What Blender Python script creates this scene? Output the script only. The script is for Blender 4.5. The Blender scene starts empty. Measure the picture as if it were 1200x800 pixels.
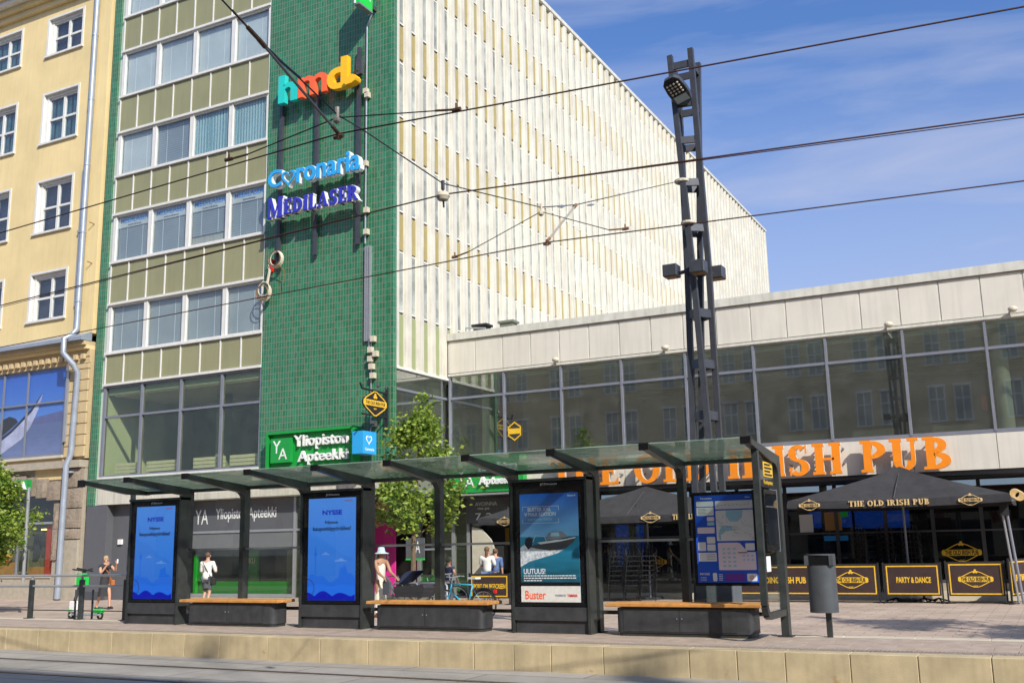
import bpy, bmesh, math, random
from mathutils import Vector, Matrix, noise
random.seed(7)
PI = math.pi
SC = bpy.context.scene
COL = SC.collection

# ---------------------------------------------------------------- camera
FPX = 1205.28
YAW, PITCH, ROLL = math.radians(27.386), math.radians(11.121), math.radians(-1.164)
CAM = Vector((0, 0, 1.45))
_f = Vector((-math.sin(YAW)*math.cos(PITCH), math.cos(YAW)*math.cos(PITCH), math.sin(PITCH)))
_r = Vector((math.cos(YAW), math.sin(YAW), 0))
_u = _r.cross(_f)
_r2 = _r*math.cos(ROLL) + _u*math.sin(ROLL)
_u2 = -_r*math.sin(ROLL) + _u*math.cos(ROLL)
cd = bpy.data.cameras.new('camera')
cam = bpy.data.objects.new('camera', cd); COL.objects.link(cam)
cam.matrix_world = Matrix(((_r2.x, _u2.x, -_f.x, CAM.x), (_r2.y, _u2.y, -_f.y, CAM.y), (_r2.z, _u2.z, -_f.z, CAM.z), (0, 0, 0, 1)))
cd.sensor_width = 36; cd.lens = FPX/1200*36; cd.clip_start = 0.1; cd.clip_end = 3000
SC.camera = cam

# ---------------------------------------------------------------- light
SUN = Vector((1.08, -0.80, 1.0)).normalized()          # towards the sun
w = bpy.data.worlds.new('World'); SC.world = w; w.use_nodes = True
nt = w.node_tree; nt.nodes.clear()
sky = nt.nodes.new('ShaderNodeTexSky'); sky.sky_type = 'NISHITA'; sky.sun_disc = False
sky.sun_elevation = math.asin(SUN.z); sky.sun_rotation = math.atan2(SUN.x, SUN.y)
sky.air_density = 1.0; sky.dust_density = 2.2; sky.ozone_density = 3.0
tc = nt.nodes.new('ShaderNodeTexCoord'); mp = nt.nodes.new('ShaderNodeMapping')
mp.inputs['Scale'].default_value = (1.2, 1.6, 7.0); mp.inputs['Rotation'].default_value = (0.15, 0.1, 0.3)
nz = nt.nodes.new('ShaderNodeTexNoise'); nz.inputs['Scale'].default_value = 2.3; nz.inputs['Detail'].default_value = 7; nz.inputs['Roughness'].default_value = 0.55; nz.inputs['Distortion'].default_value = 0.6
rp = nt.nodes.new('ShaderNodeValToRGB'); rp.color_ramp.elements[0].position = 0.42; rp.color_ramp.elements[1].position = 0.8
rp.color_ramp.elements[1].color = (0.62, 0.62, 0.62, 1)
tint = nt.nodes.new('ShaderNodeMix'); tint.data_type = 'RGBA'; tint.blend_type = 'MULTIPLY'; tint.inputs[0].default_value = 1; tint.inputs[7].default_value = (0.66, 0.88, 1.22, 1)
mx = nt.nodes.new('ShaderNodeMix'); mx.data_type = 'RGBA'; mx.inputs[7].default_value = (3.5, 3.8, 5.0, 1)
bg = nt.nodes.new('ShaderNodeBackground'); bg.inputs['Strength'].default_value = 0.14
wo = nt.nodes.new('ShaderNodeOutputWorld')
L = nt.links.new
L(tc.outputs['Generated'], mp.inputs[0]); L(mp.outputs[0], nz.inputs[0]); L(nz.outputs[0], rp.inputs[0])
L(sky.outputs[0], tint.inputs[6]); L(tint.outputs[2], mx.inputs[6]); 
sz = nt.nodes.new('ShaderNodeSeparateXYZ'); L(tc.outputs['Generated'], sz.inputs[0])
hz = nt.nodes.new('ShaderNodeMapRange'); hz.inputs[1].default_value = 0.44; hz.inputs[2].default_value = 0.20; hz.inputs[3].default_value = 0.0; hz.inputs[4].default_value = 0.55; L(sz.outputs[2], hz.inputs[0])
ad = nt.nodes.new('ShaderNodeMath'); ad.operation = 'ADD'; ad.use_clamp = True; L(rp.outputs[0], ad.inputs[0]); L(hz.outputs[0], ad.inputs[1]); L(ad.outputs[0], mx.inputs[0])
L(mx.outputs[2], bg.inputs[0]); L(bg.outputs[0], wo.inputs[0])
sl = bpy.data.lights.new('sun', 'SUN'); sl.energy = 4.7; sl.angle = math.radians(0.53); sl.color = (1.0, 0.94, 0.84)
so = bpy.data.objects.new('sun', sl); COL.objects.link(so)
so.rotation_euler = SUN.to_track_quat('Z', 'Y').to_euler(); so.location = (20, -20, 40)
SC.view_settings.view_transform = 'Standard'; SC.view_settings.look = 'None'
SC.view_settings.exposure = 0.17; SC.view_settings.gamma = 1

# ---------------------------------------------------------------- helpers
def P(px, py, x=None, y=None, z=None):
    """a point of the place on the plane x=, y= or z= that was surveyed at this spot of the photograph"""
    d = _r2*((px-600)/FPX) - _u2*((py-400)/FPX) + _f
    t = ((x-CAM.x)/d.x) if x is not None else ((y-CAM.y)/d.y) if y is not None else ((z-CAM.z)/d.z)
    return CAM + d*t

def wl(o):
    v = Vector((0, 0, 0))
    while o is not None:
        v = v + o.location; o = o.parent
    return v

def tag(o, label=None, cat=None, group=None, kind=None):
    if label: o['label'] = label
    if cat: o['category'] = cat
    if group: o['group'] = group
    if kind: o['kind'] = kind
    return o

def thing(name, label, cat, loc, group=None, rz=0):
    o = bpy.data.objects.new(name, None); COL.objects.link(o)
    o.location = loc; o.rotation_euler = (0, 0, rz); o.empty_display_size = 0.2
    return tag(o, label, cat, group)

def link(name, me, parent, loc=(0, 0, 0), scale=None, rot=None):
    """another object on a shared mesh; loc is local to the parent"""
    o = bpy.data.objects.new(name, me); COL.objects.link(o); o.parent = parent; o.location = loc
    if scale: o.scale = scale
    if rot: o.rotation_euler = rot
    return o

def dup(root, loc, rz=None, label=None, group=None, scale=None):
    r = root.copy(); COL.objects.link(r); r.location = loc
    if rz is not None: r.rotation_euler = (0, 0, rz)
    if label: r['label'] = label
    if group: r['group'] = group
    if scale: r.scale = (scale,)*3
    for ch in list(root.children):
        c = ch.copy(); COL.objects.link(c); c.parent = r
        for g in ch.children:
            d = g.copy(); COL.objects.link(d); d.parent = c
    return r

class M:
    def __init__(s): s.v = []; s.f = []
    def box(s, x0, x1, y0, y1, z0, z1):
        if x0 > x1: x0, x1 = x1, x0
        if y0 > y1: y0, y1 = y1, y0
        if z0 > z1: z0, z1 = z1, z0
        n = len(s.v)
        s.v += [(x0, y0, z0), (x1, y0, z0), (x1, y1, z0), (x0, y1, z0), (x0, y0, z1), (x1, y0, z1), (x1, y1, z1), (x0, y1, z1)]
        s.f += [tuple(n+i for i in q) for q in ((0, 3, 2, 1), (4, 5, 6, 7), (0, 1, 5, 4), (1, 2, 6, 5), (2, 3, 7, 6), (3, 0, 4, 7))]
        return s
    def prism(s, pts, axis, a, b):
        """closed polygon pts (2D) extruded along axis between a and b; for 'y' pts are (x,z), 'x' (y,z), 'z' (x,y)"""
        n = len(s.v); k = len(pts)
        for t in (a, b):
            for p, q in pts:
                s.v.append((p, t, q) if axis == 'y' else (t, p, q) if axis == 'x' else (p, q, t))
        s.f.append(tuple(n+i for i in range(k))); s.f.append(tuple(n+k+i for i in reversed(range(k))))
        for i in range(k):
            j = (i+1) % k; s.f.append((n+j, n+i, n+k+i, n+k+j))
        return s
    def tube(s, pts, r, n=8, cap=True):
        pts = [Vector(p) for p in pts]; rs = r if isinstance(r, (list, tuple)) else [r]*len(pts)
        base = len(s.v); up = None
        for i, p in enumerate(pts):
            d = (pts[min(i+1, len(pts)-1)] - pts[max(i-1, 0)])
            if d.length < 1e-9: d = Vector((0, 0, 1))
            d.normalize()
            if up is None:
                up = Vector((0, 0, 1)) if abs(d.z) < 0.9 else Vector((1, 0, 0))
            a = d.cross(up)
            if a.length < 1e-4: a = d.cross(Vector((0, 1, 0.01)))
            a.normalize(); b = a.cross(d).normalized(); up = b
            for k in range(n):
                t = 2*PI*k/n + PI/n
                s.v.append(tuple(p + a*math.cos(t)*rs[i] + b*math.sin(t)*rs[i]))
        for i in range(len(pts)-1):
            for k in range(n):
                q = base+i*n; s.f.append((q+k, q+(k+1) % n, q+n+(k+1) % n, q+n+k))
        if cap:
            s.f.append(tuple(base+k for k in reversed(range(n)))); s.f.append(tuple(base+(len(pts)-1)*n+k for k in range(n)))
        return s
    def beam(s, p, q, w, h=None, up=(0, 0, 1)):
        """rectangular bar from p to q"""
        h = h or w; p = Vector(p); q = Vector(q); d = (q-p).normalized(); u = Vector(up)
        if abs(d.dot(u)) > 0.95: u = Vector((0, 1, 0))
        a = d.cross(u).normalized(); b = a.cross(d).normalized(); n = len(s.v)
        for o in (p, q):
            for i, j in ((-1, -1), (1, -1), (1, 1), (-1, 1)): s.v.append(tuple(o+a*w/2*i+b*h/2*j))
        s.f += [tuple(n+i for i in t) for t in ((0, 1, 2, 3), (7, 6, 5, 4), (1, 0, 4, 5), (2, 1, 5, 6), (3, 2, 6, 7), (0, 3, 7, 4))]
        return s
    def lathe(s, prof, c, n=16):
        """prof of (r,z) about a vertical axis at c"""
        b = len(s.v)
        for r, z in prof:
            for k in range(n):
                t = 2*PI*k/n; s.v.append((c[0]+r*math.cos(t), c[1]+r*math.sin(t), c[2]+z))
        for i in range(len(prof)-1):
            for k in range(n):
                q = b+i*n; s.f.append((q+k, q+(k+1) % n, q+n+(k+1) % n, q+n+k))
        s.f.append(tuple(b+k for k in reversed(range(n)))); s.f.append(tuple(b+(len(prof)-1)*n+k for k in range(n)))
        return s
    def ball(s, c, r, n=10, m=7):
        rr = r if isinstance(r, (tuple, list)) else (r, r, r); b = len(s.v)
        for i in range(m+1):
            t = PI*i/m
            for k in range(n):
                a = 2*PI*k/n; s.v.append((c[0]+rr[0]*math.sin(t)*math.cos(a), c[1]+rr[1]*math.sin(t)*math.sin(a), c[2]+rr[2]*math.cos(t)))
        for i in range(m):
            for k in range(n):
                q = b+i*n; s.f.append((q+k, q+n+k, q+n+(k+1) % n, q+(k+1) % n))
        return s
    def torus(s, c, R, r, axis='y', n=24, m=6, a0=0, a1=2*PI):
        pts = []
        full = abs(a1-a0-2*PI) < 1e-6
        for i in range(n+1):
            t = a0+(a1-a0)*i/n; x, y = R*math.cos(t), R*math.sin(t)
            pts.append((c[0]+x, c[1], c[2]+y) if axis == 'y' else (c[0], c[1]+x, c[2]+y) if axis == 'x' else (c[0]+x, c[1]+y, c[2]))
        return s.tube(pts, r, m, cap=not full)
    def quad(s, a, b, c, d):
        n = len(s.v); s.v += [tuple(a), tuple(b), tuple(c), tuple(d)]; s.f.append((n, n+1, n+2, n+3)); return s
    def mesh(s, name, mat, off=Vector((0, 0, 0)), smooth=False, bevel=0):
        me = bpy.data.meshes.new(name)
        me.from_pydata([(v[0]-off.x, v[1]-off.y, v[2]-off.z) for v in s.v], [], s.f)
        if bevel:
            bm = bmesh.new(); bm.from_mesh(me)
            bmesh.ops.bevel(bm, geom=bm.edges[:], offset=bevel, segments=1, affect='EDGES', profile=0.7)
            bm.to_mesh(me); bm.free()
        me.materials.append(mat)
        if smooth:
            for p in me.polygons: p.use_smooth = True
        me.update(); return me
    def build(s, name, mat, parent=None, smooth=False, bevel=0, kind=None, label=None, cat=None, group=None, auto=False):
        off = wl(parent) if parent is not None else Vector((0, 0, 0))
        if parent is None and kind != 'structure' and s.v:
            xs = [v[0] for v in s.v]; ys = [v[1] for v in s.v]; zs = [v[2] for v in s.v]
            off = Vector(((min(xs)+max(xs))/2, (min(ys)+max(ys))/2, min(zs)))
        me = s.mesh(name, mat, off, smooth or auto, bevel)
        if auto: me.set_sharp_from_angle(angle=math.radians(40))
        o = bpy.data.objects.new(name, me); COL.objects.link(o)
        if parent is not None: o.parent = parent
        else: o.location = off if kind != 'structure' else (0, 0, 0)
        return tag(o, label, cat, group, kind)

def bx(name, mat, parent, *b, **k): return M().box(*b).build(name, mat, parent, **k)

# ---------------------------------------------------------------- materials
MT = {}
def newmat(name):
    m = bpy.data.materials.new(name); m.use_nodes = True; MT[name] = m
    n = m.node_tree.nodes; return m, n, m.node_tree.links.new, n['Principled BSDF']

def mat(name, c, rough=0.6, metal=0.0, var=0.12, scale=3.0, bump=0.0, bscale=40, spec=0.5, coat=0, streak=0, spots=None):
    m, n, L, b = newmat(name)
    b.inputs['Roughness'].default_value = rough; b.inputs['Metallic'].default_value = metal
    b.inputs['Specular IOR Level'].default_value = spec
    if coat: b.inputs['Coat Weight'].default_value = coat; b.inputs['Coat Roughness'].default_value = 0.03
    g = n.new('ShaderNodeNewGeometry')
    nz = n.new('ShaderNodeTexNoise'); nz.inputs['Scale'].default_value = scale; nz.inputs['Detail'].default_value = 6; nz.inputs['Roughness'].default_value = 0.6
    L(g.outputs['Position'], nz.inputs['Vector'])
    r = n.new('ShaderNodeMapRange'); r.inputs[1].default_value = 0.3; r.inputs[2].default_value = 0.7; r.inputs[3].default_value = 1-var; r.inputs[4].default_value = 1+var*0.6
    L(nz.outputs[0], r.inputs[0])
    src = r.outputs[0]
    if streak:                                       # rain streaks: noise drawn out vertically
        mp = n.new('ShaderNodeMapping'); mp.inputs['Scale'].default_value = (5, 5, 0.35)
        n2 = n.new('ShaderNodeTexNoise'); n2.inputs['Scale'].default_value = 1.6; n2.inputs['Detail'].default_value = 5
        L(g.outputs['Position'], mp.inputs[0]); L(mp.outputs[0], n2.inputs[0])
        r2 = n.new('ShaderNodeMapRange'); r2.inputs[1].default_value = 0.45; r2.inputs[2].default_value = 0.75; r2.inputs[3].default_value = 1; r2.inputs[4].default_value = 1-streak
        L(n2.outputs[0], r2.inputs[0]); mu = n.new('ShaderNodeMath'); mu.operation = 'MULTIPLY'
        L(src, mu.inputs[0]); L(r2.outputs[0], mu.inputs[1]); src = mu.outputs[0]
    v = n.new('ShaderNodeVectorMath'); v.operation = 'SCALE'; v.inputs[0].default_value = c[:3]
    L(src, v.inputs['Scale']); L(v.outputs[0], b.inputs['Base Color'])
    if spots:                                        # rust coloured stains with a shape of their own
        n4 = n.new('ShaderNodeTexNoise'); n4.inputs['Scale'].default_value = 5; n4.inputs['Detail'].default_value = 5; L(g.outputs['Position'], n4.inputs[0])
        r4 = n.new('ShaderNodeMapRange'); r4.inputs[1].default_value = 0.66; r4.inputs[2].default_value = 0.76; r4.inputs[4].default_value = 0.7; L(n4.outputs[0], r4.inputs[0])
        m4 = n.new('ShaderNodeMix'); m4.data_type = 'RGBA'; L(r4.outputs[0], m4.inputs[0]); L(v.outputs[0], m4.inputs[6]); m4.inputs[7].default_value = (*spots, 1); L(m4.outputs[2], b.inputs['Base Color'])
    rr = n.new('ShaderNodeMapRange'); rr.inputs[3].default_value = max(0.02, rough-0.08); rr.inputs[4].default_value = min(1, rough+0.1)
    L(nz.outputs[0], rr.inputs[0]); L(rr.outputs[0], b.inputs['Roughness'])
    if bump:
        n3 = n.new('ShaderNodeTexNoise'); n3.inputs['Scale'].default_value = bscale; n3.inputs['Detail'].default_value = 6
        L(g.outputs['Position'], n3.inputs[0]); bp = n.new('ShaderNodeBump'); bp.inputs['Strength'].default_value = 1; bp.inputs['Distance'].default_value = bump
        L(n3.outputs[0], bp.inputs['Height']); L(bp.outputs[0], b.inputs['Normal'])
    return m

def brick(name, c1, c2, cm, bw, bh, ms, plane='XZ', off=0.5, bump=0.004, rough=0.5, dirt=0.15, spec=0.5):
    m, n, L, b = newmat(name)
    b.inputs['Roughness'].default_value = rough; b.inputs['Specular IOR Level'].default_value = spec
    g = n.new('ShaderNodeNewGeometry'); s = n.new('ShaderNodeSeparateXYZ'); L(g.outputs['Position'], s.inputs[0])
    cx = n.new('ShaderNodeCombineXYZ')
    if plane == 'XZ':
        a = n.new('ShaderNodeMath'); a.operation = 'ADD'; L(s.outputs[0], a.inputs[0]); L(s.outputs[1], a.inputs[1])
        L(a.outputs[0], cx.inputs[0]); L(s.outputs[2], cx.inputs[1])
    else:
        L(s.outputs[0], cx.inputs[0]); L(s.outputs[1], cx.inputs[1])
    t = n.new('ShaderNodeTexBrick'); t.offset = off; t.inputs['Scale'].default_value = 1
    t.inputs['Brick Width'].default_value = bw; t.inputs['Row Height'].default_value = bh; t.inputs['Mortar Size'].default_value = ms; t.inputs['Mortar Smooth'].default_value = 0.1
    t.inputs['Color1'].default_value = (*c1, 1); t.inputs['Color2'].default_value = (*c2, 1); t.inputs['Mortar'].default_value = (*cm, 1); t.inputs['Bias'].default_value = 0
    L(cx.outputs[0], t.inputs['Vector'])
    nz = n.new('ShaderNodeTexNoise'); nz.inputs['Scale'].default_value = 0.8; nz.inputs['Detail'].default_value = 8; nz.inputs['Roughness'].default_value = 0.7; L(g.outputs['Position'], nz.inputs[0])
    r = n.new('ShaderNodeMapRange'); r.inputs[1].default_value = 0.3; r.inputs[2].default_value = 0.7; r.inputs[3].default_value = 1-dirt; r.inputs[4].default_value = 1+dirt; L(nz.outputs[0], r.inputs[0])
    v = n.new('ShaderNodeVectorMath'); v.operation = 'SCALE'; L(t.outputs['Color'], v.inputs[0]); L(r.outputs[0], v.inputs['Scale']); L(v.outputs[0], b.inputs['Base Color'])
    inv = n.new('ShaderNodeMath'); inv.operation = 'SUBTRACT'; inv.inputs[0].default_value = 1; L(t.outputs['Fac'], inv.inputs[1])
    n3 = n.new('ShaderNodeTexNoise'); n3.inputs['Scale'].default_value = 25; L(g.outputs['Position'], n3.inputs[0])
    ad = n.new('ShaderNodeMath'); ad.operation = 'MULTIPLY_ADD'; ad.inputs[1].default_value = 0.35; L(n3.outputs[0], ad.inputs[0]); L(inv.outputs[0], ad.inputs[2])
    bp = n.new('ShaderNodeBump'); bp.inputs['Strength'].default_value = 1; bp.inputs['Distance'].default_value = bump; L(ad.outputs[0], bp.inputs['Height']); L(bp.outputs[0], b.inputs['Normal'])
    return m

def glass(name, tint=(0.8, 0.9, 0.85), refl=1.0, dirt=0.04, dc=(0.45, 0.45, 0.42)):
    """thin pane: mirror by Fresnel over a tinted clear sheet, with a little dust"""
    m = bpy.data.materials.new(name); m.use_nodes = True; MT[name] = m
    n = m.node_tree.nodes; L = m.node_tree.links.new; n.clear()
    tr = n.new('ShaderNodeBsdfTransparent'); tr.inputs[0].default_value = (*[q**.5 for q in tint], 1)
    gl = n.new('ShaderNodeBsdfGlossy'); gl.inputs['Roughness'].default_value = 0.015; gl.inputs['Color'].default_value = (0.95, 0.98, 1, 1)
    fr = n.new('ShaderNodeFresnel'); fr.inputs['IOR'].default_value = 1.55
    gb = n.new('ShaderNodeNewGeometry'); ir = n.new('ShaderNodeMapRange'); ir.inputs[3].default_value = 1.55; ir.inputs[4].default_value = 1/1.55
    L(gb.outputs['Backfacing'], ir.inputs[0]); L(ir.outputs[0], fr.inputs['IOR'])      # the far side of the thin pane mirrors like the near side
    mu = n.new('ShaderNodeMath'); mu.operation = 'MULTIPLY'; mu.inputs[1].default_value = refl; mu.use_clamp = True; L(fr.outputs[0], mu.inputs[0])
    m1 = n.new('ShaderNodeMixShader'); L(mu.outputs[0], m1.inputs[0]); L(tr.outputs[0], m1.inputs[1]); L(gl.outputs[0], m1.inputs[2])
    df = n.new('ShaderNodeBsdfDiffuse'); df.inputs[0].default_value = (*dc, 1)
    g = n.new('ShaderNodeNewGeometry'); nz = n.new('ShaderNodeTexNoise'); nz.inputs['Scale'].default_value = 1.7; nz.inputs['Detail'].default_value = 8; L(g.outputs['Position'], nz.inputs[0])
    r = n.new('ShaderNodeMapRange'); r.inputs[1].default_value = 0.35; r.inputs[2].default_value = 0.75; r.inputs[3].default_value = dirt*0.4; r.inputs[4].default_value = dirt*1.8; L(nz.outputs[0], r.inputs[0])
    m2 = n.new('ShaderNodeMixShader'); L(r.outputs[0], m2.inputs[0]); L(m1.outputs[0], m2.inputs[1]); L(df.outputs[0], m2.inputs[2])
    n3 = n.new('ShaderNodeTexNoise'); n3.inputs['Scale'].default_value = 0.9; L(g.outputs['Position'], n3.inputs[0])
    bp = n.new('ShaderNodeBump'); bp.inputs['Strength'].default_value = 0.06; bp.inputs['Distance'].default_value = 0.004; L(n3.outputs[0], bp.inputs['Height']); L(bp.outputs[0], gl.inputs['Normal'])
    o = n.new('ShaderNodeOutputMaterial'); L(m2.outputs[0], o.inputs[0]); return m

def emit(name, c, s=1.0, diff=0.2):
    m, n, L, b = newmat(name)
    b.inputs['Base Color'].default_value = (*[x*diff for x in c], 1); b.inputs['Roughness'].default_value = 0.15
    b.inputs['Emission Color'].default_value = (*c, 1); b.inputs['Emission Strength'].default_value = s
    return m

def stripes(name, c1, c2, period, axis=2, rough=0.5):
    """slatted or pleated cloth: colour alternates along an axis"""
    m, n, L, b = newmat(name); b.inputs['Roughness'].default_value = rough
    g = n.new('ShaderNodeNewGeometry'); s = n.new('ShaderNodeSeparateXYZ'); L(g.outputs['Position'], s.inputs[0])
    a = n.new('ShaderNodeMath'); a.operation = 'MULTIPLY'; a.inputs[1].default_value = 2*PI/period; L(s.outputs[axis], a.inputs[0])
    si = n.new('ShaderNodeMath'); si.operation = 'SINE'; L(a.outputs[0], si.inputs[0])
    r = n.new('ShaderNodeMapRange'); r.inputs[1].default_value = -0.4; r.inputs[2].default_value = 0.6; L(si.outputs[0], r.inputs[0])
    nz = n.new('ShaderNodeTexNoise'); nz.inputs['Scale'].default_value = 0.7; L(g.outputs['Position'], nz.inputs[0])
    mx = n.new('ShaderNodeMix'); mx.data_type = 'RGBA'; mx.inputs[6].default_value = (*c1, 1); mx.inputs[7].default_value = (*c2, 1); L(r.outputs[0], mx.inputs[0])
    v = n.new('ShaderNodeVectorMath'); v.operation = 'SCALE'; L(mx.outputs[2], v.inputs[0])
    r2 = n.new('ShaderNodeMapRange'); r2.inputs[3].default_value = 0.75; r2.inputs[4].default_value = 1.25; L(nz.outputs[0], r2.inputs[0]); L(r2.outputs[0], v.inputs['Scale'])
    L(v.outputs[0], b.inputs['Base Color'])
    return m

mat('tileplain', (0.02, 0.15, 0.075), 0.3)
brick('tile', (0.015, 0.15, 0.066), (0.034, 0.205, 0.105), (0.22, 0.215, 0.15), 0.112, 0.215, 0.011, off=0.0, bump=0.006, rough=0.28, dirt=0.12)
mat('olive', (0.285, 0.275, 0.145), 0.35, var=0.08, scale=0.8, streak=0.08)
mat('white_frame', (0.72, 0.70, 0.65), 0.4, var=0.07, streak=0.1)
mat('cream', (0.62, 0.585, 0.485), 0.5, var=0.12, scale=1.6, streak=0.24)
mat('cream_dirty', (0.50, 0.47, 0.38), 0.6, var=0.14, scale=1.5, streak=0.22)
mat('gold', (0.36, 0.29, 0.11), 0.4, var=0.12, scale=2)
mat('sage', (0.30, 0.34, 0.16), 0.5, var=0.08)
mat('pier_glass', (0.36, 0.375, 0.32), 0.12, var=0.6, scale=1.7, spec=0.8)
mat('coping', (0.62, 0.60, 0.52), 0.6, var=0.12, streak=0.2)
mat('fascia', (0.66, 0.615, 0.525), 0.45, var=0.06, scale=1.0, streak=0.1)
mat('alu', (0.24, 0.25, 0.29), 0.4, metal=0.3, var=0.08)
mat('alu_light', (0.42, 0.43, 0.44), 0.35, metal=0.5, var=0.08)
mat('steel', (0.075, 0.08, 0.095), 0.4, metal=0.35, var=0.15, scale=6, streak=0.1)
mat('shelter', (0.042, 0.049, 0.048), 0.38, metal=0.1, var=0.3, scale=7, streak=0.2)
mat('bench_metal', (0.045, 0.047, 0.052), 0.5, var=0.3, scale=6, streak=0.2)
mat('black', (0.008, 0.008, 0.009), 0.25, var=0.1)
mat('matte_black', (0.014, 0.014, 0.015), 0.75, var=0.15)
mat('chair_black', (0.018, 0.018, 0.02), 0.28, metal=0.2)
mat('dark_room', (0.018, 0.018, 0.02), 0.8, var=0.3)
mat('room_green', (0.30, 0.37, 0.30), 0.8, var=0.08)
mat('room_grey', (0.26, 0.29, 0.24), 0.8, var=0.15, scale=0.6)
mat('room_dark', (0.16, 0.17, 0.135), 0.8, var=0.2, scale=0.6)
mat('column_paint', (0.5, 0.55, 0.48), 0.5, var=0.05)
mat('yellow_wall', (0.77, 0.60, 0.30), 0.85, var=0.13, scale=0.45, bump=0.003, bscale=60, streak=0.07)
mat('sand_wall', (0.56, 0.43, 0.24), 0.85, var=0.12, scale=2, bump=0.012, bscale=22)
mat('granite', (0.31, 0.25, 0.19), 0.9, var=0.25, scale=5, bump=0.03, bscale=12)
mat('hillblue', (0.10, 0.12, 0.27), 0.5, var=0.2)
mat('granite_smooth', (0.40, 0.35, 0.27), 0.85, var=0.15, scale=5, bump=0.008)
mat('zinc', (0.34, 0.38, 0.44), 0.4, metal=0.3, var=0.12)
mat('window_dark', (0.018, 0.025, 0.05), 0.5, var=0.4, scale=1.5, spec=0.3)
mat('curtain', (0.05, 0.15, 0.17), 0.8, var=0.4, scale=3)
mat('grey_panel', (0.105, 0.108, 0.118), 0.5, var=0.06)
mat('grey_panel_dark', (0.07, 0.072, 0.08), 0.5, var=0.06)
mat('shutter', (0.16, 0.165, 0.17), 0.6, var=0.08)
mat('blue_door', (0.02, 0.06, 0.22), 0.4, var=0.1)
stripes('blind', (0.70, 0.69, 0.62), (0.64, 0.63, 0.57), 0.06)
stripes('blind_dark', (0.26, 0.29, 0.29), (0.36, 0.38, 0.37), 0.09)
stripes('blind_pleat', (0.20, 0.36, 0.36), (0.42, 0.54, 0.51), 0.13, axis=0)
stripes('blind_low', (0.40, 0.41, 0.37), (0.35, 0.36, 0.33), 0.07)
glass('glass_window', (0.80, 0.88, 0.93), 1.0, 0.03)
glass('glass_store', (0.74, 0.78, 0.58), 0.85, 0.02)
glass('glass_pav', (0.78, 0.84, 0.70), 4.6, 0.03)
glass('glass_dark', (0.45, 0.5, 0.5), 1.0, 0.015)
glass('glass_clear', (0.95, 0.98, 0.97), 0.6, 0.002)
glass('glass_roof', (0.55, 0.72, 0.64), 0.7, 0.42, (0.46, 0.60, 0.53))
glass('glass_cover', (0.99, 0.99, 0.99), 0.5, 0.001)
mat('signgreen', (0.012, 0.30, 0.05), 0.35, var=0.05)
mat('signwhite', (0.80, 0.80, 0.78), 0.4, var=0.03)
mat('orange', (0.90, 0.26, 0.012), 0.4, var=0.05)
mat('orange_side', (0.55, 0.50, 0.42), 0.5)
mat('teal', (0.02, 0.56, 0.50), 0.4, var=0.03)
mat('coral', (0.90, 0.14, 0.045), 0.4, var=0.03)
mat('amber', (0.92, 0.50, 0.012), 0.4, var=0.03)
mat('cblue', (0.01, 0.33, 0.86), 0.35, var=0.03)
mat('navy', (0.035, 0.04, 0.42), 0.35, var=0.03)
mat('skyblue', (0.03, 0.36, 0.75), 0.35, var=0.03)
mat('pubblack', (0.016, 0.010, 0.009), 0.6, var=0.2)
mat('banner', (0.040, 0.020, 0.018), 0.6, var=0.2, scale=5)
mat('pubgold', (0.78, 0.47, 0.03), 0.5, var=0.15, scale=20)
mat('palegold', (0.66, 0.46, 0.20), 0.6, var=0.15, scale=20)
mat('canvas', (0.030, 0.029, 0.031), 0.85, var=0.3, scale=3, bump=0.03, bscale=3.5)
mat('wood', (0.58, 0.27, 0.075), 0.5, var=0.25, scale=9)
mat('kerb', (0.50, 0.405, 0.245), 0.85, var=0.2, scale=2.6, bump=0.004, bscale=90, streak=0.15, spots=(0.30, 0.14, 0.04))
mat('kerb_top', (0.56, 0.50, 0.38), 0.85, var=0.1)
mat('slab', (0.40, 0.315, 0.25), 0.85, var=0.22, scale=4, bump=0.003, bscale=80)
mat('tactile', (0.30, 0.245, 0.20), 0.9, var=0.3, scale=18, bump=0.01, bscale=30)
brick('paving', (0.39, 0.305, 0.24), (0.46, 0.36, 0.285), (0.22, 0.175, 0.14), 0.6, 0.3, 0.008, plane='XY', bump=0.004, rough=0.85, dirt=0.24, spec=0.3)
brick('trackbed', (0.29, 0.268, 0.232), (0.33, 0.305, 0.265), (0.20, 0.18, 0.16), 3.0, 0.9, 0.02, plane='XY', bump=0.006, rough=0.85, dirt=0.22, spec=0.3)
mat('asphalt', (0.06, 0.062, 0.066), 0.9, var=0.2, scale=2, bump=0.004, bscale=90)
mat('armgrey', (0.33, 0.30, 0.26), 0.6)
mat('rail', (0.12, 0.09, 0.07), 0.4, metal=0.6, var=0.3, scale=5)
mat('wire', (0.075, 0.032, 0.022), 0.5, metal=0.4)
mat('cable', (0.03, 0.03, 0.032), 0.6)
mat('rusty', (0.28, 0.15, 0.07), 0.6, metal=0.3, var=0.4, scale=30)
mat('porcelain', (0.62, 0.55, 0.42), 0.35, var=0.2, scale=30)
mat('bark', (0.17, 0.12, 0.075), 0.9, var=0.3, scale=14, bump=0.01)
mat('skin', (0.55, 0.30, 0.20), 0.55, var=0.06)
mat('skin_tan', (0.42, 0.22, 0.13), 0.55, var=0.06)
mat('hair_blond', (0.42, 0.30, 0.17), 0.7, var=0.3, scale=60)
mat('hair_brown', (0.16, 0.08, 0.045), 0.7, var=0.3, scale=60)
mat('cloth_black', (0.03, 0.028, 0.03), 0.8, var=0.3, scale=14)
mat('cloth_white', (0.78, 0.76, 0.72), 0.8, var=0.1, scale=14)
mat('cloth_cream', (0.76, 0.70, 0.58), 0.8, var=0.1, scale=14)
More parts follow.
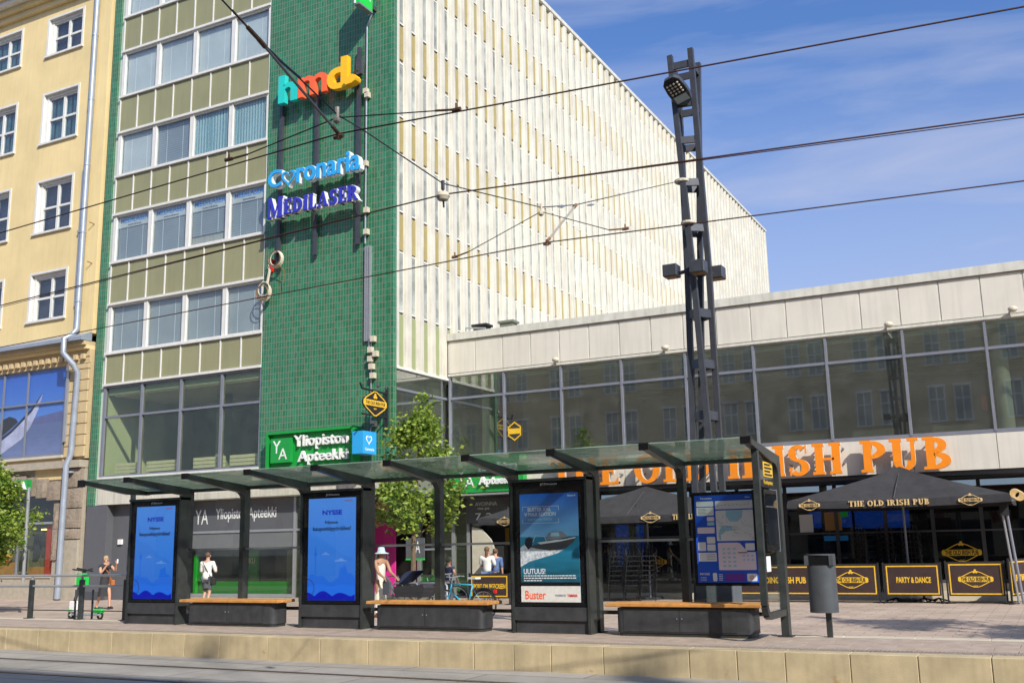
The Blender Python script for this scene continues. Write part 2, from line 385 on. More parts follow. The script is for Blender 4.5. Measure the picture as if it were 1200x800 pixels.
mat('cloth_grey', (0.08, 0.085, 0.10), 0.8, var=0.15, scale=14)
mat('cloth_navy', (0.03, 0.04, 0.10), 0.8, var=0.2, scale=14)
mat('cloth_denim', (0.10, 0.16, 0.32), 0.8, var=0.2, scale=14)
mat('cloth_olive', (0.13, 0.14, 0.07), 0.8, var=0.3, scale=30)
mat('hat', (0.50, 0.60, 0.62), 0.8, var=0.08)
mat('leather', (0.42, 0.13, 0.035), 0.5)
mat('limegreen', (0.01, 0.55, 0.06), 0.4, var=0.04)
mat('rubber', (0.02, 0.02, 0.02), 0.8)
mat('bikeblue', (0.03, 0.38, 0.55), 0.3)
mat('redplastic', (0.7, 0.02, 0.015), 0.35)
mat('pink', (0.85, 0.03, 0.32), 0.5, var=0.04)
mat('shopred', (0.62, 0.04, 0.012), 0.6)
mat('shopwood', (0.42, 0.22, 0.07), 0.6)
mat('yellowcloth', (0.75, 0.36, 0.02), 0.8)
mat('beige', (0.55, 0.50, 0.40), 0.7)
mat('facade_beige', (0.66, 0.54, 0.34), 0.9, var=0.1)
mat('facade_brick', (0.42, 0.11, 0.07), 0.9, var=0.2)
mat('roof_metal', (0.20, 0.21, 0.22), 0.6)
emit('screen_blue', (0.03, 0.19, 0.80), 0.55)
emit('screen_blue2', (0.025, 0.15, 0.66), 0.55)
emit('screen_navy', (0.004, 0.01, 0.30), 0.5)
emit('screen_pale', (0.14, 0.32, 0.80), 0.6)
emit('pub_screen', (0.01, 0.07, 0.45), 0.28)
emit('shop_lamp', (1.0, 0.6, 0.25), 7.0)
mat('pav_ceiling', (0.50, 0.54, 0.44), 0.8, var=0.1)
mat('facade_window', (0.75, 0.74, 0.70), 0.5)
def ramp_screen(name, top, bot, z0, z1, s):
    """a lit display whose picture fades from one colour to another"""
    m, n, L, b = newmat(name); b.inputs['Roughness'].default_value = 0.15
    g = n.new('ShaderNodeNewGeometry'); sp = n.new('ShaderNodeSeparateXYZ'); L(g.outputs['Position'], sp.inputs[0])
    r = n.new('ShaderNodeMapRange'); r.inputs[1].default_value = z0; r.inputs[2].default_value = z1; L(sp.outputs[2], r.inputs[0])
    mx = n.new('ShaderNodeMix'); mx.data_type = 'RGBA'; mx.inputs[6].default_value = (*bot, 1); mx.inputs[7].default_value = (*top, 1); L(r.outputs[0], mx.inputs[0])
    b.inputs['Base Color'].default_value = (0.01, 0.02, 0.05, 1)
    L(mx.outputs[2], b.inputs['Emission Color']); b.inputs['Emission Strength'].default_value = s; return m
ramp_screen('screen_nysse', (0.07, 0.26, 0.78), (0.012, 0.17, 0.74), 0.4, 2.35, 0.75)
def print_ramp(name, top, bot, z0, z1, rough=0.4, wav=0):
    m, n, L, b = newmat(name); b.inputs['Roughness'].default_value = rough
    g = n.new('ShaderNodeNewGeometry'); sp = n.new('ShaderNodeSeparateXYZ'); L(g.outputs['Position'], sp.inputs[0])
    z = sp.outputs[2]
    if wav:
        mp = n.new('ShaderNodeMapping'); mp.inputs['Scale'].default_value = (1.2, 1, 5); nz = n.new('ShaderNodeTexNoise'); nz.inputs['Scale'].default_value = 2; nz.inputs['Detail'].default_value = 8
        L(g.outputs['Position'], mp.inputs[0]); L(mp.outputs[0], nz.inputs[0])
        a = n.new('ShaderNodeMath'); a.operation = 'MULTIPLY_ADD'; a.inputs[1].default_value = wav; L(nz.outputs[0], a.inputs[0]); L(z, a.inputs[2]); z = a.outputs[0]
    r = n.new('ShaderNodeMapRange'); r.inputs[1].default_value = z0; r.inputs[2].default_value = z1; L(z, r.inputs[0])
    mx = n.new('ShaderNodeMix'); mx.data_type = 'RGBA'; mx.inputs[6].default_value = (*bot, 1); mx.inputs[7].default_value = (*top, 1); L(r.outputs[0], mx.inputs[0]); L(mx.outputs[2], b.inputs['Base Color'])
    return m
print_ramp('poster_sky', (0.012, 0.14, 0.66), (0.22, 0.52, 0.84), 1.5, 2.25)
print_ramp('poster_sea', (0.02, 0.22, 0.38), (0.004, 0.035, 0.03), 0.95, 1.75, wav=0.7)
print_ramp('kayak_sky', (0.012, 0.09, 0.48), (0.10, 0.25, 0.62), 6.0, 8.8)
mat('wake', (0.62, 0.68, 0.74), 0.6, var=0.5, scale=22)
print_ramp('kayak_water', (0.10, 0.14, 0.28), (0.20, 0.24, 0.44), 5.2, 6.6, wav=1.2)
mat('kayak_white', (0.42, 0.45, 0.62), 0.5, var=0.3, scale=2)

def leafmat(name, c1, c2):
    m, n, L, b = newmat(name); b.inputs['Roughness'].default_value = 0.45
    oi = n.new('ShaderNodeNewGeometry'); mx = n.new('ShaderNodeMix'); mx.data_type = 'RGBA'
    mx.inputs[6].default_value = (*c1, 1); mx.inputs[7].default_value = (*c2, 1); L(oi.outputs['Random Per Island'], mx.inputs[0]); L(mx.outputs[2], b.inputs['Base Color'])
    tr = n.new('ShaderNodeBsdfTranslucent'); L(mx.outputs[2], tr.inputs[0]); ms = n.new('ShaderNodeMixShader'); ms.inputs[0].default_value = 0.4
    L(b.outputs[0], ms.inputs[1]); L(tr.outputs[0], ms.inputs[2]); L(ms.outputs[0], n['Material Output'].inputs[0]); return m
leafmat('leaf', (0.06, 0.15, 0.015), (0.42, 0.52, 0.08))

# ---------------------------------------------------------------- lettering
def text_mesh(s, bold=0.0, ext=0.5, space=1.0, res=3):
    cu = bpy.data.curves.new('t', 'FONT'); cu.body = s; cu.extrude = ext; cu.offset = bold; cu.resolution_u = res+2; cu.space_character = space
    ob = bpy.data.objects.new('t', cu); COL.objects.link(ob)
    dg = bpy.context.evaluated_depsgraph_get(); dg.update()
    me = bpy.data.meshes.new_from_object(ob.evaluated_get(dg)); 
    bpy.data.objects.remove(ob); bpy.data.curves.remove(cu)
    return me

def _fit(me, a0, a1, z0, z1, d0, d1, face='-y', plane=0):
    """lay a text mesh into a box: a = along the wall, z up, d0 (front) .. d1 (back)"""
    xs = [v.co.x for v in me.vertices]; ys = [v.co.y for v in me.vertices]; zs = [v.co.z for v in me.vertices]
    X0, X1, Y0, Y1, Z0, Z1 = min(xs), max(xs), min(ys), max(ys), min(zs), max(zs)
    for v in me.vertices:
        u = (v.co.x-X0)/(X1-X0); t = (v.co.y-Y0)/(Y1-Y0); k = (v.co.z-Z0)/max(1e-9, Z1-Z0)
        a = a0+(a1-a0)*u; z = z0+(z1-z0)*t; d = d1+(d0-d1)*k
        v.co = (a, d, z) if face == '-y' else (d, a, z)
    return me

def lettering(s, m, parent, a0, a1, z0, z1, d, name='lettering', thick=0.003, bold=0.02, face='-y', space=1.0, label=None, frontsign=-1):
    """flat print standing a few mm proud of its sign"""
    me = _fit(text_mesh(s, bold, 0.5, space), a0, a1, z0, z1, d+frontsign*thick, d, face)
    off = wl(parent)
    for v in me.vertices: v.co -= off
    me.materials.clear(); me.materials.append(MT[m]); o = bpy.data.objects.new(name, me); COL.objects.link(o); o.parent = parent
    return tag(o, label)

def channel(s, m, parent, a0, a1, z0, z1, d0, d1, bold=0.03, side=None, space=1.0, merge=0.35):
    """solid letters, each its own part; side = material of the returns"""
    me = _fit(text_mesh(s, bold, 0.5, space), a0, a1, z0, z1, d0, d1)
    off = wl(parent); bm = bmesh.new(); bm.from_mesh(me)
    bmesh.ops.remove_doubles(bm, verts=bm.verts[:], dist=1e-5)
    seen = set(); isl = []
    for v in bm.verts:
        if v in seen: continue
        st = [v]; seen.add(v); g = []
        while st:
            q = st.pop(); g.append(q)
            for e in q.link_edges:
                o = e.other_vert(q)
                if o not in seen: seen.add(o); st.append(o)
        isl.append(g)
    isl.sort(key=lambda g: min(v.co.x for v in g)); groups = []
    for g in isl:
        a, b = min(v.co.x for v in g), max(v.co.x for v in g)
        if groups and min(b, groups[-1][1])-max(a, groups[-1][0]) > merge*min(b-a, groups[-1][1]-groups[-1][0]):
            groups[-1] = (min(a, groups[-1][0]), max(b, groups[-1][1]), groups[-1][2]+g)
        else: groups.append((a, b, g))
    out = []
    for _, _, g in groups:
        idx = {v: i for i, v in enumerate(g)}; mm = bpy.data.meshes.new('letter')
        faces = {f for v in g for f in v.link_faces}
        faces = list(faces)
        mm.from_pydata([tuple(v.co-off) for v in g], [], [tuple(idx[v] for v in f.verts) for f in faces])
        mm.materials.append(MT[m])
        if side:
            mm.materials.append(MT[side])
            for p, f in zip(mm.polygons, faces):
                f.normal_update()
                if abs(f.normal.y) < 0.7: p.material_index = 1
        o = bpy.data.objects.new('letter', mm); COL.objects.link(o); o.parent = parent; out.append(o)
    bm.free(); return out

def serif_letter(ch):
    """strokes of a serifed capital in a 0..w by 0..1 box -> list of polygons (x,z), width"""
    T = 0.225; t = 0.115; S = 0.095
    def stem(x, w=T, z0=0.0, z1=1.0): return [[(x, z0), (x+w, z0), (x+w, z1), (x, z1)]]
    def serif(x0, x1, z): return [[(x0, z), (x1, z), (x1, z+S), (x0, z+S)]]
    def arc(cx, cz, rx, rz, a0, a1, wi=T, thin=t, n=14):
        out = []
        for i in range(n):
            qs = []
            for j in (i, i+1):
                a = a0+(a1-a0)*j/n; wd = thin+(wi-thin)*abs(math.cos(a))
                qs.append(((cx+rx*math.cos(a), cz+rz*math.sin(a)), (cx+(rx-wd)*math.cos(a), cz+(rz-wd)*math.sin(a))))
            out.append([qs[0][0], qs[1][0], qs[1][1], qs[0][1]])
        return out
    h = PI/2
    if ch == 'T': return stem(.27)+serif(.17, .54, 0)+serif(0, .71, .93)+[[(0, .76), (.05, .76), (.1, .95), (0, .98)], [(.71, .76), (.66, .76), (.61, .95), (.71, .98)]], .71
    if ch == 'H': return stem(.08)+stem(.55)+serif(0, .33, 0)+serif(.47, .8, 0)+serif(0, .33, .93)+serif(.47, .8, .93)+[[(.2, .46), (.6, .46), (.6, .54), (.2, .54)]], .80
    if ch == 'E': return stem(.08)+serif(0, .62, 0)+serif(0, .60, .93)+[[(.2, .46), (.46, .46), (.46, .54), (.2, .54)], [(.62, .24), (.57, .24), (.5, .05), (.62, .02)], [(.60, .76), (.55, .76), (.48, .95), (.60, .98)], [(.42, .36), (.47, .36), (.47, .64), (.42, .64)]], .62
    if ch == 'L': return stem(.08)+serif(0, .33, .93)+serif(0, .60, 0)+[[(.60, .28), (.55, .28), (.47, .05), (.60, .02)]], .60
    if ch == 'O': return arc(.42, .5, .42, .52, 0, 2*PI, n=24), .84
    if ch == 'D': return stem(.08)+serif(0, .3, 0)+serif(0, .3, .93)+arc(.26, .5, .52, .5, -h, h), .78
    if ch == 'I': return stem(.08)+serif(0, .33, 0)+serif(0, .33, .93), .33
    if ch == 'R': return stem(.08)+serif(0, .33, 0)+serif(0, .3, .93)+arc(.28, .735, .38, .265, -h, h)+[[(.30, .5), (.48, .5), (.76, .03), (.58, .0)], [(.58, 0), (.82, 0), (.80, .06), (.6, .07)]], .82
    if ch == 'P': return stem(.08)+serif(0, .33, 0)+serif(0, .3, .93)+arc(.28, .71, .40, .29, -h, h), .68
    if ch == 'S': return arc(.30, .735, .27, .28, .25*PI, 1.45*PI)+arc(.30, .265, .30, .28, -.75*PI, .47*PI)+[[(.05, 0), (.10, 0), (.14, .28), (.05, .28)], [(.50, .72), (.55, .72), (.55, 1), (.50, 1)], [(.16, .50), (.30, .56), (.46, .48), (.32, .44)]], .60
    if ch == 'U': return stem(.08, z0=.3)+stem(.55, .11, .3)+serif(0, .33, .93)+serif(.47, .76, .93)+arc(.37, .32, .29, .34, PI, 2*PI), .76
    if ch == 'B': return stem(.08)+serif(0, .3, 0)+serif(0, .3, .93)+arc(.28, .75, .34, .25, -h, h)+arc(.28, .27, .42, .27, -h, h), .70
    if ch == 'M': return stem(.08, .09)+stem(.72)+serif(0, .28, 0)+serif(.62, .99, 0)+serif(0, .25, .93)+serif(.75, .99, .93)+[[(.08, 1), (.25, 1), (.54, .18), (.46, .02)], [(.46, .02), (.50, .24), (.78, 1), (.86, 1)]], .99
    if ch == 'A': return serif(0, .28, 0)+serif(.5, .86, 0)+[[(.10, .04), (.18, .04), (.46, .98), (.40, 1)], [(.36, 1), (.50, 1), (.78, .04), (.60, .04)], [(.24, .28), (.60, .28), (.58, .35), (.26, .35)]], .86
    return [], .3

def serif_sign(s, m, parent, a0, a1, z0, z1, d0, d1, side=None, letters=True, gap=.10):
    tot = 0; items = []
    for ch in s:
        if ch == ' ': tot += .42; continue
        pl, wd = serif_letter(ch); items.append((tot, pl)); tot += wd+gap
    tot -= gap; k = (a1-a0)/tot; off = wl(parent); H = z1-z0; out = []; mj = M()
    for x, pl in items:
        g = M() if letters else mj
        for i, poly in enumerate(pl):
            e = 0.0012*(i % 5)
            pts = [(a0+(x+p)*k-off.x, z0+q*H-off.z) for p, q in poly]
            g.prism(pts, 'y', d0-e-off.y, d1+e-off.y)
        if letters: out.append(g)
    for g in (out if letters else [mj]):
        me = g.mesh('letter' if letters else 'lettering', MT[m])
        bm = bmesh.new(); bm.from_mesh(me); bmesh.ops.recalc_face_normals(bm, faces=bm.faces[:]); bm.to_mesh(me); bm.free()
        if side:
            me.materials.append(MT[side])
            for p in me.polygons:
                if abs(p.normal.y) < 0.7: p.material_index = 1
        o = bpy.data.objects.new(me.name.split('.')[0], me); COL.objects.link(o); o.parent = parent

def shape(pts, m, parent, d0, d1, name='print', axis='y', label=None):
    o = M().prism(pts, axis, d0, d1).build(name, MT[m], parent, label=label); return o

def outline(pts, wd, m, parent, d0, d1, name='border', axis='y'):
    """a closed line of width wd along a polygon"""
    k = len(pts); g = M(); c = (sum(p[0] for p in pts)/k, sum(p[1] for p in pts)/k)
    for i in range(k):
        a, b = Vector(pts[i]), Vector(pts[(i+1) % k]); d = (b-a).normalized(); n = Vector((-d.y, d.x))
        if (Vector(c)-a).dot(n) < 0: n = -n
        g.prism([tuple(a-d*wd*.2), tuple(b+d*wd*.2), tuple(b+d*wd*.2+n*wd), tuple(a-d*wd*.2+n*wd)], axis, d0-(i % 2)*.0007, d1)
    return g.build(name, MT[m], parent)

def pub_logo(parent, cx, cz, W, d, m='pubgold', bar='pubblack', axis='y', s=-1, h=.58):
    """pointed lozenge badge: outline, shamrock above, name bar across, small date"""
    H = W*h
    def pt(u, v): return (cx+u*W/2, cz+v*H/2)
    hexa = [pt(-.92, 0), pt(-.84, .25), pt(-.32, .72), pt(-.12, .84), pt(.12, .84), pt(.32, .72), pt(.84, .25), pt(.92, 0), pt(.84, -.25), pt(.32, -.72), pt(.12, -.84), pt(-.12, -.84), pt(-.32, -.72), pt(-.84, -.25)]
    outline(hexa, W*.022, m, parent, d+s*.004, d, 'badge', axis)
    shape([pt(-1, -.16), pt(-.93, -.27), pt(.93, -.27), pt(1, -.16), pt(1, .16), pt(.93, .27), pt(-.93, .27), pt(-1, .16)], m, parent, d+s*.007, d+s*.001, 'badge', axis)
    g = M()
    for a in (90, 210, 330, 150, 30):
        if a in (150, 30): continue
        q = [(cx+W*.04*math.cos(math.radians(a))+W*.036*math.cos(t*PI/4), cz+H*.40+W*.036*math.sin(math.radians(a))+W*.036*math.sin(t*PI/4)) for t in range(8)]
        g.prism(q, axis, d+s*.005-a*1e-6, d)
    g.build('badge', MT[m], parent)
    lettering('THE OLD IRISH PUB', bar, parent, *((cx-W*.42, cx+W*.42) if True else ()), cz-H*.11, cz+H*.11, d+s*.0075, thick=.002, bold=.03, face='-y' if axis == 'y' else '+x', frontsign=s)
    lettering('EST. 2007'[:4], m, parent, cx-W*.07, cx+W*.07, cz-H*.36-W*.02, cz-H*.36+W*.02, d+s*.001, thick=.002, face='-y' if axis == 'y' else '+x', frontsign=s)
# ================================================================ THE SETTING
PZ = -0.25      # pavement level; platform 0; rail level -0.38
def sheet(name, m, x0, x1, y0, y1, z, th=0.3, kind='structure'):
    return M().box(x0, x1, y0, y1, z-th, z).build(name, MT[m], None, kind=kind)
sheet('ground', 'asphalt', -400, 400, -200, 500, -0.62, 0.4)
sheet('street_asphalt', 'asphalt', -80, 60, -4.0, 7.0, -0.384, 0.2)
sheet('sidewalk', 'paving', -80, 60, -7.9, -4.0, -0.25, 0.3)
sheet('track_bed', 'trackbed', -80, 60, 7.0, 14.0, -0.38, 0.2)
sheet('pavement', 'paving', -80, 60, 16.46, 42, PZ, 0.3)
for y, lab in ((12.72, 'far'), (11.28, 'near'), (8.72, 'far'), (7.28, 'near')):
    r = M().box(-80, 60, y-0.035, y+0.035, -0.4, -0.372).box(-80, 60, y+0.05, y+0.085, -0.4, -0.374)
    r.build('tram_rail', MT['rail'], None, label='grooved steel tram rail sunk in the concrete track bed, '+('closest to' if y > 12.5 else 'second from' if y > 11 else 'third from' if y > 8 else 'farthest from')+' the platform kerb', cat='rail', group='tram rails in the track bed')
# platform
platform = M().box(-80, 60, 14.30, 16.46, -0.5, -0.03).build('platform', MT['slab'], None, kind='structure')
kx = [-21.4, -20.5, -19.56, -18.62, -17.7, -16.82, -15.69, -14.67, -13.89, -13.07, -12.0, -10.9, -9.95, -8.99, -8.01, -7.33, -6.72, -5.9, -4.64, -3.98, -3.34, -2.52, -1.71, -0.88, 0.0, 0.9]
kx = [-80] + [-22.3-0.93*i for i in range(12)][::-1] + kx + [1.8, 2.7, 60]
for a, b in zip(kx, kx[1:]):
    if b-a < .3: continue
    e = random.uniform(-.003, .003)
    k = M().box(a+.004, b-.004, 14.0+e, 14.30, -0.5, e*.5).mesh('kerb_stone', MT['kerb'], bevel=0.008)
    link('kerb_stone', k, platform)
s_me = M().box(0, .592, 0, .392, -.03, 0).mesh('paving_slab', MT['slab'], bevel=.004)
t_me = M().box(0, .592, 0, .192, -.03, 0.002)
for i in range(11):
    for j in range(3): t_me.box(.03+i*.053, .05+i*.053, .04+j*.055, .06+j*.055, .002, .008)
t_me = t_me.mesh('tactile_slab', MT['tactile'])
for i in range(-40, 4):
    link('tactile_slab', t_me, platform, (i*.6, 14.304, 0))
    for j in range(3):
        link('paving_slab', s_me, platform, (i*.6+(.3 if j % 2 else 0), 14.504+.4*j, random.uniform(-.0015, .0015)))
link('paving_slab', M().box(-80, -24, 14.304, 15.7, -.03, 0).mesh('paving_slab', MT['slab']), platform)
link('paving_slab', M().box(2.4, 60, 14.304, 15.7, -.03, 0).mesh('paving_slab', MT['slab']), platform)
M().box(-80, 60, 15.704, 16.2, -.03, .0).build('paving_slab', MT['slab'], platform)
e_me = M().box(.004, .996, 16.2, 16.46, -.28, .004).mesh('edge_stone', MT['kerb_top'], bevel=.008)
for i in range(-30, 6): link('edge_stone', e_me, platform, (i, 0, 0))

# ================================================================ OFFICE BUILDING (green tower and white wing)
TY = 27.0
XL, XR = -31.40, -18.28
ob = thing('office_building', 'tall sixties office block with green tiled tower, olive panel bands and white ribbed side wing', 'building', (-25, 27, PZ))
B = ob
TOP = 27.5
bx('tower', MT['tile'], B, -23.72, XR, TY, TY+.19, 4.12, TOP); bx('tower_core', MT['room_dark'], B, -23.6, XR-.3, TY+.19, 34, 4.2, TOP)
bx('corner_strip', MT['tile'], B, -31.98, -31.62, TY+.02, 33, 3.14, TOP)
bx('corner_reveal', MT['column_paint'], B, -31.62, XL-.02, TY+.10, 33, 3.14, TOP)
bx('trim', MT['tileplain'], B, XR-.22, XR-.205, TY-.004, TY, 4.12, TOP)
sp = [(22.69, 21.19), (19.24, 17.72), (15.90, 14.33), (12.39, 10.74), (8.82, 7.62), (26.1, 24.6)]
wn = [(24.6, 22.69), (21.19, 19.24), (17.72, 15.90), (14.33, 12.39), (10.74, 8.82)]
bx('backing', MT['room_dark'], B, XL, -23.74, TY+.9, 33, 7.7, TOP)
mods = [XL, -29.42, -27.47, -25.53, -23.74]
for zt, zb in sp:
    bx('spandrel_frame', MT['white_frame'], B, XL, -23.74, TY+.06, TY+.16, zb, zt)
    for i in range(8):
        x0 = XL+.04+i*.957; x1 = min(x0+.905, -23.76)
        g = M().box(x0, x1, TY+.035, TY+.06, zb+.06, zt-.06).build('spandrel_panel', MT['olive'], B)
    for i in range(9):
        x = XL+.0+i*.957
        bx('glazing_bar', MT['white_frame'], B, x-.012, x+.035, TY+.0, TY+.06, zb+.05, zt-.05)
    for z in (zt, zb):
        bx('ledge', MT['white_frame'], B, XL-.03, -23.735, TY-.05, TY+.10, z-.04, z+.05)
kinds = {0: ['blind']*4, 1: ['blind']*4, 2: ['blind', 'blind_dark', 'blind_pleat', 'blind_pleat'], 3: ['blind_dark', 'blind_dark', 'blind_dark', 'blind_dark'], 4: ['blind_low', 'blind_low', 'blind_low', 'blind_low']}
for r, (zt, zb) in enumerate(wn):
    for i in range(4):
        a, b = mods[i], mods[i+1]
        z0, z1 = zb+.05, zt-.04
        l = .17 if i == 0 else .10; rr = .10
        f = M().box(a, a+l, TY+.02, TY+.14, z0, z1).box(b-rr, b, TY+.02, TY+.14, z0, z1).box(a+l, b-rr, TY+.03, TY+.13, z0, z0+.05).box(a+l, b-rr, TY+.03, TY+.13, z1-.06, z1)
        f.box(a+l-.035, a+l+.0, TY+.005, TY+.02, z0, z1)
        w_ = f.build('window', MT['white_frame'], B)
        bx('pane', MT['glass_window'], w_, a+l, b-rr, TY+.09, TY+.096, z0+.05, z1-.06)
        k = kinds[r][i]
        low = z0+.05+(.35 if (r, i) == (3, 2) else 0.0 if k != 'blind' else 0)
        bl = bx('blind', MT[k], w_, a+l+.01, b-rr-.01, TY+.17, TY+.18, low, z1-.06)
        if k != 'blind_pleat':
            c = M()
            for q in (.25, .72): c.box(a+l+(b-a)*q*.9, a+l+(b-a)*q*.9+.012, TY+.160, TY+.168, low, z1-.06)
            c.build('blind_cord', MT['signwhite'], w_)
        else:
            bl['label'] = 'turquoise pleated vertical blind'
            c = M()
            n = 12
            for q in range(n):
                x = a+l+.02+(b-rr-a-l-.06)*q/(n-1); c.prism([(x, TY+.13), (x+.05, TY+.165), (x+.10, TY+.13+.03)], 'z', z0+.05, z1-.06)
            c.build('pleats', MT['blind_pleat'], w_)
        if r == 3:
            bd = bx('sticker_band', MT['blind'], w_, a+l+.01, b-rr-.01, TY+.145, TY+.15, z1-.50, z1-.07)
            lettering('MEDILASER', 'cblue', w_, a+l+.1, b-rr-.12, z1-.31, z1-.11, TY+.14, thick=.003, bold=.015)
            lettering('klinikka', 'grey_panel', w_, a+l+.5, b-rr-.5, z1-.44, z1-.38, TY+.14, thick=.003)
bx('roof_edge', MT['coping'], B, -32, XR+.1, TY-.1, TY+.2, TOP, TOP+.25)

# first floor glazed front of the tower
zf0, zf1, zft = 4.17, 7.56, 6.40
fr = M()
for x in mods: fr.box(x+(.0 if x == XL else -.05), x+(.10 if x == XL else .05), TY+.02, TY+.16, zf0, zf1)
fr.box(XL, -23.74, TY+.03, TY+.15, zft-.04, zft+.04).box(XL, -23.74, TY+.03, TY+.15, zf0, zf0+.06).box(XL, -23.74, TY+.03, TY+.15, zf1-.05, zf1)
fr.build('glazing_frame', MT['alu'], B)
for i in range(4):
    for z0, z1 in ((zf0+.06, zft-.04), (zft+.04, zf1-.05)):
        bx('pane', MT['glass_store'], B, mods[i]+.05, mods[i+1]-.05, TY+.09, TY+.098, z0, z1)
bx('room_floor', MT['room_grey'], B, XL, -23.5, TY+.17, 33, 4.0, 4.16)
bx('room_ceiling', MT['room_green'], B, XL, -23.5, TY+.17, 33, 7.25, 7.7)
bx('room_wall', MT['column_paint'], B, XL-.1, XL+.06, TY+.17, 33, 4.16, 7.25)
bx('room_wall', MT['room_grey'], B, -23.74, -23.6, TY+.17, 33, 4.16, 7.25)
bx('room_wall', MT['room_grey'], B, XL, -23.5, 31.6, 31.8, 4.16, 7.25)
for x0, x1 in ((-30.9, -29.6), (-29.3, -27.7), (-27.0, -25.6), (-25.3, -23.9)):
    g = M()
    for j in range(3): g.box(x0, x1, TY+.30+.0, TY+.42, 4.30+j*.13, 4.41+j*.13)
    g.build('radiator', MT['white_frame'], B)
bx('pillar', MT['room_green'], B, -27.6, -27.2, 29.0, 29.4, 4.16, 7.25)
bx('sill', MT['white_frame'], B, XL-.02, -23.73, TY-.04, TY+.1, 4.10, 4.17)
bx('soffit_band', MT['cream'], B, XL, -26.9, TY+.01, TY+.6, 3.16, 4.10)
for i in range(12):
    x0 = -26.9+i*.718
    bx('band_panel', MT['cream'], B, x0+.006, x0+.712, TY+.02, TY+.06, 3.18, 4.09)
bx('band_backing', MT['coping'], B, -26.9, XR, TY+.06, TY+.6, 3.16, 4.11)
# ground floor
bx('slab_edge', MT['room_dark'], B, -32, XR, TY+.6, 34, 3.1, 4.0)
bx('wall', MT['grey_panel'], B, -31.98, -30.9, TY-.02+.05, TY+.35, PZ, 3.15)
bx('wall', MT['grey_panel'], B, -30.9, -29.25, TY+.35, TY+.5, PZ, 3.14)
bx('wall', MT['grey_panel_dark'], B, -31.9, -30.88, TY+.02, TY+.12, PZ, .05)
d_ = bx('door', MT['blue_door'], B, -29.25, -28.4, TY+.36, TY+.42, PZ, 3.0)
bx('handle', MT['alu_light'], d_, -28.6, -28.55, TY+.28, TY+.36, .7, 1.2)
bx('wall', MT['black'], B, -28.4, -27.2, TY+.2, TY+.5, PZ, 3.14)
p_ = bx('house_number', MT['beige'], B, -30.0, -29.45, TY-.2+.5, TY+.33, 2.75, 3.12)
lettering('17', 'matte_black', p_, -29.82, -29.6, 2.85, 3.02, TY+.30)
p_ = bx('door_phone', MT['alu_light'], B, -30.0, -29.88, TY+.27, TY+.35, .9, 1.7)
bx('switch_box', MT['signwhite'], B, -30.55, -30.35, TY+.28, TY+.35, 1.72, 1.9)
# pharmacy window
PYY = TY+.5
g = M()
for x in (-27.2, -22.50): g.box(x-.05, x+.05, PYY-.06, PYY+.06, PZ, 3.14)
g.box(-27.2, -22.5, PYY-.05, PYY+.05, -.12, -.02).box(-27.2, -22.5, PYY-.05, PYY+.05, 2.02, 2.10)
g.box(-22.1, -22.0, PYY-.06, PYY+.06, PZ, 3.14).box(-22.5, -22.0, PYY-.04, PYY+.04, 2.02, 2.10)
g.build('glazing_frame', MT['alu_light'], B)
sg = bx('sign_panel', MT['grey_panel'], B, -27.15, -22.55, PYY-.04, PYY, 2.10, 3.14, label='grey sign panel with white pharmacy name')
lettering('Yliopiston Apteekki'[:9]+'n Apteekki', 'signwhite', sg, -26.0, -23.3, 2.38, 2.86, PYY-.04, thick=.006, bold=.012)
lettering('YA', 'signwhite', sg, -26.95, -26.35, 2.34, 2.84, PYY-.04, thick=.006, bold=0)
bx('roller_shutter', MT['shutter'], B, -27.15, -22.55, PYY-.02, PYY, 1.50, 2.02)
bx('pane', MT['glass_store'], B, -27.15, -22.55, PYY, PYY+.008, -.02, 1.50)
bx('pane', MT['glass_store'], B, -22.45, -22.05, PYY, PYY+.008, -.15, 3.1)
bx('plinth', MT['granite_smooth'], B, -28.4, -22.0, TY+.35, TY+.43, PZ, -.13)
bx('shop_floor', MT['room_dark'], B, -28.4, XR, PYY+.2, 33.5, PZ, PZ+.05)
bx('shop_back', MT['dark_room'], B, -28.4, XR, 32.5, 33.0, PZ, 3.1)
bx('shop_decor', MT['signgreen'], B, -27.1, -22.6, PYY+.35, PYY+.4, -.1, .38)
bx('shop_decor', MT['signgreen'], B, -27.15, -26.6, PYY+.25, PYY+.3, .38, 1.05)
bx('shop_decor', MT['limegreen'], B, -27.18, -27.05, PYY+.2, PYY+.3, -.1, 1.3)
q_ = bx('shop_decor', MT['signgreen'], B, -25.6, -24.9, PYY+.9, PYY+1.0, -.1, 1.5)
lettering('LUKU', 'signwhite', q_, -25.5, -25.0, .95, 1.15, PYY+.9)
bx('shop_shelf', MT['beige'], B, -24.5, -22.9, PYY+2.0, PYY+2.4, -.1, 1.4)
bx('wall', MT['grey_panel'], B, -22.0, -21.5, TY+.2, TY+.7, PZ, 3.14)
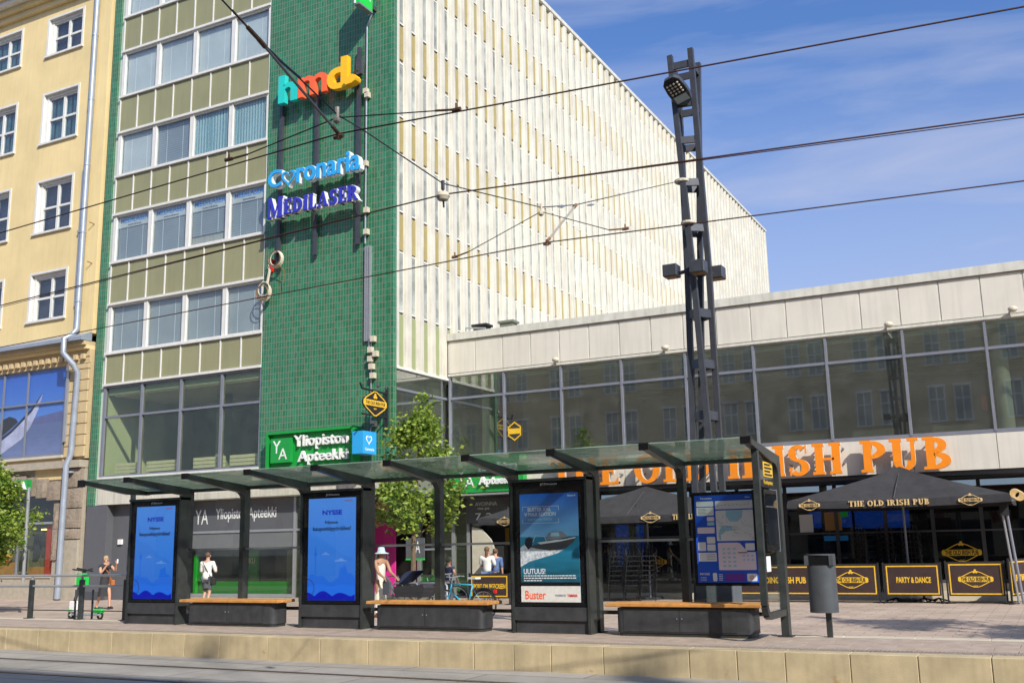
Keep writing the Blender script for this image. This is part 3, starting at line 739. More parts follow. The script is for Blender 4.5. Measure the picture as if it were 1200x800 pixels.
# white ribbed wing
WX = XR-.02; END = 80.0
bx('wing', MT['cream_dirty'], B, -31, WX-.16, TY+.2, END, 7.2, 25.6)
bx('wing_roof_edge', MT['coping'], B, -31, WX+.04, TY+.0, END+.1, 25.6, 25.78)
bx('wing_soffit', MT['white_frame'], B, WX-.3, WX+.03, TY+.2, END, 7.06, 7.14)
lv = [(25.6, 24.75, 'gold'), (24.65, 22.62, 'w'), (22.56, 21.36, 'gold'), (21.26, 19.25, 'w'), (19.16, 17.94, 'gold'), (17.81, 15.82, 'w'), (15.75, 14.56, 'gold'), (14.48, 12.43, 'w'), (12.34, 11.10, 'gold'), (11.05, 8.99, 'w'), (8.90, 7.14, 'sage')]
pitch = 0.752; n_cols = int((END-27.05)/pitch)
def wmesh(h):
    g = M().box(-.02, .0, .012, .038, 0, h).box(-.02, .0, .34, .366, 0, h).box(-.02, 0, .04, .34, 0, .05).box(-.02, 0, .04, .34, h-.05, h)
    return g.mesh('window', MT['white_frame'])
pier = M().prism([(0, 0), (.125, .045), (.14, .09), (.14, .335), (.125, .38), (0, .41)][::-1], 'z', 0, 18.46)
pv = [(a, b, c) for a, b, c in pier.v]; pier.v = pv
pier_me = pier.mesh('pier', MT['cream'])
capm = M().prism([(0, .02), (.15, .03), (.15, .385), (0, .40)][::-1], 'z', 0, .05).mesh('pier_foot', MT['white_frame'])
pan_me = {}
win_me = {}; gl_me = {}
rest_w = M(); rest_g = M(); rest_p = {'gold': M(), 'sage': M()}
for i in range(n_cols+1):
    y = 27.02+i*pitch
    p = link('pier', pier_me, B, (WX-.14+25, y-27, 7.14-PZ))
    p.location.x = WX-.14-B.location.x; p.location.y = y-B.location.y; p.location.z = 7.14-B.location.z
    if i < 44: link('pier_foot', capm, p, (0, 0, -.03))
    for zt, zb, k in lv:
        h = zt-zb; yy = y+.41-.02
        if k == 'w':
            if i < 46:
                key = round(h, 3)
                if key not in win_me:
                    win_me[key] = wmesh(h); gl_me[key] = M().box(-.018, -.012, .04, .34, .05, h-.05).mesh('pane', MT['pier_glass'])
                o = link('window', win_me[key], B, (WX-.10-B.location.x, yy-B.location.y, zb-B.location.z))
                link('pane', gl_me[key], o)
            else:
                rest_w.box(WX-.12, WX-.10, yy+.012, yy+.038, zb, zt).box(WX-.12, WX-.10, yy+.34, yy+.366, zb, zt); rest_g.box(WX-.13, WX-.118, yy+.04, yy+.34, zb, zt)
        else:
            if i < 46:
                key = (round(h, 3), k)
                if key not in pan_me: pan_me[key] = M().box(-.02, 0, .03, .35, 0, h).mesh('panel', MT[k])
                link('panel', pan_me[key], B, (WX-.105-B.location.x, yy-B.location.y, zb-B.location.z))
            else: rest_p[k].box(WX-.125, WX-.105, yy+.03, yy+.35, zb, zt)
rest_w.build('far_window_bars', MT['white_frame'], B, kind='stuff'); rest_g.build('far_windows', MT['pier_glass'], B, kind='stuff')
rest_p['gold'].build('far_gold_panels', MT['gold'], B, kind='stuff'); rest_p['sage'].build('far_sage_panels', MT['sage'], B, kind='stuff')

# ================================================================ GLAZED PAVILION
GY = 30.44; GX0, GX1 = XR+.0, 9.0
pav = thing('pavilion_building', 'low glazed pavilion with cream fascia panels, grey glazing bars and pub on the ground floor', 'building', (-6, 30.44, PZ))
V = pav
bx('roof', MT['coping'], V, GX0+.01, GX1, GY+.1, 60, 7.3, 8.60)
bx('coping', MT['coping'], V, GX0+.01, GX1+.1, GY-.10, GY+.3, 8.46, 8.71)
pm = {}
xs = [GX0+.0+i*1.066 for i in range(27)]
for i, x in enumerate(xs):
    if x > GX1-.2: break
    bx('fascia_panel', MT['fascia'], V, x+.035, min(x+1.045, GX1), GY-.02, GY+.05, 7.31, 8.44)
    bx('fascia_batten', MT['coping'], V, x-.022, x+.022, GY-.005, GY+.05, 7.31, 8.44)
bx('fascia_backing', MT['coping'], V, GX0+.01, GX1, GY+.05, GY+.12, 7.16, 8.46)
bx('fascia_trim', MT['coping'], V, GX0+.01, GX1, GY-.06, GY+.05, 7.20, 7.28)
mull = [GX0+.04] + [-16.12+2.13*i for i in range(12)]
mull = [x for x in mull if x < GX1]
zg0, zg1, zgt = 4.16, 7.16, 6.42
g = M()
for x in mull:
    bx('mullion', MT['alu'], V, x-.035, x+.035, GY-.03, GY+.12, zg0, zg1)
bx('transom', MT['alu'], V, GX0, GX1, GY-.015, GY+.10, zgt-.04, zgt+.04)
bx('transom', MT['alu'], V, GX0, GX1, GY-.018, GY+.10, zg0-.04, zg0+.06)
for a, b in zip(mull, mull[1:]+[GX1]):
    for z0, z1 in ((zg0+.06, zgt-.04), (zgt+.04, zg1)):
        bx('pane', MT['glass_pav'], V, a+.035, b-.035, GY+.04, GY+.048, z0, z1)
# side pane in line with the wing
bx('pane', MT['glass_pav'], V, XR-.12, XR-.112, TY+.3, GY, zg0+.06, zgt-.04); bx('pane', MT['glass_pav'], V, XR-.12, XR-.112, TY+.3, GY, zgt+.04, 7.04)
bx('transom', MT['alu'], V, XR-.16, XR-.06, TY+.3, GY-.02, zgt-.04, zgt+.04)
bx('transom', MT['alu'], V, XR-.16, XR-.06, TY+.3, GY-.02, zg0-.04, zg0+.06)
# upper room
bx('room_floor', MT['room_dark'], V, -30, GX1, GY+.13, 42, 4.0, 4.14)
bx('room_floor', MT['room_dark'], V, -23.5, XR-.2, TY+.65, GY+.13, 4.0, 4.14)
bx('room_ceiling', MT['pav_ceiling'], V, -30, GX1, GY+.13, 42, 6.98, 7.3)
bx('room_back_wall', MT['room_dark'], V, -30, GX1, 39, 39.3, 4.1, 7.0)
bx('room_wall', MT['room_grey'], V, -23.5, -22.8, GY-3, 39, 4.1, 7.0)
bx('room_partition', MT['room_dark'], V, -14.5, -14.3, 33.0, 39, 4.14, 6.98)
bx('room_partition', MT['room_grey'], V, -17.2, -14.5, 34.0, 34.2, 4.14, 6.98)
for x in (-17.35, -0.95, 3.2):
    M().lathe([(.21, 0), (.21, 2.84)], (x, GY+1.1, 4.14), 20).build('column', MT['column_paint'], V, smooth=False, auto=True)
for x in (-19.6,):
    M().lathe([(.21, 0), (.21, 2.84)], (x, 29.5, 4.14), 20).build('column', MT['column_paint'], V, auto=True)
c = bx('fire_extinguisher', MT['redplastic'], V, -1.55, -1.42, GY+1.4, GY+1.5, 4.9, 5.3)
g = M()
for j in range(5): g.box(-15, 6, GY+1.4+j*1.4, GY+1.46+j*1.4, 6.88, 6.97)
g.build('ceiling_rails', MT['room_green'], V)
for i in range(8): bx('radiator', MT['room_dark'], V, -15.6+i*2.13, -14.3+i*2.13, GY+.3, GY+.4, 4.2, 4.42)
# lower fascia
k = 0; x = GX0+.03
bx('lower_fascia_backing', MT['coping'], V, GX0+.01, GX1, GY+.03, GY+.5, 3.17, 4.12)
while x < GX1-.3:
    x1 = min(x+2.13, GX1); bx('lower_fascia_panel', MT['fascia'], V, x+.008, x1-.008, GY-.03, GY+.03, 3.16, 4.11); x = x1
bx('soffit', MT['grey_panel'], V, -23.7, GX1, GY-.0+.1, 33.4, 3.04, 3.15)
bx('soffit', MT['grey_panel'], V, -21.9, XR+.0, TY+.7, GY+.1, 3.04, 3.15)
# ground floor: pub front, set back
UY = 32.4
bx('terrace', MT['kerb_top'], V, -16.2, GX1, GY-.1, 38, PZ, PZ+.16)
bx('terrace_step', MT['granite_smooth'], V, -16.2, GX1, UY-.25, UY+.3, PZ+.16, PZ+.36)
g = [-15.2, -13.6, -12.0, -10.4, -8.9, -7.4, -5.9, -4.5, -3.2, -1.9, -.6, .7]
for x in g: bx('mullion', MT['grey_panel_dark'], V, x-.05, x+.05, UY-.03, UY+.08, PZ+.36, 3.04)
bx('transom', MT['grey_panel'], V, -15.2, 1, UY-.02, UY+.06, 1.55, 1.60)
bx('transom', MT['grey_panel_dark'], V, -15.2, 1, UY-.022, UY+.06, PZ+.36, .2)
for a, b in zip(g, g[1:]):
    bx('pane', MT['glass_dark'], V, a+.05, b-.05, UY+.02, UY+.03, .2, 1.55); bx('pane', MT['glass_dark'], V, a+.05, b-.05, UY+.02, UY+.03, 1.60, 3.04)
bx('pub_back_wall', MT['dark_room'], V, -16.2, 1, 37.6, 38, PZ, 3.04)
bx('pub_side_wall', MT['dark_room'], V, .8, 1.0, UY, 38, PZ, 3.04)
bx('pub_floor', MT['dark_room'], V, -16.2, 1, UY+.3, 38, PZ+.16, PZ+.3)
for x, z, ww, hh in ((P(722, 640, y=33.8).x, .6, 1.1, 1.55), (-7.0, 1.75, 1.3, .8), (-5.6, 1.7, 1.6, .8)):
    q_ = bx('video_wall', MT['pub_screen'], V, x, x+ww, 33.8, 33.9, z, z+hh)
for x in (-12.9, -8.3, -6.5): bx('interior_post', MT['grey_panel_dark'], V, x, x+.2, 33.2, 33.4, PZ, 3.04)
bx('bar_counter', MT['room_dark'], V, -9.8, -4.5, 35, 35.6, PZ, .95)
bx('notice', MT['signwhite'], V, -7.0, -6.6, UY-.005, UY+.01, 1.62, 2.15); bx('notice', MT['cblue'], V, -6.3, -5.6, UY-.005, UY+.01, 1.35, 1.50)
q_ = bx('notice', MT['shopwood'], V, -6.25, -5.75, UY-.005, UY+.01, 1.65, 2.2)
bx('notice', MT['limegreen'], V, -5.78, -5.55, UY-.009, UY+.008, 2.05, 2.2)
for cx, cz, ww, m_ in ((P(766, 658, y=UY).x, P(766, 658, y=UY).z, .9, 'pubgold'), (P(1127, 647, y=UY).x, P(1127, 647, y=UY).z, 1.05, 'pubgold'), (-8.05, 1.2, .9, 'pubgold')):
    pl = bx('window_badge', MT['pubblack'], V, cx-.02, cx+.02, UY-.010, UY+.005, cz-.02, cz+.02)
    pub_logo(pl, cx, cz, ww, UY-.012, m=m_)
# entrance wing between the tower and the pub
bx('entrance_wall', MT['room_dark'], V, -22.0, -16.2, 33.0, 33.2, PZ, 3.04)
for x in (-21.4, -19.9, -18.5, -17.9): bx('mullion', MT['alu_light'], V, x-.06, x+.06, 31.0, 31.15, PZ, 3.04)
for a, b in ((-21.4, -19.9), (-19.9, -18.5), (-18.5, -17.9)): bx('pane', MT['glass_store'], V, a+.06, b-.06, 31.06, 31.07, -.1, 3.0)
bx('shop_decor', MT['signgreen'], V, -20.4, -17.95, 31.4, 31.45, -.1, .42)
bx('shop_decor', MT['pink'], V, -20.3, -20.15, 31.4, 31.5, -.1, 2.2)
q_ = bx('shop_decor', MT['pink'], V, P(425, 650, y=30.5).x, P(463, 650, y=30.5).x, 30.5, 30.56, PZ, 3.0, label='pink window film with white lettering')
lettering('ALE ALE', 'signwhite', q_, -21.4, -20.8, .9, 1.25, 30.5, thick=.006, bold=.03)
bx('shop_decor', MT['room_green'], V, -20.0, -18.0, 32.0, 32.1, -.1, 2.6)
g = [( -17.72, PZ), (-16.75, PZ), (-16.72, .6), (-16.8, 1.1), (-17.0, 1.6), (-17.35, 1.95), (-17.72, 2.05)]
shape(g, 'beige', V, 30.95, 31.05, 'curved_screen')
g = bx('sign_panel', MT['grey_panel_dark'], V, -17.9, -15.3, 30.9, 31.0, 2.15, 3.02, label='dark opening hours panel above the entrance')
lettering('AVOINNA', 'cloth_white', g, -17.55, -16.7, 2.74, 2.87, 30.9, bold=0)
lettering('ma-pe', 'cloth_white', g, -17.45, -17.0, 2.58, 2.68, 30.9, bold=0)
lettering('la-su', 'cloth_white', g, -16.3, -15.9, 2.58, 2.68, 30.9, bold=0)
lettering('7-24', 'signwhite', g, -17.55, -16.65, 2.26, 2.50, 30.9, bold=0)
lettering('9-21', 'signwhite', g, -16.3, -15.5, 2.26, 2.50, 30.9, bold=0)
bx('door_frame', MT['alu_light'], V, -15.75, -15.6, 31.0, 31.15, PZ, 2.15); bx('door_head', MT['alu_light'], V, -17.7, -15.3, 31.0, 31.12, 2.08, 2.15)
bx('interior_post', MT['pubgold'], V, -17.1, -16.95, 32.2, 32.3, 1.4, 2.0); bx('interior_post', MT['pubgold'], V, -15.85, -15.7, 32.2, 32.3, 1.3, 2.05)
bx('interior_beam', MT['pubgold'], V, -16.9, -16.1, 32.2, 32.3, 1.80, 1.85)
bx('shop_shelf', MT['beige'], V, -17.4, -17.0, 31.9, 32.2, .6, 1.4)
bx('return_wall', MT['grey_panel'], V, -16.3, -15.4, 31.1, 33.2, PZ, 3.04)
# east end
bx('end_wall', MT['matte_black'], V, -.55, .9, GY+.9, GY+1.4, PZ, 3.05)
bx('end_glazing', MT['glass_pav'], V, .9, 6, GY+.3, GY+.31, PZ, 3.05); bx('end_room', MT['room_green'], V, .9, 6, 34, 34.2, PZ, 3.05)

# ================================================================ YELLOW BUILDING
yb = thing('yellow_building', 'old yellow plaster building with white casement windows above a rough stone shopfront', 'building', (-36, 27, PZ))
Yb = yb
YY = 27.0
xw0, xw1 = -60, -32.22
rows = [(23.90, 22.15), (20.45, 18.20), (16.57, 14.30), (12.62, 10.60)]
cols = [(-36.02, -33.80), (-39.87, -37.62), (-43.7, -41.45)]
def wall_with_holes(name, m, x0, x1, z0, z1, holes, y0, y1, parent):
    """plaster wall cut round its openings, built as butted blocks"""
    xs = sorted({x0, x1, *[h[0] for h in holes], *[h[1] for h in holes]}); zs = sorted({z0, z1, *[h[2] for h in holes], *[h[3] for h in holes]})
    g = M()
    for a, b in zip(xs, xs[1:]):
        run = None
        for c, d in zip(zs, zs[1:]):
            solid = not any(h[0] <= (a+b)/2 <= h[1] and h[2] <= (c+d)/2 <= h[3] for h in holes)
            if solid: run = (run[0], d) if run else (c, d)
            if (not solid or d == zs[-1]) and run:
                g.box(a, b, y0, y1, run[0], run[1]); run = None
    return g.build(name, m, parent)
holes = [(a, b, zb, zt) for zt, zb in rows for a, b in cols]
wall_with_holes('wall', MT['yellow_wall'], xw0, xw1, 9.75, 24.6, holes, YY, YY+.5, Yb)
bx('core', MT['room_dark'], Yb, xw0, -32.1, YY+.9, 45, PZ, 24.5)
n = 0
for ri, (zt, zb) in enumerate(rows):
    for ci, (a, b) in enumerate(cols):
        g = M(); o = .10     # moulded surround
        g.box(a-.02, a+.09, YY-.03, YY+.10, zb, zt).box(b-.09, b+.02, YY-.03, YY+.10, zb, zt).box(a+.09, b-.09, YY-.03, YY+.10, zt-.09, zt)
        g.box(a+.09, a+.24, YY+.10, YY+.3, zb, zt-.09).box(b-.16, b-.09, YY+.10, YY+.3, zb, zt-.09).box(a+.24, b-.16, YY+.10, YY+.3, zt-.20, zt-.09)
        g.box(a-.06, b+.04, YY-.09, YY+.2, zb-.08, zb+.0)
        w_ = g.build('window', MT['white_frame'], Yb)
        x0, x1, z0, z1 = a+.24, b-.16, zb, zt-.20
        s = M().box(x0, x0+.06, YY+.16, YY+.24, z0, z1).box(x1-.06, x1, YY+.16, YY+.24, z0, z1).box(x0+.08, x1-.08, YY+.16, YY+.24, z0, z0+.1).box(x0+.08, x1-.08, YY+.16, YY+.24, z1-.08, z1)
        xm = (x0+x1)/2; zm = z0+(z1-z0)*.52
        s.box(xm-.06, xm+.06, YY+.15, YY+.25, z0+.1, z1-.08).box(x0+.06, xm-.06, YY+.165, YY+.235, zm-.045, zm+.045).box(xm+.06, x1-.06, YY+.165, YY+.235, zm-.045, zm+.045)
        s.build('frame', MT['white_frame'], w_)
        for c, d in ((x0+.06, xm-.06), (xm+.06, x1-.06)):
            for e, f in ((z0+.1, zm-.045), (zm+.045, z1-.08)): bx('pane', MT['glass_window'], w_, c, d, YY+.20, YY+.206, e, f)
        bx('room', MT['window_dark'], w_, a+.01, b-.01, YY+.35, YY+.48, zb+.01, zt-.01)
        if ri == 1 or (ri == 0 and ci == 1):
            c = M()
            for j in range(7):
                u = x0+.05+j*(x1-x0-.1)/7; c.box(u, u+(x1-x0)/7*.62, YY+.27+.03*(j % 2), YY+.29+.03*(j % 2), z0+.05, z1)
            c.build('curtain', MT['curtain'], w_)
# cornice
for i, (y, z0, z1) in enumerate(((.16, 24.35, 24.62), (.34, 24.62, 24.85), (.62, 24.85, 25.05), (.78, 25.05, 25.30))):
    bx('cornice', MT['white_frame' if i in (2,) else 'yellow_wall'], Yb, xw0, xw1, YY-y, YY+.5, z0+.001, z1)
bx('gutter', MT['roof_metal'], Yb, xw0, xw1, YY-.95, YY+.5, 25.30, 25.42)
# ledge and dentil course
bx('ledge_capping', MT['zinc'], Yb, xw0, xw1+.02, YY-.50, YY, 9.42, 9.56)
M().prism([(YY-.5, 9.56), (YY, 9.56), (YY, 9.80)], 'x', xw0, xw1+.02).build('ledge_flashing', MT['zinc'], Yb)
bx('moulding', MT['sand_wall'], Yb, xw0, xw1, YY-.34, YY+.3, 9.26, 9.42); bx('moulding', MT['yellow_wall'], Yb, xw0, xw1, YY-.22, YY+.3, 9.12, 9.26)
bx('frieze', MT['sand_wall'], Yb, xw0, xw1, YY-.05, YY+.3, 8.85, 9.12)
d_me = M().box(0, .2, YY-.16-27, YY-.05-27, 0, .2).mesh('dentil', MT['sand_wall'], bevel=.01)
x = -33.5
while x > -41:
    link('dentil', d_me, Yb, (x+36, 0, 8.74-PZ)); x -= .36
link('dentil', d_me, Yb, (-33.0+36, 0, 8.74-PZ)); link('dentil', d_me, Yb, (-32.6+36, 0, 8.74-PZ))
bx('architrave', MT['sand_wall'], Yb, xw0, xw1, YY-.02, YY+.3, 8.60, 8.85)
# big first floor window
bx('window_backing', MT['alu'], Yb, -44, -33.42, YY+.15, YY+.3, 5.14, 8.60)
ww = bx('shop_window', MT['alu'], Yb, -33.48, -33.38, YY-.05, YY+.15, 5.10, 8.60, label='first floor window filled with a kayak poster')
bx('sky_print', MT['kayak_sky'], ww, -44, -33.48, YY+.12, YY+.15, 6.1, 8.55)
bx('water_print', MT['kayak_water'], ww, -44, -33.48, YY+.116, YY+.15, 5.16, 6.45)
shape([(-44, 6.45), (-44, 6.9), (-41, 6.7), (-37.6, 6.62), (-36, 6.5), (-35.2, 6.72), (-33.5, 6.9), (-33.5, 6.45)], 'hillblue', ww, YY+.112, YY+.15, 'hill_print')
shape([(-37.6, 5.7), (-36.6, 6.2), (-35.5, 6.95), (-34.95, 7.6), (-35.15, 7.0), (-35.5, 6.4), (-36.0, 5.9), (-37.2, 5.35), (-40, 5.2), (-40, 5.5)], 'kayak_white', ww, YY+.105, YY+.15, 'kayak_print')
shape([(-37.5, 6.4), (-37.2, 6.75), (-36.8, 6.85), (-36.45, 6.75), (-36.3, 6.6), (-37.2, 6.1)], 'matte_black', ww, YY+.10, YY+.15, 'kayak_print')
shape([(-37.6, 5.72), (-36.6, 6.22), (-35.5, 6.97), (-34.95, 7.62), (-35.45, 7.14), (-36.6, 6.32), (-37.6, 5.84)], 'window_dark', ww, YY+.098, YY+.15, 'kayak_print')
shape([(-38, 6.2), (-37.7, 6.35), (-37.45, 6.2), (-37.6, 5.95), (-38.1, 5.9)], 'pink', ww, YY+.095, YY+.15, 'glove_print')
g = M()
for x in (-37.2, -35.75, -33.5, -38.9, -41): g.box(x-.035, x+.035, YY+.03, YY+.09, 5.14, 8.6)
g.box(-44, -33.5, YY+.035, YY+.085, 7.2, 7.27).box(-44, -33.5, YY+.04, YY+.08, 5.14, 5.22)
g.build('glazing_bar', MT['alu'], ww)
for a, b in ((-44, -37.235), (-37.165, -35.785), (-35.715, -33.535)):
    bx('pane', MT['glass_cover'], ww, a, b, YY+.05, YY+.055, 5.22, 8.58)
bx('window_sill', MT['beige'], Yb, -44, -33.35, YY-.12, YY+.12, 5.02, 5.12)
# ashlar at the corner, course by course
bx('pier_core', MT['sand_wall'], Yb, -33.36, xw1, YY+.03, YY+.3, 4.95, 8.60)
bx('pier_core', MT['granite_smooth'], Yb, -33.36, xw1, YY+.05, YY+.3, PZ, 4.6)
z = 5.0
while z < 8.5:
    h = min(.42, 8.58-z)
    M().box(-33.34, xw1, YY-.05, YY+.03, z+.012, z+h-.012).build('stone_block', MT['sand_wall'], Yb, bevel=.015); z += h
bx('spandrel', MT['sand_wall'], Yb, xw0, -33.36, YY+.0, YY+.3, 4.88, 5.02)
bx('string_course', MT['granite_smooth'], Yb, xw0, xw1+.02, YY-.24, YY+.3, 4.60, 4.88)
random.seed(3)
def rough(parent, x0, x1, z0, z1, yf=YY-.12, m='granite', nx=4, nz=3):
    """hewn block with a hammered face"""
    g = M(); b = len(g.v); yb_ = YY+.05
    for j in range(nz+1):
        for i in range(nx+1):
            e = i in (0, nx) or j in (0, nz)
            g.v.append((x0+(x1-x0)*i/nx, (yf+.03) if e else yf+random.uniform(-.03, .02), z0+(z1-z0)*j/nz))
    for j in range(nz):
        for i in range(nx):
            q = j*(nx+1)+i; g.f.append((q, q+1, q+nx+2, q+nx+1))
    g.box(x0, x1, yf+.036, yb_, z0, z1)
    return g.build('stone_block', MT[m], parent)
bl = [(-32.24, -33.30, 3.86, 4.58), (-32.24, -33.30, 3.10, 3.84), (-32.24, -33.32, 2.36, 3.08), (-32.24, -33.30, 1.95, 2.34)]
for x1, x0, z0, z1 in bl: rough(Yb, x0, x1, z0+.01, z1-.01)
M().box(-33.3, -32.24, YY-.06, YY+.05, PZ, 1.93).build('stone_block', MT['granite_smooth'], Yb, bevel=.01)
bx('wall_patch', MT['yellow_wall'], Yb, -34.9, -33.4, YY-.01, YY+.3, 4.2, 4.60)
# segmental arch over the shop: voussoirs between two curves
def arcz(x, base, rise): return base - rise*((x+37.6)/4.2)**2
xs = [-44+.62*i for i in range(18)]
xs = [x for x in xs if x < -33.6]+[-33.42]
for a, b in zip(xs, xs[1:]):
    m0 = arcz((a+b)/2, 3.78, .42); rough(Yb, a+.01, b-.01, m0, min(m0+.72, 4.58), nx=3, nz=3)
for z0, z1 in ((3.30, 3.4), ): pass
bx('shop_head', MT['granite_smooth'], Yb, xw0, -33.36, YY+.04, YY+.3, 3.9, 4.6)
for z0, z1 in ((2.36, 3.3), (1.2, 2.34)): rough(Yb, -33.62, -33.36, z0, z1, nx=2)
M().box(-33.62, -33.36, YY-.02, YY+.3, PZ, 1.18).build('stone_block', MT['granite_smooth'], Yb)
bx('shop_plinth', MT['granite_smooth'], Yb, -44, -33.64, YY-.02, YY+.3, PZ, .55)
bx('shop_sill', MT['beige'], Yb, -44, -33.64, YY-.06, YY+.3, .55, .66)
bx('shop_transom', MT['alu_light'], Yb, -44, -33.64, YY+.1, YY+.2, 2.55, 2.63)
for x in (-35.8, -38.2): bx('mullion', MT['alu'], Yb, x-.04, x+.04, YY+.1, YY+.2, .66, 3.9)
for a, b in ((-44, -38.24), (-38.16, -35.84), (-35.76, -33.64)):
    bx('pane', MT['glass_store'], Yb, a, b, YY+.14, YY+.148, .66, 2.55); bx('pane', MT['glass_dark'], Yb, a, b, YY+.14, YY+.148, 2.63, 3.9)
bx('shop_curtain', MT['shopred'], Yb, -34.35, -33.7, YY+.25, YY+.3, .66, 2.5)
bx('shop_back', MT['dark_room'], Yb, -44, -33.5, 30, 30.2, PZ, 4)
bx('shop_floor', MT['shopwood'], Yb, -44, -33.5, YY+.3, 30, .4, .6)
# clothes rails with garments inside the shop
random.seed(5)
for j, x in enumerate((-35.5, -35.15, -34.85, -34.6, -36.3, -36.6)):
    g = M(); zt = 2.2+random.uniform(-.1, .1)
    g.prism([(x-.14, zt-.1), (x, zt), (x+.14, zt-.1), (x+.12, zt-.85), (x-.12, zt-.85)], 'y', YY+.7+.1*j, YY+.85+.1*j)
    g.build('garment', MT[('cloth_navy', 'cloth_grey', 'shopwood', 'cloth_denim', 'orange', 'cloth_navy')[j]], Yb)
bx('shop_table', MT['wood'], Yb, -35.6, -34.45, YY+.5, YY+1.1, .66, .95)
bx('shop_table', MT['wood'], Yb, -37.8, -36.4, YY+.4, YY+1.0, .66, 1.12)
g = M().ball((-37.2, YY+.7, 1.38), (.33, .2, .27), 12, 8); g.build('rucksack', MT['yellowcloth'], Yb, smooth=True)
for x, z in ((-35.2, 2.35), (-34.6, 2.28), (-34.7, 1.9)): bx('shelf_light', MT['shop_lamp'], Yb, x-.30, x+.30, YY+.9, YY+.96, z, z+.05)
pl = bx('price_frame', MT['alu_light'], Yb, -35.92, -35.35, YY+.3, YY+.33, .72, 1.62); bx('price_sheet', MT['dark_room'], pl, -35.87, -35.4, YY+.29, YY+.3, .78, 1.57)
for s_, z in (('NAISILLE', 2.0), ('MIEHILLE', 1.83)):
    lettering(s_, 'signwhite', Yb, -37.55, -36.55, z, z+.12, YY+.135, bold=.02)
sg = bx('shop_sign', MT['signgreen'], Yb, -39.2, -34.78, YY-.30, YY-.22, 3.83, 4.24, label='green shop sign with white raised letters')
serif_sign('ETTA', 'signwhite', sg, -36.6, -34.95, 3.88, 4.18, YY-.36, YY-.30)
# downpipes
pipe = M().tube([(-32.86, YY-.18, 25.3), (-32.86, YY-.18, 9.95), (-32.92, YY-.32, 9.7), (-33.0, YY-.62, 9.5), (-33.0, YY-.62, 8.95), (-32.72, YY-.35, 8.5), (-32.66, YY-.18, 8.2), (-32.72, YY-.2, 5.1), (-32.80, YY-.32, 4.7), (-32.86, YY-.3, PZ+.05)], .115, 12)
dp = pipe.build('downpipe', MT['zinc'], Yb, auto=True)
g = M()
for z in (22.2, 19.4, 16.6, 13.8, 11.0, 6.3, 4.4): g.lathe([(.13, 0), (.13, .06)], (-32.86 if z > 9 else -32.7, YY-.18, z), 12)
g.build('pipe_collar', MT['zinc'], dp)
M().box(-33.25, -33.05, YY-.08, YY-.0, 10.9, 16.5).box(-33.28, -33.02, YY-.12, YY, 13.9, 14.0).build('cable_duct', MT['alu_light'], Yb)
M().box(-33.35, -33.22, YY-.12, YY-.05, 5.6, 8.3).build('cable_duct', MT['alu_light'], Yb)
for z in (14.2, 12.6): M().tube([(-32.5, YY-.2, z), (-32.45, YY+.02, z-.05)], .02, 6).build('wall_hook', MT['rusty'], Yb)

# ================================================================ BUILDING ACROSS THE STREET (behind the camera, seen in the glass)
ob2 = thing('opposite_building', 'beige plaster building with brick arches seen only in the reflections of the pavilion glass', 'building', (-6, -9, PZ))
hs = []
for fl in range(5):
    for i in range(15): hs.append((-46+i*4.4, -46+i*4.4+1.0, 4.9+fl*3.6, 7.0+fl*3.6)); hs.append((-46+i*4.4+1.5, -46+i*4.4+2.5, 4.9+fl*3.6, 7.0+fl*3.6))
wall_with_holes('wall', MT['facade_beige'], -48, 32, PZ, 24.6, hs, -8.9, -8.4, ob2)
bx('core', MT['room_dark'], ob2, -48, 32, -22, -9.2, PZ, 24.6)
wf = M().box(0, .08, 0, .1, 0, 2.1).box(.92, 1, 0, .1, 0, 2.1).box(.46, .54, 0, .1, 0, 2.1).box(.08, .46, 0, .1, 1.3, 1.38).box(.54, .92, 0, .1, 1.3, 1.38).box(-.05, 1.05, -.1, .2, -.1, 0).box(-.05, 1.05, 0, .2, 2.1, 2.25)
wf_me = wf.mesh('window', MT['facade_window']); wp_me = M().box(.08, .92, .03, .05, 0, 2.1).mesh('pane', MT['blind_low'])
for k, h in enumerate(hs):
    o = link('window', wf_me, ob2, (h[0]+6, -8.5+9, h[2]-PZ)); link('pane', wp_me, o)
for i in range(15):
    g = M(); cx = -46+i*4.4+1.25
    g.torus((cx, -8.38, 2.2), 1.7, .22, 'y', 18, 6, 0, PI); g.build('arch', MT['facade_brick'], ob2)
    bx('shop_glass', MT['window_dark'], ob2, cx-1.4, cx+1.4, -8.42, -8.38, PZ+.4, 2.4)
bx('string_course', MT['facade_brick'], ob2, -48, 32, -8.4, -8.25, 4.3, 4.6)
bx('added_shadow_block', MT['facade_brick'], ob2, 26.1, 26.55, -9.9, -9.4, 24.6, 29.1)  # unseen block added on the roof to cast the wide shadow on the kerb
M().tube([(18.5, -9.6, 24.6), (18.5, -9.6, 28.9)], .03, 6).ball((18.5, -9.6, 29.1), .22).build('added_shadow_ball', MT['roof_metal'], ob2)  # rod and ball added out of view for the small round kerb shadow
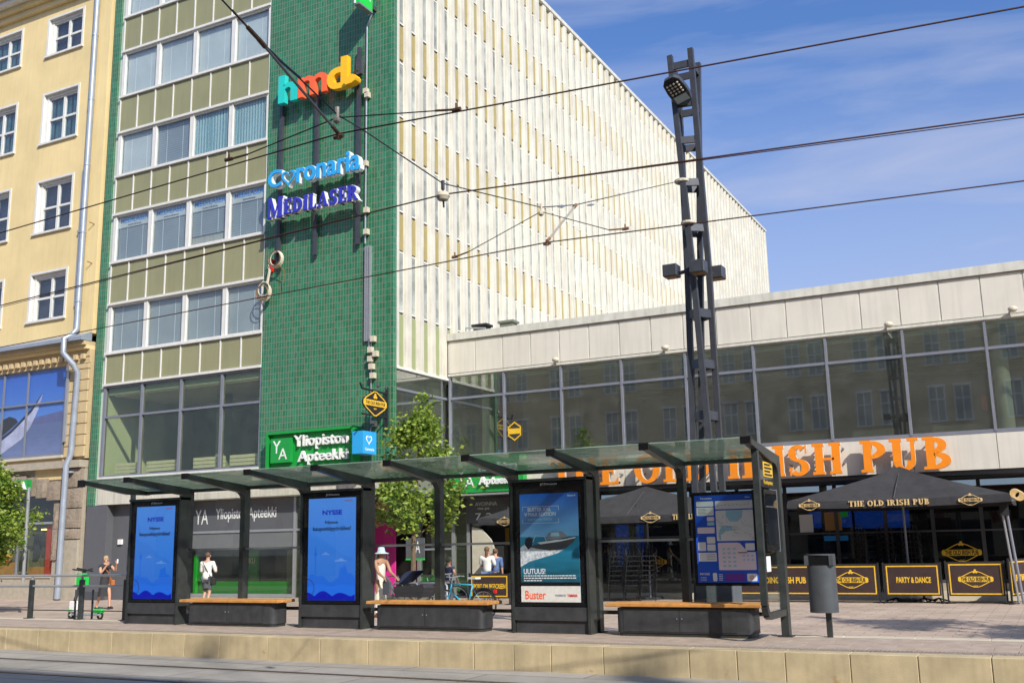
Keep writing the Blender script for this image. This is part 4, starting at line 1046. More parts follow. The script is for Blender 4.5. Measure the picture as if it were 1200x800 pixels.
# ================================================================ SIGNS ON THE GREEN TOWER
fr_ = thing('sign_frame', 'three dark upright posts on the green tiles that carry the stacked company signs', 'sign frame', (-21.3, 26.9, 11.2))
for x, z0, z1 in ((-22.98, 11.1, 17.0), (-21.39, 11.2, 17.1), (-19.62, 11.3, 18.35)):
    M().box(x-.06, x+.06, 26.82, 26.94, z0, z1).build('post', MT['steel'], fr_)
    g = M(); z = z0+.3
    while z < z1-.2: g.box(x-.03, x+.03, 26.94, 27.0, z, z+.06); z += 1.3
    g.build('bracket', MT['steel'], fr_)
bx('junction_box', MT['steel'], fr_, -19.66, -19.42, 26.72, 26.85, 17.3, 17.85)
s1 = thing('company_sign', 'lowercase three letter sign in teal, coral and amber, topmost of the stacked signs', 'sign', (-21.3, 26.6, 16.8))
channel('h', 'teal', s1, -22.86, -22.02, 16.86, 17.90, 26.50, 26.70, bold=.03)
channel('m', 'coral', s1, -21.98, -20.72, 16.88, 17.62, 26.50, 26.70, bold=.018)
channel('d', 'amber', s1, -20.72, -19.86, 16.84, 17.98, 26.50, 26.70, bold=.03)
sw = [(-19.98, 16.98), (-19.82, 17.06), (-19.72, 17.14), (-19.62, 17.20), (-19.50, 17.16), (-19.42, 17.04), (-19.46, 16.95), (-19.62, 16.88), (-19.86, 16.86)]
shape(sw, 'amber', s1, 26.42, 26.72, 'letter')
M().tube([(-19.55, 26.7, 17.45), (-19.9, 26.8, 17.35)], .02, 6).build('tie_rod', MT['steel'], s1)
s2 = thing('clinic_sign', 'bright blue rounded letters with a heart for the second letter, below the three letter sign', 'sign', (-21.2, 26.6, 13.5))
def blue(s_, a0, a1, z0, z1): 
    channel(s_, 'skyblue', s2, a0, a1, z0, z1, 26.36, 26.40, bold=.02); channel(s_, 'signwhite', s2, a0-.01, a1+.02, z0-.018, z1+.012, 26.405, 26.60, bold=.035)
blue('C', -23.10, -22.50, 13.72, 14.35)
hp = lambda cx, cz, r: [(cx+r*1.0*(16*math.sin(t)**3)/16, cz+r*(13*math.cos(t)-5*math.cos(2*t)-2*math.cos(3*t)-math.cos(4*t))/16) for t in [i*2*PI/24 for i in range(24)]]
def heart(parent, cx, cz, r, wd, m, d0, d1, back=None):
    o, i_ = hp(cx, cz, r), hp(cx, cz+.02*r, r-wd)
    g = M()
    for k in range(24):
        j = (k+1) % 24; g.prism([o[k], o[j], i_[j], i_[k]], 'y', d0-(k % 2)*.0005, d1)
    g.build('heart', MT[m], parent)
heart(s2, -22.20, 13.98, .31, .09, 'skyblue', 26.36, 26.40); heart(s2, -22.20, 13.98, .32, .11, 'signwhite', 26.405, 26.60)
blue('ronaria', -21.86, -19.20, 13.70, 14.42)
s3 = thing('laser_clinic_sign', 'dark blue serif capital letters with white sides, lowest of the stacked signs', 'sign', (-21.2, 26.6, 12.5))
def navy(s_, a0, a1, z0, z1):
    serif_sign(s_, 'navy', s3, a0, a1, z0, z1, 26.34, 26.38); serif_sign(s_, 'signwhite', s3, a0-.012, a1+.03, z0-.025, z1+.015, 26.39, 26.56)
navy('M', -23.08, -22.42, 12.60, 13.32); navy('EDILASER', -22.36, -19.25, 12.66, 13.18)
# high green cube and the side signs on the corner
s4 = thing('pharmacy_flag_sign', 'green box sign standing out from the tower high above the coloured letters', 'sign', (-19.1, 26.5, 19.4))
bx('box', MT['limegreen'], s4, -19.14, -18.98, 25.98, 26.72, 19.46, 20.6); bx('edge', MT['signwhite'], s4, -19.20, -19.14, 25.96, 26.74, 19.42, 20.6); bx('edge', MT['alu'], s4, -19.2, -18.98, 25.96, 26.74, 19.40, 19.458)
bx('bracket', MT['steel'], s4, -19.1, -19.0, 26.74, 27.0, 19.6, 19.75)
lettering('YA', 'signwhite', s4, 26.1, 26.6, 19.75, 20.1, -18.975, face='+x', frontsign=1)
s5 = thing('green_pharmacy_sign', 'wide green pharmacy sign with white raised letters low on the green tower', 'sign', (-21.25, 26.8, 4.0))
g = M().box(-23.05, -19.5, 26.72, 26.97, 3.99, 5.24)
g.box(-23.05, -19.5, 26.55, 26.72, 5.16, 5.24).box(-23.05, -19.5, 26.55, 26.72, 3.99, 4.07).box(-23.05, -22.98, 26.55, 26.72, 4.07, 5.16).box(-19.57, -19.5, 26.55, 26.72, 4.07, 5.16)
g.build('box', MT['signgreen'], s5)
lg = bx('logo_tile', MT['signgreen'], s5, -22.85, -22.02, 26.56, 26.71, 4.22, 5.02)
lettering('Y', 'signwhite', lg, -22.75, -22.42, 4.52, 4.94, 26.555, thick=.01, bold=0); lettering('A', 'signwhite', lg, -22.50, -22.14, 4.32, 4.68, 26.555, thick=.01, bold=0)
channel('Yliopiston', 'signwhite', s5, -21.92, -19.75, 4.60, 5.08, 26.60, 26.71, bold=.01)
channel('Apteekki', 'signwhite', s5, -21.75, -19.75, 4.10, 4.56, 26.60, 26.71, bold=.01)
s6 = thing('green_pharmacy_sign', 'green pharmacy sign above the entrance, half hidden behind the tree and bus shelter', 'sign', (-17, 30.2, 3.15))
bx('box', MT['signgreen'], s6, -18.1, -15.30, 30.12, 30.40, 3.16, 4.35)
lettering('Y', 'signwhite', s6, -17.80, -17.45, 3.55, 3.95, 30.115, thick=.01, bold=0); lettering('A', 'signwhite', s6, -17.5, -17.12, 3.32, 3.72, 30.115, thick=.01, bold=0)
channel('Yliopiston', 'signwhite', s6, -17.0, -15.5, 3.74, 4.14, 29.98, 30.12, bold=.035); channel('Apteekki', 'signwhite', s6, -16.9, -15.5, 3.32, 3.66, 29.98, 30.12, bold=.035)
bx('light_rail', MT['alu_light'], s6, -17.6, -15.3, 30.05, 30.15, 3.06, 3.12)
# hanging pub badge on an iron bracket
s7 = thing('hanging_pub_sign', 'yellow and black lozenge pub sign hanging from an iron bracket on the tower corner', 'sign', (-18.45, 26.6, 5.4))
bx('wall_bar', MT['matte_black'], s7, -18.47, -18.41, 26.86, 26.94, 5.0, 6.42)
M().tube([(-18.44, 26.9, 6.20), (-18.44, 25.55, 6.22), (-18.44, 25.45, 6.38)], .035, 8).build('bracket_arm', MT['matte_black'], s7)
M().tube([(-18.44, 26.9, 5.44), (-18.44, 25.55, 5.44)], .028, 8).build('bracket_arm', MT['matte_black'], s7)
lamp = M().lathe([(.03, 0), (.05, .05), (.02, .14)], (-18.38, 26.3, 6.32), 8); lamp.lathe([(.03, 0), (.05, .05), (.02, .14)], (-18.38, 26.75, 6.3), 8); lamp.build('spot_lamp', MT['steel'], s7)
cy, cz = 26.22, 5.82
dia = [(cy-.62, cz+.05), (cy-.50, cz+.16), (cy-.06, cz+.38), (cy+.06, cz+.38), (cy+.50, cz+.16), (cy+.62, cz+.05), (cy+.62, cz-.06), (cy+.5, cz-.17), (cy+.06, cz-.4), (cy-.06, cz-.4), (cy-.5, cz-.17), (cy-.62, cz-.06)]
pl = shape(dia, 'pubblack', s7, -18.48, -18.42, 'board', axis='x')
outline(dia, .035, 'pubgold', pl, -18.412, -18.42, 'border', axis='x')
shape([(cy-.60, cz-.09), (cy+.60, cz-.09), (cy+.60, cz+.09), (cy-.60, cz+.09)], 'pubgold', pl, -18.42, -18.410, 'name_bar', axis='x')
lettering('THE OLD IRISH PUB', 'pubblack', pl, cy-.52, cy+.52, cz-.05, cz+.05, -18.409, face='+x', frontsign=1)
g = M()
for a in (90, 210, 330):
    g.prism([(cy+.055*math.cos(math.radians(a))+.05*math.cos(t*PI/4), cz+.21+.05*math.sin(math.radians(a))+.05*math.sin(t*PI/4)) for t in range(8)], 'x', -18.42, -18.411-a*1e-6)
g.build('shamrock', MT['pubgold'], pl)
lettering('2007', 'pubgold', pl, cy-.08, cy+.08, cz-.2, cz-.15, -18.419, face='+x', frontsign=1)
s8 = thing('blue_heart_sign', 'small bright blue box sign with a white heart on the tower corner', 'sign', (-18.7, 26.3, 4.3))
bx('box', MT['skyblue'], s8, -19.12, -18.72, 26.0, 26.72, 4.28, 4.98); 
ho, hi_ = hp(26.32, 4.72, .16), hp(26.32, 4.72, .115); g = M()
for k in range(24):
    j = (k+1) % 24; g.prism([ho[k], ho[j], hi_[j], hi_[k]], 'x', -18.72, -18.712-(k % 2)*.0005)
g.build('heart', MT['signwhite'], s8)
lettering('Coronaria', 'signwhite', s8, 26.12, 26.6, 4.38, 4.47, -18.72, face='+x', frontsign=1)
M().tube([(-18.9, 26.5, 4.98), (-18.9, 26.7, 5.25), (-18.9, 27, 5.25)], .03, 6).build('bracket', MT['steel'], s8)
s9 = thing('window_sticker', 'yellow lozenge pub badge stuck inside the pavilion glass near its corner', 'sticker', (-15.6, 30.42, 5.1))
g = [(-15.75, 5.75), (-15.25, 5.45), (-15.25, 5.05), (-15.75, 4.7), (-16.05, 4.95), (-16.05, 5.5)]
cs = P(603, 505, y=30.43); g = [(cs.x+a*.24, cs.z+b*.32) for a, b in ((0, 1), (1, .45), (1, -.45), (0, -1), (-1, -.45), (-1, .45))]
outline(g, .035, 'pubgold', s9, 30.425, 30.435, 'border')
shape([(cs.x-.24, cs.z-.09), (cs.x+.24, cs.z-.09), (cs.x+.24, cs.z+.09), (cs.x-.24, cs.z+.09)], 'pubgold', s9, 30.42, 30.43, 'name_bar')

# cable conduit, boxes and coiled cable on the tower
cd_ = thing('cable_conduit', 'thin galvanised conduit running down the tower with a row of small white boxes', 'conduit', (-19.3, 26.95, 4.3))
M().tube([(-19.15, 26.93, 19.5), (-19.35, 26.93, 19.1), (-19.36, 26.93, 11.3)], .03, 6).build('pipe', MT['alu_light'], cd_)
M().box(-19.36, -19.30, 26.9, 27, 8.0, 11.2).box(-19.28, -19.22, 26.9, 27, 8.0, 11.2).box(-19.19, -19.13, 26.9, 27, 7.8, 11.2).build('pipe', MT['alu_light'], cd_)
M().tube([(-19.1, 26.95, 8), (-19.1, 26.95, 5.0)], .02, 6).build('pipe', MT['alu_light'], cd_)
for z, x in ((16.6, -19.36), (16.45, -19.3), (14.0, -19.36), (12.35, -19.3), (11.6, -19.3), (7.95, -19.0), (7.6, -19.1), (7.45, -18.9), (7.3, -19.1), (7.05, -19.05), (6.75, -19.0), (5.2, -18.95)):
    bx('socket_box', MT['porcelain'], cd_, x-.07, x+.09, 26.82, 26.98, z, z+.18)
cc = thing('cable_coil', 'two coils of loose grey and orange cable hanging on the tower beside the windows', 'cable', (-23.3, 26.8, 10.3))
g = M()
for i in range(6): g.torus((-22.98+.01*i, 26.78-.02*i, 11.25), .30-.012*i, .018, 'y', 20, 5); g.torus((-23.5+.012*i, 26.78-.02*i, 10.15+.02*i), .32-.015*i, .018, 'y', 20, 5)
g.build('coil', MT['porcelain'], cc)
g = M().torus((-23.5, 26.66, 10.12), .26, .018, 'y', 20, 5).torus((-22.98, 26.66, 11.27), .26, .016, 'y', 20, 5); g.tube([(-22.8, 26.7, 11.0), (-22.6, 26.75, 10.8), (-22.65, 26.8, 10.4)], .015, 5); g.build('coil', MT['rusty'], cc)
M().tube([(-23.35, 26.75, 10.4), (-23.25, 26.75, 10.9), (-23.35, 26.8, 11.1)], .05, 6).build('cable_tail', MT['porcelain'], cc); bx('hook_plate', MT['redplastic'], cc, -23.4, -23.28, 26.9, 27.0, 10.9, 11.35)

# orange pub name along the pavilion
s10 = thing('pub_name_sign', 'large orange serif capital letters along the cream band above the pub', 'sign', (-8.4, 30.1, 3.15))
serif_sign('THE OLD IRISH PUB', 'orange', s10, -14.25, -2.35, 3.20, 4.06, 30.02, 30.16, side='orange_side')
g = M()
x = -14.2
while x < -2.4: g.box(x, x+.04, 30.16, 30.41, 3.5, 3.54).box(x, x+.04, 30.16, 30.41, 3.9, 3.94); x += .75
g.build('stand_off', MT['alu'], s10)

# ================================================================ SMALL THINGS ON THE ROOF AND BANDS
for i, (px, py) in enumerate(((653, 422), (781, 408), (1042, 381), (1187, 363))):
    c = P(px, py, y=30.3)
    t = thing('flood_lamp', ['small spot lamp under the cream band nearest the tower', 'small spot lamp under the cream band just left of the mast', 'small spot lamp under the cream band right of the mast', 'small spot lamp under the cream band at the far right'][i], 'lamp', (c.x, c.y, c.z-.1), 'spot lamps along the cream band')
    M().ball((c.x, c.y-.12, c.z), (.13, .12, .09), 10, 6).build('lamp_head', MT['porcelain'], t, smooth=True)
    M().tube([(c.x, c.y-.05, c.z), (c.x-.1, c.y+.05, c.z-.05), (c.x-.1, c.y+.12, c.z-.12)], .03, 6).build('arm', MT['alu_light'], t)
for i, (px, w_, m_) in enumerate(((565, .5, 'matte_black'), (596, .5, 'room_dark'))):
    c = P(px, 384, y=31.6)
    t = thing('roof_vent', ['black roof vent with a cap above the first cream panels', 'low dark roof vent right of the black capped one'][i], 'vent', (c.x, 31.6, 8.6))
    bx('box', MT[m_], t, c.x-w_/2, c.x+w_/2, 31.4, 31.8, 8.55, 9.1); bx('cap', MT[m_], t, c.x-w_/2-.06, c.x+w_/2+.06, 31.35, 31.85, 9.1, 9.18)
t = thing('roof_ladder_rail', 'thin bent rail on the pavilion roof beside the white wing', 'rail', (-17.6, 31, 8.6)); M().tube([(-17.9, 31, 8.7), (-17.9, 31, 9.0), (-17.1, 31, 8.9), (-17.1, 31, 8.65)], .03, 6).build('tube', MT['alu_light'], t)

# ================================================================ TRAM SHELTER
def shelter():
    t = thing('tram_shelter', 'long dark steel tram shelter with green glass roof panels and open glazed back', 'shelter', (-10.7, 16.15, 0))
    px_ = [-3.8-1.53*i for i in range(9)]+[-17.32]
    Yp = 16.15; tw = .115
    for i, x in enumerate(px_):
        end = i in (0, 9)
        if i == 9: continue
        m = M().box(x-tw/2, x+tw/2, Yp-.08, Yp+.08, 0, 2.60)
        m.box(x-tw/2-.05, x+tw/2+.05, Yp-.13, Yp+.13, 0, .015)
        m.build('post', MT['shelter'], t)
        # curved knee and tapering arm, drawn in the plane of the post
        pts = [(Yp+.08, 2.602), (Yp+.08, 2.71), (14.55, 2.862), (14.50, 2.855), (14.50, 2.79), (Yp-.50, 2.61)]
        for k in range(7):
            a = PI/2*k/6; pts.append((Yp-.08-.20+.20*math.sin(a), 2.60-.20+.20*math.cos(a)-.015))
        pts.append((Yp-.078, 2.38)); pts.append((Yp-.078, 2.602))
        M().prism(pts, 'x', x-tw/2+.004, x+tw/2-.004).build('roof_arm', MT['shelter'], t)
        bx('arm_cap', MT['black'], t, x-.075, x+.075, 14.45, 14.52, 2.775, 2.88)
    # slim end post at the open left end
    x = px_[9]; M().box(x-.04-.36, x+.04-.36, Yp-.04, Yp+.04, .29, 2.70).build('post', MT['shelter'], t)
    pts = [(Yp+.08, 2.63), (Yp+.08, 2.71), (14.55, 2.862), (14.50, 2.855), (14.50, 2.79), (Yp-.5, 2.63)]; M().prism(pts, 'x', x-.05, x+.05).build('roof_arm', MT['shelter'], t)
    bx('arm_cap', MT['black'], t, x-.07, x+.07, 14.44, 14.52, 2.74, 2.88)
    for i in range(9):
        a, b = px_[i+1], px_[i]
        g = M(); z0, z1, y0, y1 = 2.865, 2.715, 14.48, Yp+.10
        g.v += [(a+.02, y0, z0), (b-.02, y0, z0), (b-.02, y1, z1), (a+.02, y1, z1), (a+.02, y0, z0+.014), (b-.02, y0, z0+.014), (b-.02, y1, z1+.014), (a+.02, y1, z1+.014)]
        g.f += [(0, 3, 2, 1), (4, 5, 6, 7), (0, 1, 5, 4), (1, 2, 6, 5), (2, 3, 7, 6), (3, 0, 4, 7)]
        g.build('roof_pane', MT['glass_roof'], t)
    bx('rear_beam', MT['shelter'], t, px_[9], px_[0]+.05, Yp-.03, Yp+.078, 2.64, 2.705)
    M().tube([(px_[9], Yp+.13, 2.68), (px_[0], Yp+.13, 2.68)], .032, 8).build('gutter', MT['shelter'], t)
    # back glazing: bays between posts (ad panels fill three of them)
    for i in range(9):
        a, b = px_[i+1]+tw/2, px_[i]-tw/2
        if i == 8: a = px_[9]-.32
        adbay = i in (2, 5, 8)
        m = (a+b)/2
        if not adbay:
            for c, d in ((a+.02, m-.006), (m+.006, b-.02)): bx('back_pane', MT['glass_clear'], t, c, d, Yp+.02, Yp+.03, .36, 2.60)
            bx('handrail', MT['alu_light'], t, a, b, Yp-.03, Yp+.01, 1.445, 1.485)
        bx('lower_rail', MT['shelter'], t, a, b, Yp-.0, Yp+.05, .29, .35)
    # rounded end frame at the right, across the platform
    x = px_[0]
    pts = [(x, 14.95, 2.78), (x, 14.95, .52), (x, 15.02, .40), (x, 15.15, .36), (x, Yp-.1, .36)]
    g = M()
    for p, q in zip(pts, pts[1:]): g.beam(p, q, .09, .09, up=(1, 0, 0))
    g.build('end_frame', MT['shelter'], t)
    bx('end_pane', MT['glass_clear'], t, x-.006, x+.006, 15.0, Yp-.1, .42, 2.45)
    return t
shelter()

def rr(x0, x1, z0, z1, r=.04, n=4):
    out = []
    for cx, cz, a0 in ((x1-r, z1-r, 0), (x0+r, z1-r, 1), (x0+r, z0+r, 2), (x1-r, z0+r, 3)):
        for k in range(n+1):
            a = (a0+k/n)*PI/2; out.append((cx+r*math.cos(a), cz+r*math.sin(a)))
    return out

# map board
mb = thing('route_map_board', 'blue route map board with white maps and timetables framed in black', 'map board', (-4.6, 16.0, .8))
x0, x1, z0, z1 = -5.10, -4.10, .78, 2.16
bx('frame', MT['black'], mb, x0-.03, x1+.03, 15.99, 16.06, z0-.03, z1+.03)
pn = bx('sheet', MT['navy'], mb, x0+.02, x1-.02, 15.982, 15.99, z0+.02, z1-.02)
pn.data.materials[0] = MT['cblue'] if False else mat('mapblue', (0.015, 0.10, 0.66), .4, var=.03)
mat('mapwhite', (.80, .82, .86), .4, var=.04); mat('mappink', (.84, .72, .82), .4, var=.04); mat('mapcyan', (.35, .62, .78), .4, var=.04); mat('purple', (.16, .04, .36), .4, var=.04); mat('greyink', (.25, .27, .33), .6)
def U(u, v): return (x0+.02+(x1-x0-.04)*u, z1-.02-(z1-z0-.04)*v)
def card(u0, v0, u1, v1, m, d=15.981, r=.014):
    a, b = U(u0, v1), U(u1, v0); return shape(rr(a[0], b[0], a[1], b[1], r), m, pn, d-.002, d, 'card')
card(.03, .07, .32, .13, 'mapwhite'); card(.03, .14, .32, .235, 'mapwhite'); card(.20, .25, .32, .30, 'mappink'); card(.20, .31, .32, .35, 'mapcyan')
card(.03, .37, .32, .44, 'mappink'); card(.18, .48, .32, .555, 'mapwhite'); card(.03, .54, .16, .64, 'mapwhite'); card(.18, .565, .32, .64, 'mapwhite'); card(.03, .66, .33, .76, 'mapwhite')
card(.35, .07, .98, .165, 'mapwhite'); mp_ = card(.35, .18, .98, .53, 'mapwhite'); card(.36, .55, .70, .86, 'mappink'); card(.68, .66, .97, .86, 'mappink', 15.9805); card(.81, .56, .96, .64, 'mapwhite')
shape([U(.66, .555), U(.72, .555), U(.84, .655), U(.84, .67), U(.66, .67)], 'mappink', pn, 15.9785, 15.9795, 'card')
card(.45, .90, .77, .985, 'purple'); card(.81, .90, .97, .985, 'mapwhite')
shape([U(.52, .185), U(.80, .185), U(.78, .27), U(.70, .31), U(.58, .31), U(.52, .25)], 'mapcyan', pn, 15.9775, 15.979, 'lake_print')
shape([U(.44, .36), U(.60, .36), U(.62, .41), U(.5, .42), U(.42, .45), U(.42, .52), U(.39, .52), U(.38, .44)], 'mapcyan', pn, 15.9775, 15.979, 'lake_print')
g = M(); random.seed(11)
for k in range(26):
    u, v = random.uniform(.37, .93), random.uniform(.27, .50); a = U(u, v); b = U(min(.97, u+random.uniform(-.1, .14)), min(.52, v+random.uniform(-.05, .05))); g.beam((a[0], 15.977, a[1]), (b[0], 15.977, b[1]), .003, .003)
g.build('street_lines', MT['greyink'], pn, kind='stuff')
g = M()
for r0 in range(5):
    for c0 in range(3):
        a = U(.43+.085*c0, .61+.048*r0); g.box(a[0], a[0]+.045, 15.977, 15.9785, a[1]-.03, a[1]-.002)
for c0 in range(3):
    for r0 in range(2): a = U(.76+.07*c0, .69+.045*r0); g.box(a[0], a[0]+.03, 15.976, 15.978, a[1]-.03, a[1])
g.build('timetable_marks', MT['mapcyan'], pn, kind='stuff')
g = M()
for k in range(9): a = U(.38, .075+.0); g.box(a[0]+.06*k, a[0]+.06*k+.035, 15.977, 15.9785, a[1]-.07+.008*(k % 3), a[1]-.064+.008*(k % 3))
for k in range(5): a = U(.06, .155+.016*k); g.box(a[0], a[0]+.12+.02*(k % 2), 15.977, 15.9785, a[1]-.006, a[1])
for k in range(4): a = U(.06, .68+.018*k); g.box(a[0]+.1, a[0]+.24, 15.977, 15.9785, a[1]-.006, a[1])
g.build('small_print', MT['greyink'], pn)
lettering('Tervetuloa', 'mapwhite', pn, *[U(.10, 0)[0], U(.30, 0)[0]], U(0, .045)[1], U(0, .025)[1], 15.98); lettering('Nysse', 'mapwhite', pn, U(.85, 0)[0], U(.93, 0)[0], U(0, .045)[1], U(0, .028)[1], 15.98)
lettering('NYSSE', 'mapwhite', pn, U(.04, 0)[0], U(.20, 0)[0], U(0, .915)[1], U(0, .89)[1], 15.98)
shape(rr(*[U(.25, 0)[0], U(.32, 0)[0]], U(0, .985)[1], U(0, .89)[1], .02), 'mapwhite', pn, 15.978, 15.98, 'tram_symbol')
g = M()
for k in range(3): a = U(.05, .94+.018*k); g.ball((a[0], 15.979, a[1]), .006, 6, 4); g.box(a[0]+.015, a[0]+.09, 15.977, 15.9785, a[1]-.003, a[1]+.003)
for k in range(4): a = U(.35, .91+.02*k); g.box(a[0], a[0]+.06, 15.977, 15.9785, a[1]-.006, a[1]+.004)
g.build('small_print', MT['mapwhite'], pn)
a = U(.89, .945); g = M().torus((a[0], 15.977, a[1]), .028, .004, 'y', 16, 4).beam((a[0]-.02, 15.977, a[1]-.02), (a[0]+.02, 15.977, a[1]+.02), .006, .002); g.build('no_smoking_symbol', MT['redplastic'], pn)

# departures display and the yellow stop sign on the end frame
dd = thing('departures_display', 'slim black departures display with dark screens hanging at the shelter end', 'display', (-3.85, 15.4, 1.2))
bx('housing', MT['black'], dd, -3.92, -3.74, 15.08, 15.84, 1.28, 2.16)
bx('screen', MT['glass_dark'], dd, -3.738, -3.732, 15.14, 15.80, 1.36, 2.1); bx('screen', MT['screen_navy'] if False else MT['window_dark'], dd, -3.73+.0-.009, -3.738, 15.16, 15.78, 1.38, 2.08)
bx('side_strip', MT['alu'], dd, -3.925, -3.735, 15.842, 15.86, 1.26, 2.18)
bx('sticker', MT['mapwhite'], dd, -3.80, -3.79, 15.2, 15.42, .98, 1.2)
ys = thing('stop_name_sign', 'yellow panel with black stop lettering under the shelter roof end', 'sign', (-3.85, 15.5, 2.2))
bx('plate', MT['matte_black'], ys, -3.835, -3.80, 15.08, 15.98, 2.2, 2.62)
bx('panel', MT['pubgold'], ys, -3.798, -3.790, 15.35, 15.90, 2.36, 2.58)
g = M()
for k in range(4): g.box(-3.788, -3.785, 15.40, 15.84-.1*(k % 2), 2.38+.05*k, 2.405+.05*k)
g.build('lettering', MT['matte_black'], ys)
lettering('Koskipuisto', 'pubgold', ys, 15.36, 15.9, 2.23, 2.31, -3.80, face='+x', frontsign=1)

# ================================================================ ADVERTISING CABINETS
def ad_unit(name, label, x0, x1, extra=None):
    t = thing(name, label, 'advertising display', ((x0+x1)/2, 15.9, 0), 'advertising cabinets in the tram shelter')
    y0, y1 = 15.72, 15.92
    bx('base', MT['bench_metal'], t, x0, x1-.0, y0+.03, y1, 0, .20)
    bx('kick_panel', MT['bench_metal'], t, x0-.01, x1+.01-.0, y0-.01, y1, .205, .42)
    bx('side_fin', MT['shelter'], t, x0-.055, x0-.012, y0-.02, y1+.02, 0, 2.52)
    bx('side_fin', MT['shelter'], t, x1+.012, x1+.055, y0-.04, y1+.03, 0, 2.56)
    c = M().box(x0-.01, x1+.01, y0, y1, .425, 2.47).build('cabinet', MT['black'], t, bevel=.01)
    bx('hood', MT['shelter'], t, x0-.055, x1+.055, y0-.06, y1+.03, 2.472, 2.52)
    lettering('JCDecaux', 'mapwhite', c, (x0+x1)/2-.15, (x0+x1)/2+.17, 2.40, 2.445, y0, bold=.02)
    return t, c, y0
def nysse(label, x0, x1):
    t, c, y0 = ad_unit('digital_ad_display', label, x0, x1)
    a, b, z0, z1 = x0+.13, x1-.13, .50, 2.36
    s = bx('screen', MT['screen_nysse'], t, a, b, y0-.006, y0, z0, z1); W = b-a
    lettering('NYSSE', 'screen_navy', s, a+W*.30, a+W*.72, 2.05, 2.14, y0-.006, bold=.03)
    lettering('Nysse', 'matte_black', s, a+W*.36, a+W*.63, 1.87, 1.945, y0-.006, bold=.02)
    lettering('kaupunkipyöräilee!', 'matte_black', s, a+W*.10, a+W*.90, 1.74, 1.84, y0-.006, bold=.02)
    lettering('TAMPERE', 'coral', s, a+W*.75, a+W*.93, 2.29, 2.315, y0-.006, bold=.01)
    def hills(m, d, base, amp, seed, nm, hfun=None):
        random.seed(seed); pts = [(a+.002, z0+.002)]
        n = 26; ph = [random.uniform(0, 6) for _ in range(4)]
        for i in range(n+1):
            u = i/n; h = hfun(u) if hfun else base+amp*(math.sin(u*7+ph[0])+.5*math.sin(u*15+ph[1])+.25*math.sin(u*31+ph[2]))
            pts.append((a+.002+(W-.004)*u, z0+max(.01, h)))
        pts.append((b-.002, z0+.002)); shape(pts, m, s, y0-d-.0005, y0-.006, nm)
    hills('screen_blue2b', .0075, .95, .12, 1, 'far_hill', lambda u: .98+.22*math.cos(u*3.2)) 
    hills('screen_blue2', .0085, .48, .035, 4, 'skyline', lambda u: .40+.06*math.sin(u*9)+(.20 if .66 < u < .83 else 0)+.03*math.sin(u*23))
    M().box(a+W*.155, a+W*.175, y0-.0095, y0-.006, z0+.3, z0+.95).build('tower_silhouette', MT['screen_blue2'], s); M().ball((a+W*.165, y0-.0088, z0+.83), (.035, .0005, .035), 10, 6).build('tower_silhouette', MT['screen_blue2'], s)
    hills('screen_blue', .0100, .27, .03, 6, 'near_hill', lambda u: .24+.05*abs(math.sin(u*6)))
    hills('screen_navy', .0115, .10, .03, 2, 'bushes', lambda u: .07+.075*abs(math.sin(u*8.3+1.9))*(1+.3*math.sin(u*5)))
    for cu, cz, k in ((.38, 1.32, .10), (.70, 1.20, .16)):
        cx = a+W*cu; g = [(cx-k*W*.9, cz), (cx+k*W*.9, cz), (cx+k*W*.7, cz+.02), (cx+k*W*.4, cz+.02), (cx+k*W*.3, cz+.04), (cx, cz+.06), (cx-k*W*.3, cz+.03), (cx-k*W*.6, cz+.025)]
        shape(g, 'screen_pale', s, y0-.0125, y0-.006, 'cloud')
    M().torus((a+.002, y0-.012, z0+.22), .16, .006, 'y', 14, 4, -PI/2, PI/2).build('cycle_wheel', MT['matte_black'], s)
    bx('cover_glass', MT['glass_cover'], t, x0+.03, x1-.03, y0-.022, y0-.018, .45, 2.38)
ramp_screen('screen_blue2b', (0.045, 0.22, 0.76), (0.014, 0.16, 0.70), .5, 1.7, .72)
MT['screen_blue2'] = emit('screen_blue2', (0.014, 0.135, 0.68), .70); MT['screen_blue'] = emit('screen_blue', (0.016, 0.15, 0.74), .72); MT['screen_navy'] = emit('screen_navy', (0.006, 0.012, 0.42), .7)
nysse('first tall screen from the left showing a blue cycling advert with clouds', -17.20, -15.86)
nysse('middle tall screen with the blue cycling advert, between two benches', -12.68, -11.33)
t, c, y0 = ad_unit('poster_display', 'right hand poster cabinet with a motor boat advert above a white strip', -8.18, -6.86)
a, b, z0, z1 = -8.06, -6.98, .50, 2.27; W = b-a
s = bx('poster', MT['poster_sky'], t, a, b, y0-.004, y0, z0, z1, label='blue motor boat poster'); H = z1-z0
def PU(u, v): return (a+W*u, z1-H*v)
shape([PU(0, .40), PU(.3, .405), PU(1, .40), PU(1, .85), PU(0, .85)], 'poster_sea', s, y0-.006, y0-.004, 'sea_print')
shape([PU(0, .50), PU(.1, .46), PU(.25, .48), PU(.5, .525), PU(.75, .525), PU(.62, .56), PU(.35, .60), PU(.15, .63), PU(0, .68)], 'wake', s, y0-.0072, y0-.004, 'wake_print')
shape([PU(.1, .48), PU(.3, .475), PU(.45, .44), PU(.97, .405), PU(.90, .46), PU(.78, .51), PU(.5, .53), PU(.22, .505)], 'grey_panel_dark', s, y0-.0085, y0-.004, 'hull_print')
shape([PU(.30, .455), PU(.60, .435), PU(.75, .43), PU(.95, .41), PU(.94, .42), PU(.7, .447), PU(.35, .472)], 'mapwhite', s, y0-.0095, y0-.004, 'hull_stripe')
shape([PU(.44, .435), PU(.48, .375), PU(.56, .355), PU(.72, .355), PU(.82, .405), PU(.6, .43)], 'greyink', s, y0-.0092, y0-.004, 'windscreen_print')
